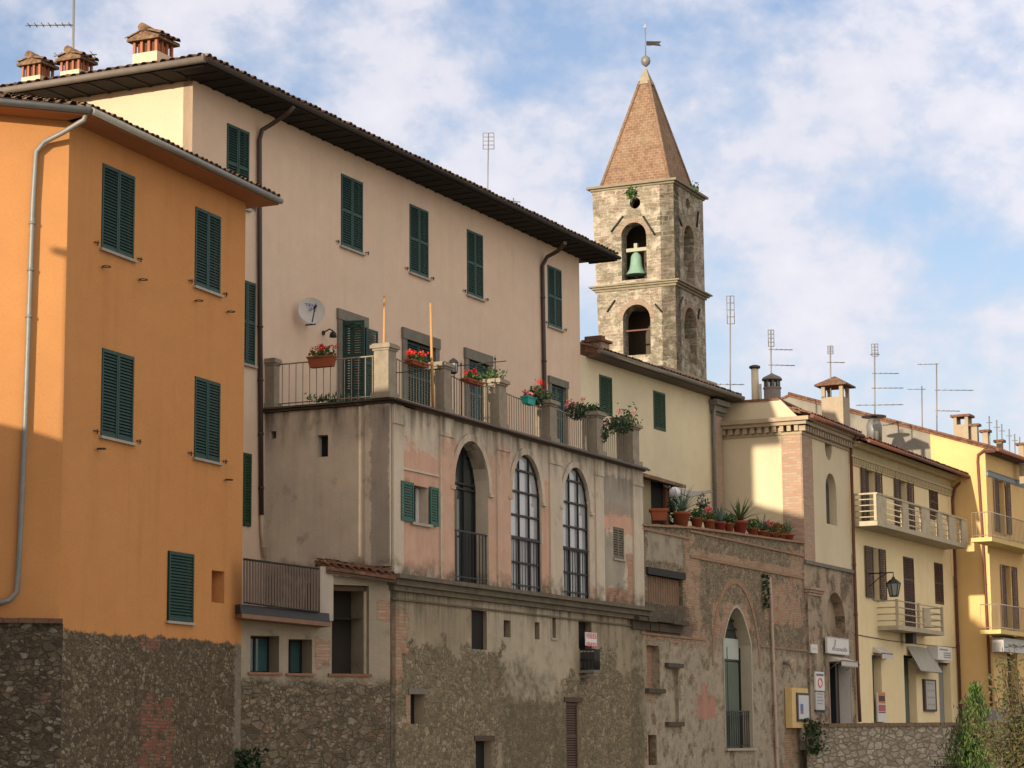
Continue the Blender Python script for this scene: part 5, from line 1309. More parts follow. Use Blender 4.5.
    for i in range(4): mb.face([q[i], q[(i+1) % 4], tp])
    mb.build('chimney_cap', M_tiler, ch)
    # round lantern chimney, slim pot, thin pipe, behind the attic
    c = CE.at(772.5, 400, -3); pl = CE.shift(-3); z0_ = CE.at(772, 403, -3)[1]-.5; z1_ = CE.at(772, 389, -3)[1]; z2_ = CE.at(772, 380.5, -3)[1]; z3_ = CE.at(772, 374.5, -3)[1]; p = pl.P(c[0], 0)
    p0 = Vector((p.x, p.y, 0))
    mb = MB(); mb.lathe(p0, [(.3,z0_),(.3,z1_),(.33,z1_),(.33,z1_+.05)], 14, False); ch = mb.build('chimney', simple('lantern_render', (.22,.2,.17), .9), rf)
    mb = MB(); 
    for k in range(8):
        w = 2*PI*k/8; mb.tube([p0+Vector((.25*math.cos(w), .25*math.sin(w), z1_)), p0+Vector((.25*math.cos(w), .25*math.sin(w), z2_))], .045, 5)
    mb.lathe(p0, [(.1,z1_),(.1,z2_)], 8); mb.build('lantern_posts', M_stone, ch)
    mb = MB(); mb.lathe(p0, [(.36,z2_),(.36,z2_+.06),(.3,z2_+.12),(.1,z3_),(.02,z3_+.05)], 14); mb.build('lantern_cap', M_stone, ch)
    c = CE.at(755.5, 400, -3); z1_ = CE.at(755, 369, -3)[1]; p = pl.P(c[0], 0); p0 = Vector((p.x, p.y, 0))
    mb = MB(); mb.lathe(p0, [(.14,z0_),(.13,z1_)], 10); ch = mb.build('chimney', MC, rf); mb = MB(); mb.lathe(p0, [(.14,z1_),(.2,z1_+.03),(.2,z1_+.1),(.1,z1_+.14)], 10); mb.build('chimney_cap', M_iron, ch)
    c = CE.at(760.6, 400, -3); z1_ = CE.at(760, 384, -3)[1]; p = pl.P(c[0], 0); mb = MB(); mb.tube([(p.x, p.y, z0_), (p.x, p.y, z1_)], .045, 8); mb.build('flue_pipe', M_white, rf)
build_cream()

# ================================================================== BALCONY HOUSE (buff yellow, brown shutters)
def open_shutters(H, pl, xs, y0, y1, holes, rev, mat, inner=M_glassd, z0=None, mid=1):
    """window with its two leaves half open: xs = outer-left, opening-left, opening-right, outer-right in the picture"""
    a = pl.at(xs[1]-1, (y0+y1)/2)[0]; b = pl.at(xs[2]+.5, (y0+y1)/2)[0]; zt = pl.at((xs[1]+xs[2])/2, y0)[1]; zb = pl.at((xs[1]+xs[2])/2, y1)[1] if z0 is None else z0
    holes.append(rectpoly((a, b, zb, zt))); rev.append(.22)
    mb = MB(); mb.pbox(pl, a-.001, b+.001, zb-.001, zt+.001, -.25, -.22); w = mb.build('window', inner, H)
    mb = MB(); mb.pbox(pl, a+.1, a+.22, zb+.02, zt-.02, -.215, -.17); mb.build('white_frame', simple('pale_blue_frame', (.4,.44,.47), .7), w)
    mb = MB(); mb.pbox(pl, a-.02, b+.02, zb-.05, zb-.003, -.1, .06); mb.build('sill', M_sill, w)
    # left leaf folded nearly perpendicular, right leaf folded back
    wl_ = (b-a)*.5
    pA = Plane(pl.P(a-.01, 0, .03).to_2d(), pl.a+180-28)           # swings outwards from its hinge
    lu = pl.at(xs[0], (y0+y1)/2)[0]; ru = pl.at(xs[3], (y0+y1)/2)[0]
    leaf(pl, lu, a-.01, zb+.01, zt-.01, .06, mat, w, mid, .075); leaf(pl, b+.01, max(ru, b+.2), zb+.01, zt-.01, .06, mat, w, mid, .075)
    return w
def build_balcony_house():
    H = thing('balcony_house', 'buff yellow house with brown shutters and a long concrete balcony above two shop awnings', 'house', YF.P(0, 0))
    MY = plaster('buff_yellow_plaster', (.8,.67,.41), var=.22, stain=.18, c2=(.74,.6,.35))
    zt = 12.3
    holes = []; rev = []
    zbal = YF.at(868, 526)[1]
    open_shutters(H, YF, (860.6,866.4,874.4,880.8), 463, 524, holes, rev, M_brown, z0=zbal)
    open_shutters(H, YF, (894,900,906.5,912.5), 474, 530, holes, rev, M_brown, z0=zbal)
    window_shut(H, YF, YF.rect(928.5,484,938,521), holes, M_brown, 1, False, 1, .02); rev.append(.15)
    open_shutters(H, YF, (864.5,873,878,884.5), 548, 599, holes, rev, M_brown)
    r = YF.rect(902.8,556,915.7,628); window_shut(H, YF, (r[0], r[1], YF.at(908,626)[1], r[3]), holes, M_brown, 2, False, 1, .0); rev.append(.15)
    window_shut(H, YF, YF.rect(933.8,562,943.8,605), holes, M_brown, 1, False, 1, .0); rev.append(.15)
    ds = []
    for x0, x1, yt, mt in ((873,882,655,M_black),(904.7,916.5,655,simple('grey_green_door', (.12,.14,.1), .8)),(939,951,662,simple('grey_door', (.25,.25,.24), .8))):
        u0 = YF.at(x0, 690)[0]; u1 = YF.at(x1, 690)[0]; z = YF.at(x0, yt)[1]; holes.append(rectpoly((u0, u1, 1.97, z))); rev.append(.3)
        mb = MB(); mb.pbox(YF, u0-.001, u1+.001, 1.96, z+.001, -.34, -.3); d = mb.build('door', mt, H)
        mb = MB(); mb.pbox(YF, u0+.01, u0+.1, 1.96, z-.01, -.3, -.1); mb.pbox(YF, u0, u1, z-.08, z-.005, -.3, -.12); mb.build('door_frame', M_black, d)
    mb = MB(); mb.sheet(YF, rectpoly((0, YU1, 0, zt)), holes, .2, reveals=rev); backs(mb, YF, 0, YU1, 0, zt, 7)
    mb.build('wall', MY, H)
    # frieze, cornice, corner strips
    MF = simple('frieze_plaster', (.52,.43,.26), .92, .4, 3)
    mb = MB(); z = YF.at(856, 442)[1]-.1
    z = zt-.75
    mb.pbox(YF, 0, YU1, z, z+.06, -.1, .07); dentils(mb, YF, 0, YU1, z+.06, .2, .11, .09, -.1, .1); mb.pbox(YF, 0, YU1, z+.26, z+.33, -.1, .14); mb.pbox(YF, 0, YU1, z+.33, zt-.12, -.1, .05)
    mb.pbox(YF, 0, YU1, zt-.12, zt-.02, -.1, .3); mb.pbox(YF, 0, YU1, zt-.019, zt+.05, -.1, .42); mb.build('frieze', MF, H)
    for q0_, q1_ in ((0, .35), (YU1-.45, YU1-.003)): mb = MB(); mb.pbox(YF, q0_, q1_, zbal-1.2, zt-.76, -.1, .035); mb.build('corner_strip', MY, H)
    P = YF.P; tn = math.tan(rad(19)); z0 = zt+.1; mb = MB(); slab(mb, [P(0, z0, .7), P(YU1+.25, z0, .7), P(YU1+.25, z0+tn*1.8, -1.3), P(0, z0+tn*1.8, -1.3)], .06); slab(mb, [P(0, z0+tn*1.8, -1.3), P(YU1, z0+tn*1.8, -1.3), P(YU1, z0+tn*1.6, -7), P(0, z0+tn*1.6, -7)], .06)
    rf = mb.build('roof', M_tiler, H)
    mb = MB(); tile_field(mb, P(0, z0, .72), YF.D.to_3d(), Vector((-YF.N.x, -YF.N.y, tn)), YU1+.25, 1.9); mb.build('roof_tiles', M_tiler, rf)
    mb = MB(); mb.tube([P(.0, z0-.06, .78), P(YU1+.3, z0-.06, .78)], .07, 8); mb.build('gutter', M_rust, rf)
    pipe(H, [P(YU1+.15, z0-.1, .55), P(YU1-.1, z0-.5, .2), P(YU1-.12, z0-1., .09), P(YU1-.12, 2, .09)], M_rust, .06, 4)
    # round vent on the roof
    p = YF.xyz(874, 421, -2.2); mb = MB(); mb.lathe((p.x,p.y,p.z-.8), [(.3,0),(.32,.6),(.22,.85),(.08,.95)], 12); mb.build('roof_vent', M_galv, rf)
    mb = MB(); mb.lathe((p.x,p.y,p.z+.15), [(.5,0),(.5,.05),(.1,.12)], 12); mb.build('vent_cap', M_pipe, rf)
    # long balcony: slab, concrete posts, horizontal bars
    B = thing  # (balcony belongs to the house)
    ua, ub = YF.at(857, 530)[0], YF.at(967, 540, .95)[0]; o = .95; zb = zbal
    ua2 = YF.at(877, 510, o)[0]; ua = max(0, min(ua, ua2))
    mb = MB(); mb.pbox(YF, ua2, ub, zb-.17, zb, -.05, o); sl = mb.build('balcony', M_conc, H)
    zr = zb+.95
    posts = [(876.7,887),(903,909),(922,930),(938,942.5),(949,956),(961.5,967)]
    for x0, x1 in posts:
        a_ = YF.at(x0, 515, o)[0]; b_ = YF.at(x1, 515, o)[0]; mb = MB(); mb.pbox(YF, a_, b_, zb+.002, zr, o-.1, o-.003); mb.build('balcony_post', M_conc, sl)
    mb = MB(); mb.pbox(YF, ua2, ub, zr, zr+.06, o-.14, o+.02); mb.pbox(YF, ua2, ua2+.12, zr-.001, zr+.058, 0, o-.14); mb.build('coping', M_conc, sl)
    for k in range(4):
        z = zb+.15+k*.21; mb = MB(); mb.tube([YF.P(ua2+.05, z, 0), YF.P(ua2+.05, z, o-.06), YF.P(ub-.05, z, o-.06)], .022, 5); mb.build('horizontal_bar', simple('cream_bar', (.5,.43,.3), .7), sl)
    mb = MB(); mb.pbox(YF, ua2+.002, ua2+.1, zb, zr, .0, .12); mb.build('balcony_post', M_conc, sl)
    # small balcony in front of the middle door
    o = .8; xa = YF.at(898.5, 620, o)[0]; xb = YF.at(944, 628, o)[0]; zs = YF.at(915, 627.5, o)[1]
    mb = MB(); mb.pbox(YF, xa, xb, zs-.16, zs, -.05, o); sl = mb.build('small_balcony', M_conc, H)
    for k in range(4):
        z = zs+.18+k*.24; mb = MB(); mb.tube([YF.P(xa+.04, z, 0), YF.P(xa+.04, z, o-.05), YF.P(xb-.04, z, o-.05), YF.P(xb-.04, z, 0)], .024, 5); mb.build('horizontal_bar', bpy.data.materials['cream_bar'], sl)
    for x in (xa+.04, (xa+xb)/2-.2, xb-.04):
        mb = MB(); mb.pbox(YF, x-.05, x+.05, zs, zs+.95, o-.1, o-.003); mb.build('balcony_post', M_conc, sl)
    mb = MB(); x = (xa+xb)/2; mb.pbox(YF, x+.4, x+1.2, zs+.1, zs+.8, o-.09, o-.01); mb.build('concrete_panel', M_conc, sl)
    mb = MB(); q = YF.xyz(911, 636, .35); mb.pbox(YF, YF.at(909,636,.35)[0], YF.at(912.5,636,.35)[0], zs-.55, zs-.165, .2, .5); mb.build('bracket', M_iron, sl)
    for y in (645,): 
        u, z = YF.at(930, y); mb = MB(); mb.tube([P(0, z+.05, .02), P(YU1*.3, z-.02, .02), P(YU1*.7, z-.02, .02), P(YU1, z+.02, .02)], .014, 4); mb.build('wall_cable', M_pipe, H)
build_balcony_house()

# ================================================================== FAR YELLOW HOUSE
def build_far():
    H = thing('far_yellow_house', 'bright yellow house at the right edge with a long gabled sunlit end wall', 'house', ZF.P(0, 0))
    MZ = plaster('bright_yellow_plaster', (.7,.475,.21), var=.08, stain=.1); MG = plaster('grey_gable_render', (.27,.25,.21), var=.5, stain=.4)
    MP_ = simple('grey_plinth', (.3,.3,.3), .9, .3, 3)
    zc = YE.at(987, 447)[1]
    pk = YE.at(789, 395); gl = YE.at(930, 431)
    zpl = YE.at(987, 708)[1]
    mb = MB(); mb.sheet(YE, [(gl[0], 8), (gl[0], 0), (YEU1-.001, 0), (YEU1-.001, zc), (gl[0], gl[1])], (), .25); mb.build('wall', MZ, H)
    lo = (pk[0]-3, pk[1]-.9); mb = MB(); mb.sheet(YE, [(lo[0], 0), (gl[0]-.002, 0), (gl[0]-.002, gl[1]), (pk[0], pk[1]), lo], (), .25); mb.build('gable_wall', MG, H)
    mb = MB(); mb.pbox(YE, -.5, YEU1+.03, 0, zpl, -.2, .04); mb.pbox(ZF, 0, 30, 0, zpl, -.2, .04); mb.build('plinth', MP_, H)
    holes = []; rev = []
    open_shutters(H, ZF, (993.6,999,1004.5,1009.5), 481, 533, holes, rev, M_brown)
    open_shutters(H, ZF, (1001,1006,1011.5,1016.5), 566, 629, holes, rev, M_brown)
    u0, u1, z1 = ZF.at(1008.5,690)[0], ZF.at(1018.5,690)[0], ZF.at(1008,652)[1]; holes.append(rectpoly((u0,u1,2.,z1))); rev.append(.3)
    mb = MB(); mb.pbox(ZF, u0, u1, 1.9, z1, -.35, -.3); mb.build('door', M_wood, H)
    L = 22
    mb = MB(); mb.sheet(ZF, rectpoly((0, L, 0, zc-.1)), holes, .25, reveals=rev); mb.face([ZF.P(L,0,0), ZF.P(L,0,-9), ZF.P(L,zc,-9), ZF.P(L,zc,0)]); mb.build('wall', MZ, H)
    mb = MB(); mb.pbox(ZF, .1, L, zc-1.15, zc-1.0, -.1, .05); mb.pbox(ZF, .1, L, zc-.95, zc-.9, -.1, .04); mb.build('string_course', simple('blue_grey_band', (.22,.27,.3), .9), H)
    # roof following the gable
    d = YF.D.to_3d(); A = YE.P(YEU1+.5, zc-.12); B = YE.P(pk[0], pk[1]+.02); C_ = YE.P(lo[0], lo[1]); f = -d*.08
    mb = MB(); slab(mb, [A+f, A+d*L, B+d*L, B+f], .09); slab(mb, [B+f, B+d*L, C_+d*L, C_+f], .09); rf = mb.build('roof', M_tiler, H)
    mb = MB(); k = (B-A); mb.tube([A+f+Vector((0,0,.05)), B+f+Vector((0,0,.05))], .06, 6); tile_field(mb, A+f, d, k.normalized(), L, 1.5); mb.build('roof_tiles', M_tiler, rf)
    mb = MB(); mb.pbox(ZF, -.1, L, zc-.24, zc-.16, -.1, .45); mb.build('soffit', simple('brown_soffit', (.1,.06,.04), .9), rf)
    mb = MB(); mb.tube([ZF.P(-.1, zc-.13, .55), ZF.P(L, zc-.13, .55)], .08, 8); mb.build('gutter', M_rust, rf)
    pipe(H, [ZF.P(-.05, zc-.15, .5), YE.xyz(984, 450, .12), YE.xyz(978, 455, .08), YE.xyz(977.7, 462, .08), YE.xyz(984, 560, .08), YE.xyz(991.5, 706, .08)], M_rust, .055, 3)
    # chimneys standing on the slope just behind the end wall
    Mc = simple('far_chimney_render', (.38,.31,.22), .9, .4, 4)
    for x0, x1, yt, yb, kind in ((953,968.5,415,437,1),(971,977.5,424,440,0),(982,988,430,443,0),(996,1002,440,450,0),(1018,1024,443,455,0)):
        off = -1.6 if x0 < 990 else -4; pl = YE.shift(off)
        q0 = YE.at(x0, yt, off); q1 = YE.at(x1, yb, off); w = (q1[0]-q0[0])
        mb = MB()
        if kind:
            zt = q0[1]; z = zt-.42; mb.pbox(pl, q0[0], q1[0], q1[1]-1, z, -w, 0)
            for a in (q0[0], q1[0]-.14):
                for o in (-.14, -w): mb.pbox(pl, a, a+.14, z, zt-.1, o, o+.14)
        else: zt = q0[1]; mb.pbox(pl, q0[0], q1[0], q1[1]-1.2, zt-.07, -w, 0)
        ch = mb.build('chimney', Mc, rf); mb = MB(); mb.pbox(pl, q0[0]-.1, q1[0]+.1, zt-.1, zt, -w-.1, .1); mb.build('chimney_cap', M_tiler, ch)
    # balconies on the street front
    for (x, y, o) in ((992,541,.8),(1001,633.5,.8)):
        u, z = ZF.at(x, y, o); mb = MB(); mb.pbox(ZF, u, u+7, z, z+.16, -.05, o); sl = mb.build('balcony', plaster('balcony_plaster', (.66,.5,.22)), H)
        mb = MB(); zz = z+.16+1.0; mb.tube([ZF.P(u+.04, zz, 0), ZF.P(u+.04, zz, o-.04), ZF.P(u+6.9, zz, o-.04)], .022, 5); mb.tube([ZF.P(u+.04, z+.25, 0), ZF.P(u+.04, z+.25, o-.04), ZF.P(u+6.9, z+.25, o-.04)], .018, 5)
        for k in range(38): mb.tube([ZF.P(u+.04+k*.18, z+.16, o-.04), ZF.P(u+.04+k*.18, zz, o-.04)], .009, 4, False)
        for k in range(5): mb.tube([ZF.P(u+.04, z+.16, k*.18), ZF.P(u+.04, zz, k*.18)], .009, 4, False)
        mb.build('balustrade', M_rail, sl)
build_far()

# ================================================================== RETAINING WALL of the square
def build_wall():
    z1 = 2.3
    a = 76.0; x0 = RF.P(RU1-.55, 0).x
    pl = Plane((x0, a), 90)
    H = thing('retaining_wall', 'low wall of pale irregular stones with brick coping below the shops', 'wall', (x0, a, 0))
    m = Mat('crazy_stone_wall', .93, .12); r = m.L_rubble(4.2, cv=.3, mortar=(.36,.315,.25), asp=1.3, gap=.05, hide=2.,
        grime=.25, stones=[(0,(.34,.29,.22)),(.4,(.48,.42,.33)),(.7,(.58,.52,.42)),(1,(.42,.37,.3))])
    MW = m.done(r[0], r[1], .9, .05)
    mb = MB(); mb.pbox(pl, 0, 22, 0, z1-.12, -.4, 0); mb.build('wall', MW, H)
    mb = MB(); n = 160
    for i in range(n): mb.pbox(pl, -.05+i*.138, -.05+i*.138+.13, z1-.12, z1-.0+random.uniform(-.006,.006), -.45, .05+random.uniform(-.01,.01))
    mb.build('brick_coping', simple('coping_brick', (.24,.165,.11), .9, .5, 5), H)
    return pl, z1
WPL, WZ = build_wall()

# ================================================================== THINGS ON AND AROUND THE HOUSES
_tmp_up = Vector((0,0,1))
def text_mesh(txt, name, pl, u, z, off, h, mat, parent, shear=0., w=None):
    c = bpy.data.curves.new(name, 'FONT'); c.body = txt; c.size = h; c.shear = shear; c.extrude = .002; c.align_x = 'CENTER'; c.resolution_u = 3
    o = bpy.data.objects.new(name, c); COL.objects.link(o)
    dg = bpy.context.evaluated_depsgraph_get(); me = bpy.data.meshes.new_from_object(o.evaluated_get(dg)); bpy.data.objects.remove(o); bpy.data.curves.remove(c)
    xs = [v.co.x for v in me.vertices] or [0]; k = 1. if w is None else w/max(1e-4, max(xs)-min(xs))
    ox = parent_loc(parent)
    for v in me.vertices:
        p = pl.P(u+v.co.x*k, z+v.co.y, off+v.co.z); v.co = p-ox
    me.materials.append(mat); o = bpy.data.objects.new(name, me); COL.objects.link(o); o.parent = parent; return o

def foliage(name, c, rad3, n, size, mat, parent, asp=.55, droop=0.):
    mb = MB(); c = Vector(c)
    for i in range(n):
        d = Vector((random.gauss(0,1), random.gauss(0,1), random.gauss(0,1))).normalized()*(random.random()**.45)
        p = c+Vector((d.x*rad3[0], d.y*rad3[1], d.z*rad3[2]-droop*random.random()*rad3[2]))
        mb.leaf(p, size, asp)
    return mb.build(name, mat, parent)
def flowers(c, rad3, n, mat, parent, clusters=6, size=.05):
    mb = MB(); c = Vector(c)
    for k in range(clusters):
        q = c+Vector((random.uniform(-1,1)*rad3[0], random.uniform(-1,1)*rad3[1], random.uniform(.2,1)*rad3[2]))
        for i in range(n): mb.leaf(q+Vector((random.gauss(0,.035), random.gauss(0,.035), random.gauss(0,.03))), size, .9)
    return mb.build('flowers', mat, parent)
def trough(pl, x0, x1, yt, yb, ox, label, fl, box=True, group='flower boxes and pots hanging on the terrace railings', plant_h=.22, lm=M_leaf, boxmat=M_terra, nl=150):
    a = pl.at(x0, yt, ox); b = pl.at(x1, yb, ox); c = (a[0]+b[0])/2; w = max(.25, (b[0]-a[0])*.9); h = a[1]-b[1]
    T = thing('flower_box', label, 'flower box', pl.P(c, b[1], ox), group)
    if box:
        mb = MB(); P = pl.P; f = .86; d = .1
        mb.hexa([P(c-w/2*f,b[1],ox+d*.8),P(c+w/2*f,b[1],ox+d*.8),P(c+w/2*f,b[1],ox-d*.8),P(c-w/2*f,b[1],ox-d*.8),P(c-w/2,a[1],ox+d),P(c+w/2,a[1],ox+d),P(c+w/2,a[1],ox-d),P(c-w/2,a[1],ox-d)])
        mb.pbox(pl, c-w/2-.015, c+w/2+.015, a[1]-.03, a[1]+.01, ox-d-.015, ox+d+.015); mb.build('box', boxmat, T)
    p = pl.P(c, a[1]+plant_h*.35, ox)
    ex = (abs(pl.D.x)*w/2+.06, abs(pl.D.y)*w/2+.06, plant_h*.7)
    foliage('foliage', p, ex, nl, .085, lm, T, .7)
    if fl: flowers(p, (ex[0]*.8, ex[1]*.8, plant_h*.9), 22, fl, T, 7)
    return T
o = -.02
trough(TLF, 308, 336, 358, 366, -.02, 'long terracotta trough of dark red geraniums on the short side railing, leftmost of all', M_fred)
trough(QF, 407.5, 427, 359, 369, .0, 'terracotta trough of scarlet geraniums just right of the terrace corner pillar', M_fred)
trough(QF, 464, 482, 378, 387, .0, 'small terracotta trough of bright red geraniums below the spiked iron uprights', M_fred)
trough(QF, 524, 533, 396, 406, .0, 'small teal pot hanging on the railing beside a bushy green plant', M_fpink, boxmat=simple('teal_pot', (.02,.35,.3), .6), plant_h=.1, nl=30)
trough(QF, 528, 546, 398, 408, .0, 'bushy green railing plant with a few orange red flowers beside the teal pot', M_fred, lm=M_leafd, plant_h=.4, nl=300, box=False)
trough(QF, 566, 588, 412, 420, .0, 'dark leafy trough plant with pale orange flowers right of the blue terrace door', M_fpink, lm=M_leafd, plant_h=.34, nl=420, box=False)
trough(QF, 603, 634, 425, 436, .0, 'widest dark trailing plant with orange flowers near the far end of the terrace', M_fpink, lm=M_leafd, plant_h=.34, nl=520, box=False)
trough(QF, 597, 607, 438, 446, .0, 'small dark hanging plant low on the railing at the far end of the terrace', None, lm=M_leafd, plant_h=.34, nl=160, box=False)
# plants on top of the parapet pillars
for k, lab, mt, n, h in ((2, 'tuft of bright green weeds on top of the third terrace pillar from the corner', M_leaf, 110, .14), (3, 'green succulent on the pillar next to the blue door', M_leaf, 90, .12),
                         (5, 'dark trailing plant spilling over the last terrace pillar', M_leafd, 220, .2), (4, 'moss and creeping leaves covering the top of the fourth long side pillar', M_leafd, 160, .1)):
    c = QF.P(PILL[k][0], PILL[k][1]+.03, -.15); mb = MB()
    for i in range(n): mb.leaf(c+Vector((random.gauss(0,.14), random.gauss(0,.16), abs(random.gauss(0,h)))), .09, .6)
    tag(mb.build('pillar_plant', mt, None, origin=c), lab, 'plant')
c = TLF.xyz(329, 402, -.02); mb = MB()
for i in range(120): mb.leaf(c+Vector((random.gauss(0,.22), random.gauss(0,.08), abs(random.gauss(0,.09)))), .13, .3, 1.5)
tag(mb.build('weed_tuft', M_leaf, None, origin=c), 'grass and weeds growing from the short side terrace edge below the geraniums', 'weeds')
# wooden poles on the terrace
for x0, y0, x1, y1, pl, o_, lab in ((384.5,296,383.5,347,QF,-.5,'shorter pale wooden pole rising behind the terrace corner pillar'),(430.5,303,433,409,QF,.02,'tall pale wooden pole tied to the railing right of the first geranium trough')):
    a = pl.xyz(x0, y0, o_); b = pl.xyz(x1, y1, o_); 
    if o_ < 0: b.z = ZT+.05
    mb = MB(); b.x, b.y = b.x, b.y; mb.tube([b, a], [.04,.028], 7); tag(mb.build('wooden_pole', M_pole, None, origin=b), lab, 'pole')
# spiked uprights and cross bar, lantern
S = thing('iron_uprights', 'tall spiked iron uprights with a horizontal bar rising above the terrace railing', 'ironwork', QF.P(QF.at(455,400)[0], ZT, .0))
for x, y0 in ((450.5,372),(457,360),(464,360),(498,355)):
    b = QF.at(x, y0); mb = MB(); mb.tube([QF.P(b[0], ZT+.05 if x < 480 else ZT+1.1, -.08), QF.P(b[0], b[1]-.08, -.08), QF.P(b[0], b[1], -.08)], [.013,.013,.003], 5); mb.lathe(QF.P(b[0], b[1]-.12, -.08), [(.014,0),(.03,.03),(.014,.06)], 6); mb.build('spiked_upright', M_iron, S)
mb = MB(); mb.tube([QF.xyz(457,366,-.08), QF.xyz(506,361,-.08)], .013, 5); mb.build('cross_bar', M_iron, S); mb = MB(); mb.tube([QF.xyz(393,373,-.08), QF.xyz(440,369,-.08)], .012, 5); mb.build('cross_bar', M_iron, S)
c = QF.xyz(453.5, 374, -.05); L_ = thing('terrace_lantern', 'small black glass lantern among the iron uprights of the terrace', 'lantern', c)
mb = MB(); mb.lathe(c, [(.06,0),(.1,.04)], 6, False); mb.lathe(c+Vector((0,0,.26)), [(.13,0),(.09,.07),(.02,.12)], 6, False)
for k in range(6): w = PI*k/3; mb.tube([c+Vector((.085*math.cos(w), .085*math.sin(w), .03)), c+Vector((.11*math.cos(w), .11*math.sin(w), .27))], .01, 4)
mb.build('lantern_frame', M_iron, L_); mb = MB(); mb.lathe(c+Vector((0,0,.04)), [(.07,0),(.095,.21)], 6, False); mb.build('lantern_glass', M_glass, L_)
# satellite dish and wall lamp
p = PK.P(*PK.at(311, 312, .35), .35); pd = PK.P(*PK.at(311, 314), 0)
D_ = thing('satellite_dish', 'round off-white satellite dish with small blue lettering on the pink wall', 'satellite dish', PK.xyz(306, 324))
mb = MB(); ax = Vector((PK.N.x*.7-PK.D.x*.72, PK.N.y*.7-PK.D.y*.72, .25)).normalized(); a1 = ax.cross(_tmp_up).normalized(); a2 = a1.cross(ax).normalized()
rings = [(0,0),(.12,.01),(.24,.045),(.33,.09)]
prev = None
for r, h in rings[1:]:
    cur = [p+ax*h+(a1*math.cos(2*PI*k/24)+a2*math.sin(2*PI*k/24)*1.04)*r for k in range(24)]
    if prev is None: mb.face(cur, True)
    else:
        for k in range(24): mb.face([prev[k], prev[(k+1) % 24], cur[(k+1) % 24], cur[k]], True)
    prev = cur
cur = [q-ax*.012 for q in prev]
for k in range(24): mb.face([prev[k], cur[k], cur[(k+1) % 24], prev[(k+1) % 24]])
mb.build('reflector', simple('dish_white', (.5,.48,.45), .6, .15, 3), D_)
mb = MB(); mb.tube([PK.xyz(306,325), PK.xyz(306,325)+PK.N.to_3d()*.25, p-ax*.02], .025, 6); mb.build('mount', M_galv, D_)
mb = MB(); q = p-a2*-.0; f = p+ax*.4-a2*.05; mb.tube([p-a2*.32, f], .014, 5) ; mb.tube([f-ax*.06, f+ax*.05], .035, 8); mb.build('feed_arm', M_iron, D_)
class FP:      # small local frame on the dish face for its lettering
    def __init__(s): pass
    def P(s, u, z, off): return p+ax*(.05+off)+(-a1 if a1.dot(PK.D.to_3d()) < 0 else a1)*u+(a2 if a2.z > 0 else -a2)*z
fp = FP(); M_blueink = simple('blue_ink', (.05,.1,.35), .6, .1)
text_mesh('TELE', 'lettering', fp, .0, .13, .0, .1, M_blueink, D_, 0, .3); text_mesh('iM', 'lettering', fp, .02, .0, .0, .14, M_blueink, D_, 0, .16)
q = PK.xyz(323, 333, 0); n3 = PK.N.to_3d(); L_ = thing('wall_lamp', 'small black wall lamp below the satellite dish', 'lamp', q)
mb = MB(); mb.tube([q, q+n3*.18+Vector((0,0,.08)), q+n3*.28+Vector((0,0,.03))], .018, 5); mb.tube([q-n3*.0, q+n3*.03], .06, 8); mb.build('bracket', M_iron, L_)
mb = MB(); mb.lathe(q+n3*.28+Vector((0,0,-.13)), [(.09,0),(.075,.1),(.03,.15)], 8); mb.build('lamp_head', M_iron, L_)
# for-sale sign and caged box at the lower wall
Mr = simple('red_ink', (.6,.03,.06), .6, .1)
r = QF.rect(585.5,632,597,646.5,.12); T = thing('for_sale_sign', 'small white sign with red lettering above the iron basket of the old wall', 'sign', QF.P(r[0], r[2], .1))
mb = MB(); mb.pbox(QF, r[0], r[1], r[2], r[3], .1, .12); mb.build('board', simple('sign_white', (.75,.7,.68), .6, .15), T)
zz = (r[2]+r[3])/2; text_mesh('VENDESI', 'lettering', QF, (r[0]+r[1])/2, zz+.02, .123, .2, Mr, T, 0, (r[1]-r[0])*.88); text_mesh('VENDESI', 'lettering', QF, (r[0]+r[1])/2, zz-.2, .123, .17, Mr, T, 0, (r[1]-r[0])*.88)
r = QF.rect(584,648.5,602,669.5,.4); T = thing('iron_basket', 'dark iron window basket jutting from the old wall under the small white sign', 'basket', QF.P(r[0], r[2], 0))
u0 = QF.at(580,655)[0]; u1 = r[1]-.15
mb = MB()
for z in (r[2], (r[2]+r[3])/2, r[3]): mb.tube([QF.P(u0, z, 0), QF.P(u0, z, .4), QF.P(u1, z, .4), QF.P(u1, z, 0)], .018, 5)
for k in range(12): u = u0+(u1-u0)*k/11; mb.tube([QF.P(u, r[2], .4), QF.P(u, r[3], .4)], .01, 4)
for k in range(4): mb.tube([QF.P(u0, r[2], .1*k), QF.P(u0, r[3], .1*k)], .01, 4)
mb.build('basket_grille', M_iron, T); mb = MB(); mb.pbox(QF, u0+.03, u1-.03, r[2]+.02, r[3]-.06, .02, .36); mb.build('dark_crate', simple('dark_plastic', (.05,.05,.055), .6, .4, 4), T)
mb = MB(); mb.pbox(QF, u0-.05, u1+.05, r[2]-.1, r[2]-.02, -.05, .4); mb.pbox(QF, u0, u1, r[2]-.22, r[2]-.16, -.05, .25); mb.build('stone_bracket', M_stone, T)

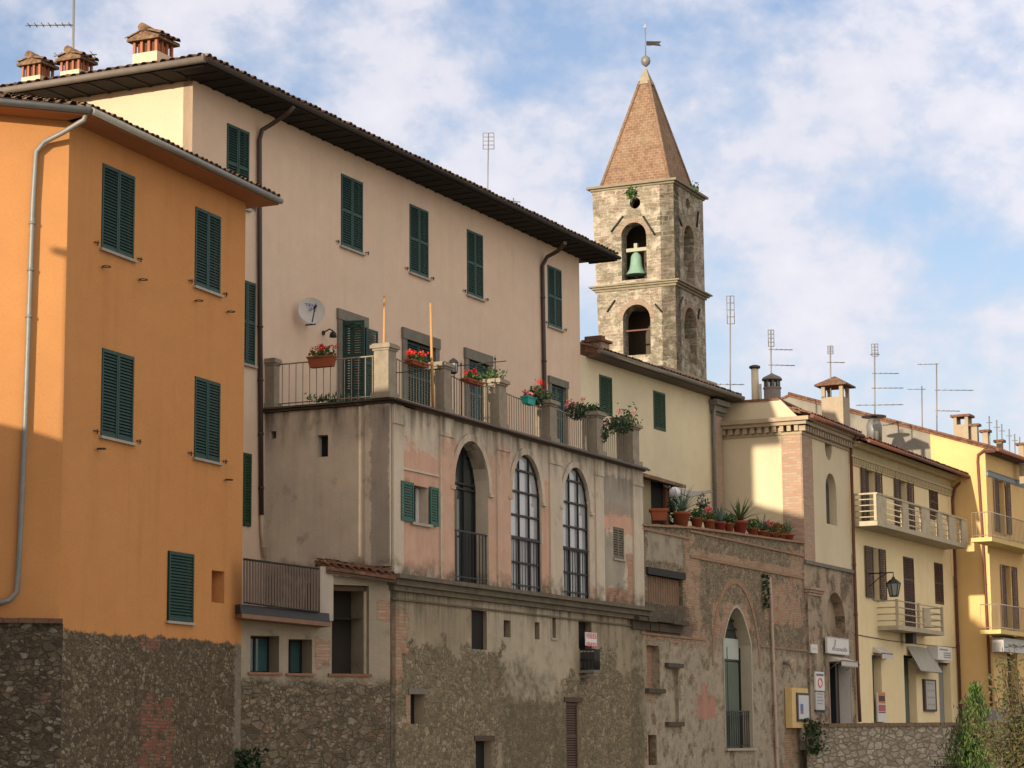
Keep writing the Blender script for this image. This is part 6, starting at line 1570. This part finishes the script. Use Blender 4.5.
# ---------------- pots on the brick parapet
def pot(c, r, h, mat=M_terra, square=False):
    mb = MB()
    if square:
        mb.hexa([c+Vector((s*r*.75, t*r*.75, 0)) for s, t in ((-1,-1),(1,-1),(1,1),(-1,1))]+[c+Vector((s*r, t*r, h)) for s, t in ((-1,-1),(1,-1),(1,1),(-1,1))]); mb.box(c.x-r*1.1, c.x+r*1.1, c.y-r*1.1, c.y+r*1.1, c.z+h-.06, c.z+h+.01)
    else: mb.lathe(c, [(r*.68,0),(r*.98,h*.8),(r*1.08,h*.8),(r*1.1,h),(r*.95,h),(r*.9,h*.93)], 14)
    return mb
def agave(c, r, n, parent, mat=M_agave, w=.05):
    mb = MB()
    for i in range(n):
        az = random.uniform(0, 2*PI); el = random.uniform(.35, 1.35); L = r*random.uniform(.75, 1.1)
        pts = []; d = Vector((math.cos(az), math.sin(az), 0)); s_ = d.cross(_tmp_up).normalized()
        for k in range(5):
            t = k/4; bend = t*t*.35*math.cos(el)
            pts.append((c+d*(math.cos(el)*L*t)+_tmp_up*(math.sin(el)*L*t-bend*L*.6), w*(1-t)**.7*(1 if k else .7)))
        for k in range(4):
            (a, wa), (b, wb) = pts[k], pts[k+1]; mb.face([a-s_*wa, a+s_*wa, b+s_*wb, b-s_*wb]) if wb > .003 else mb.face([a-s_*wa, a+s_*wa, b])
    return mb.build('leaves', mat, parent)
spec = [  # x, ytop of pot, ybottom, radius px, kind, label
 (659,509.5,523,7.5,'bare','large square terracotta pot at the left end of the parapet, in front of the shed'),
 (682,512,523,7,'agave','round terracotta pot with a big blue grey agave beside the white globe lamp'),
 (697,518,526,5.5,'green','terracotta pot of low green leaves left of the pink flowers on the parapet'),
 (709,520,528,5,'pink','terracotta pot with a clump of pink flowers in front of the grey downpipe'),
 (720,522,530,5,'agave_s','small red pot with a small pale agave right under the brick corner pilaster'),
 (729,523,531,4.5,'green','small pot of low green leaves between the small pale agave and the tall agave'),
 (740,521,532,6.5,'agave','dark red pot with the tallest spiky green agave, against the cream wall'),
 (753,528,535,5,'green','low green bush in a pot right of the tallest spiky agave'),
 (762,531,537,4.5,'agave_s','small blue grey agave behind the low green bush on the parapet'),
 (766,532,538,4,'pink','small pot with one bright pink bloom below the blue grey agave'),
 (774,533,539,4.5,'red','small pot of reddish stalks and leaves in the right group on the parapet'),
 (781,534,540,4.5,'red','pot of dense red flowers, second from the right end of the parapet'),
 (788,534.5,542,5.5,'agave_s','last pot on the parapet with a blue grey agave beside the brick quoin')]
GRP = 'potted plants lined up on the brick parapet'
for i, (x, yt, yb, rp, kind, lab) in enumerate(spec):
    off = -.18
    u, z = RF.at(x, yb, off); ztop = RF.at(x, yt, off)[1]
    A, B = RF.at(690,528.5), RF.at(803,543.8); zp = (A[1]+(B[1]-A[1])*(u-A[0])/(B[0]-A[0]) if u > A[0] else A[1])+.065
    c = RF.P(u, zp, off); r = rp/2305*c.y; h = max(.16, ztop-zp)
    T = thing('potted_plant', lab, 'potted plant', c, GRP)
    pot(c, min(r*1.15, .27), h, M_terra if i not in (6, 4) else simple('red_pot', (.28,.05,.035), .7), i == 0).build('pot', M_terra if i not in (6, 4) else bpy.data.materials['red_pot'], T)
    t = c+Vector((0,0,h))
    mb = MB(); mb.lathe(t-Vector((0,0,.03)), [(r*.8,0),(r*.78,.012)], 10); mb.build('soil', M_wood, T)
    if kind == 'agave': agave(t, .95 if i == 1 else .95, 36, T, M_agave if i == 1 else simple('agave_green', (.1,.15,.06), .6, .3), .035)
    elif kind == 'agave_s': agave(t, .62, 30, T, M_agave, .035)
    elif kind == 'green': foliage('leaves', t+Vector((0,0,.08)), (r*1.9, r*1.9, .22), 380, .09, M_leaf, T)
    elif kind == 'pink': foliage('leaves', t+Vector((0,0,.1)), (r*1.6, r*1.6, .22), 260, .08, M_leaf, T); flowers(t+Vector((0,0,.1)), (.12,.12,.25), 25, simple('bright_pink', (.75,.12,.16), .6, .1), T, 5, .07)
    elif kind == 'red': foliage('leaves', t+Vector((0,0,.12)), (r*1.8, r*1.8, .26), 300, .09, simple('olive_leaf', (.14,.12,.035), .7), T); flowers(t+Vector((0,0,.1)), (.15,.15,.25), 16, M_fred, T, 7, .05)
# globe lamp
c = RF.P(RF.at(674, 521, -.5)[0], 7.7, -.5); cg = RF.xyz(674.5, 492.5, -.5); L_ = thing('globe_lamp', 'white globe lamp on a thin post on the parapet terrace beside the agave', 'lamp', c)
mb = MB(); mb.tube([c, Vector((c.x, c.y, cg.z-.1))], .025, 6); mb.build('post', M_iron, L_)
mb = MB(); R_ = .17; mb.lathe(cg, [(R_*math.sin(PI*k/10)+.002, -R_*math.cos(PI*k/10)) for k in range(11)], 16); mb.build('globe', simple('white_globe', (.75,.7,.75), .3, .05, 2), L_)
# bush behind the pots, white garden chair-like pot
c = RF.xyz(672, 507, -1.1); T = thing('dark_bush', 'dark leafy bush behind the agave near the shed on the roof terrace', 'bush', Vector((c.x, c.y, 7.6)))
foliage('foliage', c, (.35,.35,.75), 500, .12, M_leafd, T)
c = RF.xyz(703, 505, -1.4); T = thing('flowering_shrub', 'small dark shrub with white blooms behind the pink flowers on the roof terrace', 'shrub', Vector((c.x, c.y, 7.6)))
foliage('foliage', c, (.2,.2,.38), 200, .1, M_leafd, T); flowers(c, (.18,.18,.2), 22, M_white, T, 5, .07)

# ---------------- shed and canopy on the roof terrace
T = thing('terrace_shed', 'small open dark shed with a sagging tiled roof on the brick house terrace', 'shed', RF.P(0, 7.6, -1.6))
pl = RF.shift(-1.2); zt = pl.at(640, 478)[1]; ua, ub = -1.2, pl.at(671, 500)[0]
mb = MB(); mb.pbox(pl, ua, pl.at(651, 500)[0], 7.6, zt, -2.4, 0); mb.build('side_wall', plaster('shed_plaster', (.42,.36,.24)), T)
mb = MB(); mb.pbox(pl, pl.at(651.1, 500)[0], ub, 7.6, zt, -2.4, -.05); mb.build('dark_interior', M_dark, T)
mb = MB(); mb.pbox(pl, pl.at(664, 500)[0], pl.at(667, 500)[0], 7.6, zt-.05, -.04, .06); mb.build('post', simple('reddish_post', (.2,.09,.05), .8), T)
P = pl.P; z = zt
mb = MB(); slab(mb, [P(ua, z+.05, .5), P(ub+.0, z+.0, .5), P(ub+.0, z+.55, -2.3), P(ua, z+.6, -2.3)], .1); mb.build('roof', M_tile, T)
T2 = thing('canvas_canopy', 'grey canvas canopy stretched from the shed roof down to the cream wall', 'canopy', GF.xyz(712, 491, .3))
q = [GF.xyz(655,473.5,1.6), GF.xyz(712,489.5,.25), GF.xyz(712,491.5,.7), GF.xyz(664,485,2.3)]
mb = MB(); n = 8
for i in range(n):
    a0, a1_ = q[0].lerp(q[1], i/n), q[0].lerp(q[1], (i+1)/n); b0, b1 = q[3].lerp(q[2], i/n), q[3].lerp(q[2], (i+1)/n)
    def sg(p_, t): return p_-Vector((0,0,.25*math.sin(PI*t)))
    mb.face([sg(a0,i/n), sg(b0,i/n), sg(b1,(i+1)/n), sg(a1_,(i+1)/n)], True)
mb.build('canvas', M_cloth, T2); mb = MB(); mb.tube([q[3]-Vector((0,0,.02)), (q[3]+q[2])/2-Vector((0,0,.27)), q[2]], .03, 6); mb.build('support_bar', M_cloth, T2)

# ---------------- shop fronts and signs
def signbox(pl, r, o0, o1, name, label, matf, cat='sign'):
    T = thing(name, label, cat, pl.P(r[0], r[2], o0)); mb = MB(); mb.pbox(pl, r[0], r[1], r[2], r[3], o0, o1); mb.build('board', matf, T); return T
M_sw = simple('sign_cream', (.66,.64,.6), .5, .12, 4); M_ink = simple('blue_grey_ink', (.12,.14,.22), .6, .1); M_lg = simple('light_grey_panel', (.5,.5,.5), .5, .2, 4)
r = CF.rect(826.5,636.5,849,655.5,.15); T = signbox(CF, r, .1, .16, 'shop_sign', 'white shop sign with blue script lettering under the arched niche', M_sw)
c = (r[0]+r[1])/2; h = r[3]-r[2]; text_mesh('R', 'lettering', CF, r[0]+.35*(r[1]-r[0]), r[2]+h*.5, .165, h*.55, M_ink, T, .4); text_mesh('Rossella', 'lettering', CF, c+.1, r[2]+h*.2, .165, h*.38, M_ink, T, .5, (r[1]-r[0])*.7)
mb = MB(); fw = .03
mb.pbox(CF, r[0], r[1], r[3]-fw, r[3]+.002, .161, .17); mb.pbox(CF, r[0], r[1], r[2]-.002, r[2]+fw, .161, .17); mb.pbox(CF, r[0]-.002, r[0]+fw, r[2]+fw, r[3]-fw, .161, .17); mb.pbox(CF, r[1]-fw, r[1]+.002, r[2]+fw, r[3]-fw, .161, .17); mb.build('frame', M_lg, T)
def awning(pl, x0, x1, yt, yb, out, label, mat, scallop=True, drop=None):
    u0 = pl.at(x0, yt)[0]; u1 = pl.at(x1, yt)[0]; zt = pl.at(x0, yt)[1]; zb = pl.at(x0+12*out/.5, yb, out)[1]
    T = thing('awning', label, 'awning', pl.P(u0, zt, 0)); P = pl.P; vd = .0 if not scallop else .22
    mb = MB(); zf = zb+vd
    mb.face([P(u0,zt,0), P(u0,zf,out), P(u1,zf,out), P(u1,zt,0)]); mb.face([P(u0,zt-.02,0), P(u1,zt-.02,0), P(u1,zf-.02,out), P(u0,zf-.02,out)])
    for u in (u0, u1): mb.face([P(u,zt,0), P(u,zf,out), P(u,zf-.03,out), P(u,zt-.2 if scallop else zt-.03,0)])
    if scallop:
        n = 10
        for i in range(n):
            a, b = u0+(u1-u0)*i/n, u0+(u1-u0)*(i+1)/n
            mb.face([P(a,zf,out+.003), P(a,zf-vd*.7,out+.003), P(a*.5+b*.5,zf-vd,out+.003), P(b,zf-vd*.7,out+.003), P(b,zf,out+.003)])
    mb.build('canvas', mat, T)
    mb = MB(); mb.tube([P(u0,zf,out), P(u1,zf,out)], .025, 6); mb.tube([P(u0,zt-.45,.02), P(u0,zf,out)], .015, 5); mb.tube([P(u1,zt-.45,.02), P(u1,zf,out)], .015, 5); mb.build('awning_frame', M_galv, T)
    return T
M_aw = simple('cream_canvas', (.58,.52,.46), .85, .25, 4); M_aw2 = simple('grey_canvas_awning', (.4,.38,.33), .9, .35, 3)
awning(CF, 828.5, 845, 655.8, 666.5, .45, 'cream awning with scalloped edge over the door under the white shop sign', M_aw)
awning(YF, 872.5, 883, 646.5, 659, .35, 'small pale striped awning over the narrow door of the buff house', simple('pale_stripe_canvas', (.56,.52,.5), .85, .3, 8))
awning(YF, 906.5, 928, 645.5, 671, .55, 'large tilted grey canvas awning over the middle door of the buff house', M_aw2, False)
# stacked signs, plaque
for (x0,y0,x1,y1), lab, kind in (((815,671.5,824.5,691),'white wall sign with a red oval, upper of the two beside the shop door',1),((815.5,691.8,824.5,710),'plain pale grey wall sign, lower of the two beside the shop door',2),((811,644,817.5,653.5),'small white plaque on the stone pilaster left of the shop sign',0)):
    r = CF.rect(x0,y0,x1,y1,.14); T = signbox(CF, r, .095, .15, 'wall_sign', lab, M_sw if kind < 2 else M_lg); c = (r[0]+r[1])/2; w = r[1]-r[0]; h = r[3]-r[2]
    if kind == 1:
        mb = MB(); n = 18; zc_ = r[2]+h*.42
        mb.tube([CF.P(c+w*.22*math.cos(2*PI*k/n), zc_+h*.23*math.sin(2*PI*k/n), .155) for k in range(n+1)], .018, 5); mb.build('red_oval', Mr, T)
        mb = MB(); mb.pbox(CF, c-w*.4, c+w*.4, r[3]-h*.22, r[3]-h*.1, .151, .156); mb.build('grey_heading', M_ink, T)
    if kind == 2:
        for k in range(4): mb = MB(); mb.pbox(CF, c-w*.35, c+w*(.35-.1*(k % 2)), r[3]-h*(.14+.18*k), r[3]-h*(.08+.18*k), .151, .155); mb.build('faint_line', simple('faint_ink', (.3,.3,.33), .7), T)
        mb = MB(); mb.pbox(CF, r[0]-.03, r[1]+.03, r[2]-.05, r[2], .09, .155); mb.build('frame', M_iron, T)
    if kind == 0: mb = MB(); mb.pbox(CF, c-w*.3, c+w*.3, r[2]+h*.4, r[2]+h*.6, .151, .155); mb.build('faint_line', M_lg, T)
# notice board with poster
r = RF.rect(793,687.5,810.5,728,.3); r = (r[0], min(r[1], RU1-.02), r[2], r[3]); T = signbox(RF, r, .02, .25, 'notice_board', 'yellow framed notice case with a framed poster at the end of the brick wall', simple('yellow_ochre_paint', (.62,.45,.2), .85, .3, 4))
w = r[1]-r[0]; h = r[3]-r[2]; mb = MB(); mb.pbox(RF, r[0]+w*.25, r[1]-.02, r[2]+h*.16, r[3]-h*.12, .251, .29); mb.build('frame', simple('dark_brown_frame', (.06,.04,.035), .6), T)
mb = MB(); mb.pbox(RF, r[0]+w*.33, r[1]-.08, r[2]+h*.22, r[3]-h*.18, .291, .296); mb.build('poster', simple('poster_paper', (.5,.52,.55), .4, .3, 5), T)
mb = MB(); mb.pbox(RF, r[0]+w*.42, r[0]+w*.6, r[2]+h*.42, r[2]+h*.6, .297, .3); mb.build('poster_picture', simple('poster_blue', (.08,.12,.3), .5), T); mb = MB(); mb.pbox(RF, r[0]+w*.42, r[0]+w*.6, r[2]+h*.35, r[2]+h*.42, .297, .3); mb.build('poster_picture', simple('poster_rust', (.35,.12,.07), .5), T)
# food board, menu case, white sign boxes
r = YF.rect(878,692,887,722,.12); T = signbox(YF, r, .04, .1, 'food_board', 'narrow orange and white picture board beside the narrow shop door', M_sw); h = r[3]-r[2]; w = r[1]-r[0]
for a, b, c_, nm in ((.62,1.,(.55,.2,.06),'orange_picture'),(.7,.88,(.05,.03,.03),'dark_motif'),(.36,.58,(.45,.1,.1),'red_picture'),(.3,.34,(.2,.05,.06),'red_line')):
    mb = MB(); g = .05 if nm != 'dark_motif' else .12; o1 = .104 if nm != 'dark_motif' else .108; mb.pbox(YF, r[0]+g*w+.01, r[1]-g*w-.01, r[2]+a*h-.0, r[2]+b*h, .1005, o1); mb.build(nm, simple(nm, c_, .6, .5, 9), T)
r = YF.rect(924.5,679,937.5,711.5,.1); T = thing('menu_case', 'tall dark framed menu case with pale pages below the large grey awning', 'menu case', YF.P(r[0], r[2], 0)); w = r[1]-r[0]; h = r[3]-r[2]
mb = MB(); mb.pbox(YF, r[0], r[1], r[2], r[3], .01, .09); mb.build('frame', simple('dark_brown_case', (.06,.035,.03), .6), T)
mb = MB(); mb.pbox(YF, r[0]+w*.12, r[1]-w*.12, r[2]+h*.06, r[3]-h*.05, .0905, .094); mb.build('backing', simple('pale_page', (.45,.46,.43), .6), T)
for i in range(2):
    for j in range(4):
        mb = MB(); a = r[0]+w*(.18+.34*i); z = r[2]+h*(.1+.22*j); mb.pbox(YF, a, a+w*.28, z+.1, z+h*.14, .0945, .097); mb.build('page', simple('tan_page', (.42,.36,.25), .7, .5, 9), T)
r = YF.rect(938.5,646,953,661,.45); T = signbox(YF, r, .02, .42, 'box_sign', 'white illuminated box sign on the buff house right of the large awning', M_sw); w = r[1]-r[0]; h = r[3]-r[2]
for k in range(3):
    mb = MB(); z = r[2]+h*(.18+.16*k); mb.pbox(YF, r[0]+w*.4, r[1]-w*.1, z, z+h*.09, .421, .426); mb.build('faint_line', bpy.data.materials['faint_ink'], T)
mb = MB(); mb.pbox(YF, r[0]+w*.12, r[1]-w*.3, r[2]+h*.72, r[2]+h*.84, .421, .426); mb.build('faint_line', bpy.data.materials['faint_ink'], T)
u, z = ZF.at(1004,651.5,.5); T = signbox(ZF, (u, u+3.2, z, z+.55), .02, .5, 'box_sign', 'long grey box sign over the door of the far yellow house', M_lg)
mb = MB(); mb.pbox(ZF, u+.6, u+2.6, z+.2, z+.32, .501, .506); mb.build('faint_line', bpy.data.materials['faint_ink'], T)
# street lantern on wrought bracket
q = YF.xyz(885,578,0); cl = YF.xyz(894,596,.95); n3 = YF.N.to_3d(); T = thing('street_lantern', 'dark iron street lantern on a curled bracket between the brown shutters of the buff house', 'street lamp', q)
tp = Vector((cl.x, cl.y, cl.z+.85)); q = YF.P(YF.at(894,578,.95)[0], tp.z, 0)
mb = MB(); mb.tube([q, tp], .025, 6); mb.tube([q-Vector((0,0,.5)), q-Vector((0,0,.2))+n3*.35, tp-n3*.2], .018, 5); mb.tube([q+Vector((0,0,.1)), q-Vector((0,0,.6))], .03, 6); mb.tube([tp, tp-Vector((0,0,.14))], .015, 5); mb.build('bracket', M_iron, T)
mb = MB(); mb.lathe(cl+Vector((0,0,.45)), [(.28,0),(.18,.1),(.07,.17),(.05,.22),(.02,.26)], 6, False)
for k in range(6): w = PI*k/3; mb.tube([cl+Vector((.15*math.cos(w), .15*math.sin(w), 0)), cl+Vector((.25*math.cos(w), .25*math.sin(w), .46))], .016, 4)
mb.lathe(cl, [(.16,-.03),(.16,.02)], 6, False); mb.build('lantern_frame', M_iron, T); mb = MB(); mb.lathe(cl+Vector((0,0,.02)), [(.14,0),(.235,.42)], 6, False); mb.build('lantern_glass', simple('milky_glass', (.25,.27,.25), .3), T)

# ---------------- aerials
def antenna(base, top, elems, label, box=None, r=.022):
    """elems: (height above base 0..1, boom length m, azimuth deg, number of cross rods, rod length)"""
    T = thing('tv_antenna', label, 'antenna', base, 'television aerials on the roofs'); base = Vector(base); top = Vector(top)
    mb = MB(); mb.tube([base, top], r, 6); mb.build('mast', M_ant, T)
    for f, L, az, n, rl, back in elems:
        c = base.lerp(top, f); d = Vector((math.sin(rad(az)), math.cos(rad(az)), 0)); s_ = Vector((d.y, -d.x, 0))
        a, b = c-d*L*back, c+d*L*(1-back); mb = MB(); mb.tube([a, b], r*.6, 5)
        for k in range(n): q = a.lerp(b, (k+.5)/n); mb.tube([q-s_*rl/2, q+s_*rl/2], r*.35, 4, False)
        mb.build('boom', M_ant, T)
    if box:
        w, h = box; mb = MB(); c = top
        for k in range(5):
            z = -h*k/4; mb.tube([c+Vector((-w/2,0,z)), c+Vector((w/2,0,z))], r*.5, 4)
        for s_ in (-1, 1): mb.tube([c+Vector((s_*w/2,0,0)), c+Vector((s_*w/2,0,-h))], r*.5, 4)
        mb.build('panel_grid', M_ant, T)
b = PE.xyz(73, 80, -1.9); t = PE.xyz(74, -12, -1.9); b.z -= 1
antenna(b, t, [(.72,1.15,-90,7,.35,.0),(.49,1.05,-85,6,.5,.55)], 'tall mast with long sideways aerials beside the left pair of chimneys', None, .03)
b = PK.xyz(487, 197, -2); t = PK.xyz(488.5, 133, -2); b.z -= .8
antenna(b, t, [], 'thin aerial with a square grid panel above the middle of the pink house roof', (.33,.5), .02)
b = PK.xyz(513, 212, -1.5); t = PK.xyz(513.5, 198, -1.5); b.z -= .6
antenna(b, t, [(.9,.6,60,4,.15,.6)], 'short low aerial just right of the grid panel aerial on the pink roof', None, .02)
# little chimney of the pink house far end
pl = PK.shift(-1.6)
def far_ant(x, yb, yt, Y, elems, label, box=None):
    r0, r1 = ray(x, yb), ray(x+(yt-yb)*-.008, yt); b = Vector((r0.x/r0.y*Y, Y, CZ+r0.z/r0.y*Y)); t = Vector((r1.x/r1.y*Y, Y, CZ+r1.z/r1.y*Y)); b.z -= 1.2
    antenna(b, t, elems, label, box, .028)
far_ant(729.5, 392, 296, 88, [(.3,1.1,85,4,.4,.5)], 'tallest aerial left of the slim cream chimney, square cage at its top', (.28,1.1))
far_ant(770.5, 375, 330, 82, [(.75,.9,80,5,.25,.1),(.55,1.,78,5,.25,.1)], 'aerial rising behind the round lantern chimney', (.2,.6))
far_ant(830, 380, 346, 86, [(.75,.7,80,3,.2,.2),(.4,.6,80,3,.2,.2)], 'short aerial above the big gabled chimney', (.2,.3))
far_ant(874, 420, 344, 92, [(.9,.4,90,3,.2,.5),(.72,1.1,85,5,.3,.1),(.58,1.3,88,6,.3,.1),(.42,1.9,92,7,.4,.4)], 'aerial with four crossed booms beside the round roof vent', (.25,.5))
far_ant(921.5, 424, 386, 100, [(.95,.8,90,3,.2,.8),(.3,1.2,85,4,.3,.7)], 'short aerial left of the tallest far yellow roof aerial')
far_ant(936, 430, 364, 98, [(1.,.9,-85,4,.2,.1),(.72,1.7,85,6,.3,.05),(.5,1.1,80,5,.3,.05)], 'tall aerial with long booms at the grey and yellow gable joint')
for k, (x, y0, y1) in enumerate(((989,432,416),(996.5,441,420),(1001.5,443,424),(1009,448,429),(1014.5,451,434),(1019.5,454,437))):
    far_ant(x, y0, y1, 96+2*k, [(.85,.25,90,0,.1,.5)], ('first','second','third','fourth','fifth','sixth')[k]+' of the thin dark spikes from the left on the far yellow roof')

# ================================================================== PLANTS AT THE FOOT
def conifer():
    Y = 58.; r0 = ray(963, 754); bx = r0.x/r0.y*Y; top = ray(975.5, 680); tx = top.x/top.y*Y; tz = CZ+top.z/top.y*Y
    T = thing('young_conifer', 'bright green drooping young conifer in front of the pale stone wall', 'tree', (bx, Y, 0))
    mb = MB(); mb.tube([(bx, Y, 0), (bx+.1, Y, tz*.5), (tx, Y, tz-.15), (tx+.12, Y, tz-.02)], [.09,.06,.025,.01], 7)
    lm = MB(); ld_ = MB()
    for i in range(330):
        f = random.random()**.9; z = .2+(tz-.3)*f; R = (1-f)*1.3+.05; R *= random.uniform(.55, 1.15)
        az = random.uniform(0, 2*PI); x0 = bx+(tx-bx)*f; s0 = Vector((x0, Y, z)); e = s0+Vector((math.cos(az)*R, math.sin(az)*R, .12-R*.1))
        mb.tube([s0, e], [.014,.005], 4, False)
        for k in range(22):
            t = random.uniform(.25, 1.05); q = s0.lerp(e, t)+Vector((random.gauss(0,.05), random.gauss(0,.05), -random.random()*.2))
            tgt = lm if random.random() < .6 else ld_
            d = Vector((random.gauss(0,.35), random.gauss(0,.35), -1)).normalized(); s_ = d.cross(Vector((random.gauss(0,1), random.gauss(0,1), 0))).normalized(); L = random.uniform(.07, .15)
            tgt.face([q-s_*.007, q+d*L*.5-s_*.013, q+d*L, q+d*L*.5+s_*.013, q+s_*.007])
    mb.build('trunk', M_wood, T); lm.build('crown', simple('fresh_needle_green', (.085,.15,.022), .6, .4, 4), T); ld_.build('crown', simple('deep_needle_green', (.025,.055,.012), .7, .4, 4), T)
conifer()
def shrub():
    Y = 52.; r0 = ray(1030, 768); bx = r0.x/r0.y*Y
    T = thing('olive_shrub', 'loose olive green shrub with brownish stems at the bottom right corner', 'shrub', (bx, Y, 0))
    mb = MB(); lm = MB(); l2 = MB()
    for i in range(60):
        az = random.uniform(0, 2*PI); el = random.uniform(.7, 1.5); L = random.uniform(2., 3.9); s0 = Vector((bx, Y, .1)); d = Vector((math.cos(az)*math.cos(el)*.62, math.sin(az)*math.cos(el)*.62, math.sin(el)))
        e = s0+d*L; m_ = s0.lerp(e, .6)+Vector((0,0,.15)); mb.tube([s0, m_, e], [.03,.018,.006], 4, False)
        for k in range(110):
            t = random.uniform(.3, 1.04); q = s0.lerp(e, t)+Vector((random.gauss(0,.11), random.gauss(0,.11), random.gauss(0,.09))); (lm if random.random() < .6 else l2).leaf(q, .11, .4)
    mb.build('stems', M_wood, T); lm.build('crown', simple('olive_leaf_green', (.085,.1,.03), .7, .4, 5), T); l2.build('crown', simple('brown_green_leaf', (.11,.085,.04), .7, .4, 5), T)
shrub()
def ivy(c, w, h, n, lab):
    mb = MB()
    for i in range(n): mb.leaf(c+Vector((random.gauss(0,w), random.uniform(-.12,0), random.uniform(-h,h)*.9)), .12, .8)
    tag(mb.build('ivy_patch', M_leafd, None, origin=c-Vector((0,0,h))), lab, 'ivy')
ivy(WPL.P(.22, 1.9, .1), .16, .65, 240, 'dark ivy hanging at the left end of the pale stone wall')
ivy(SF.xyz(247, 765, .2), .18, .35, 260, 'dark green weed clump at the foot of the low annex by the orange house')
ivy(RF.xyz(766, 592, .1), .07, .6, 120, 'narrow strip of ivy beside the top of the pale pipe on the brick house')
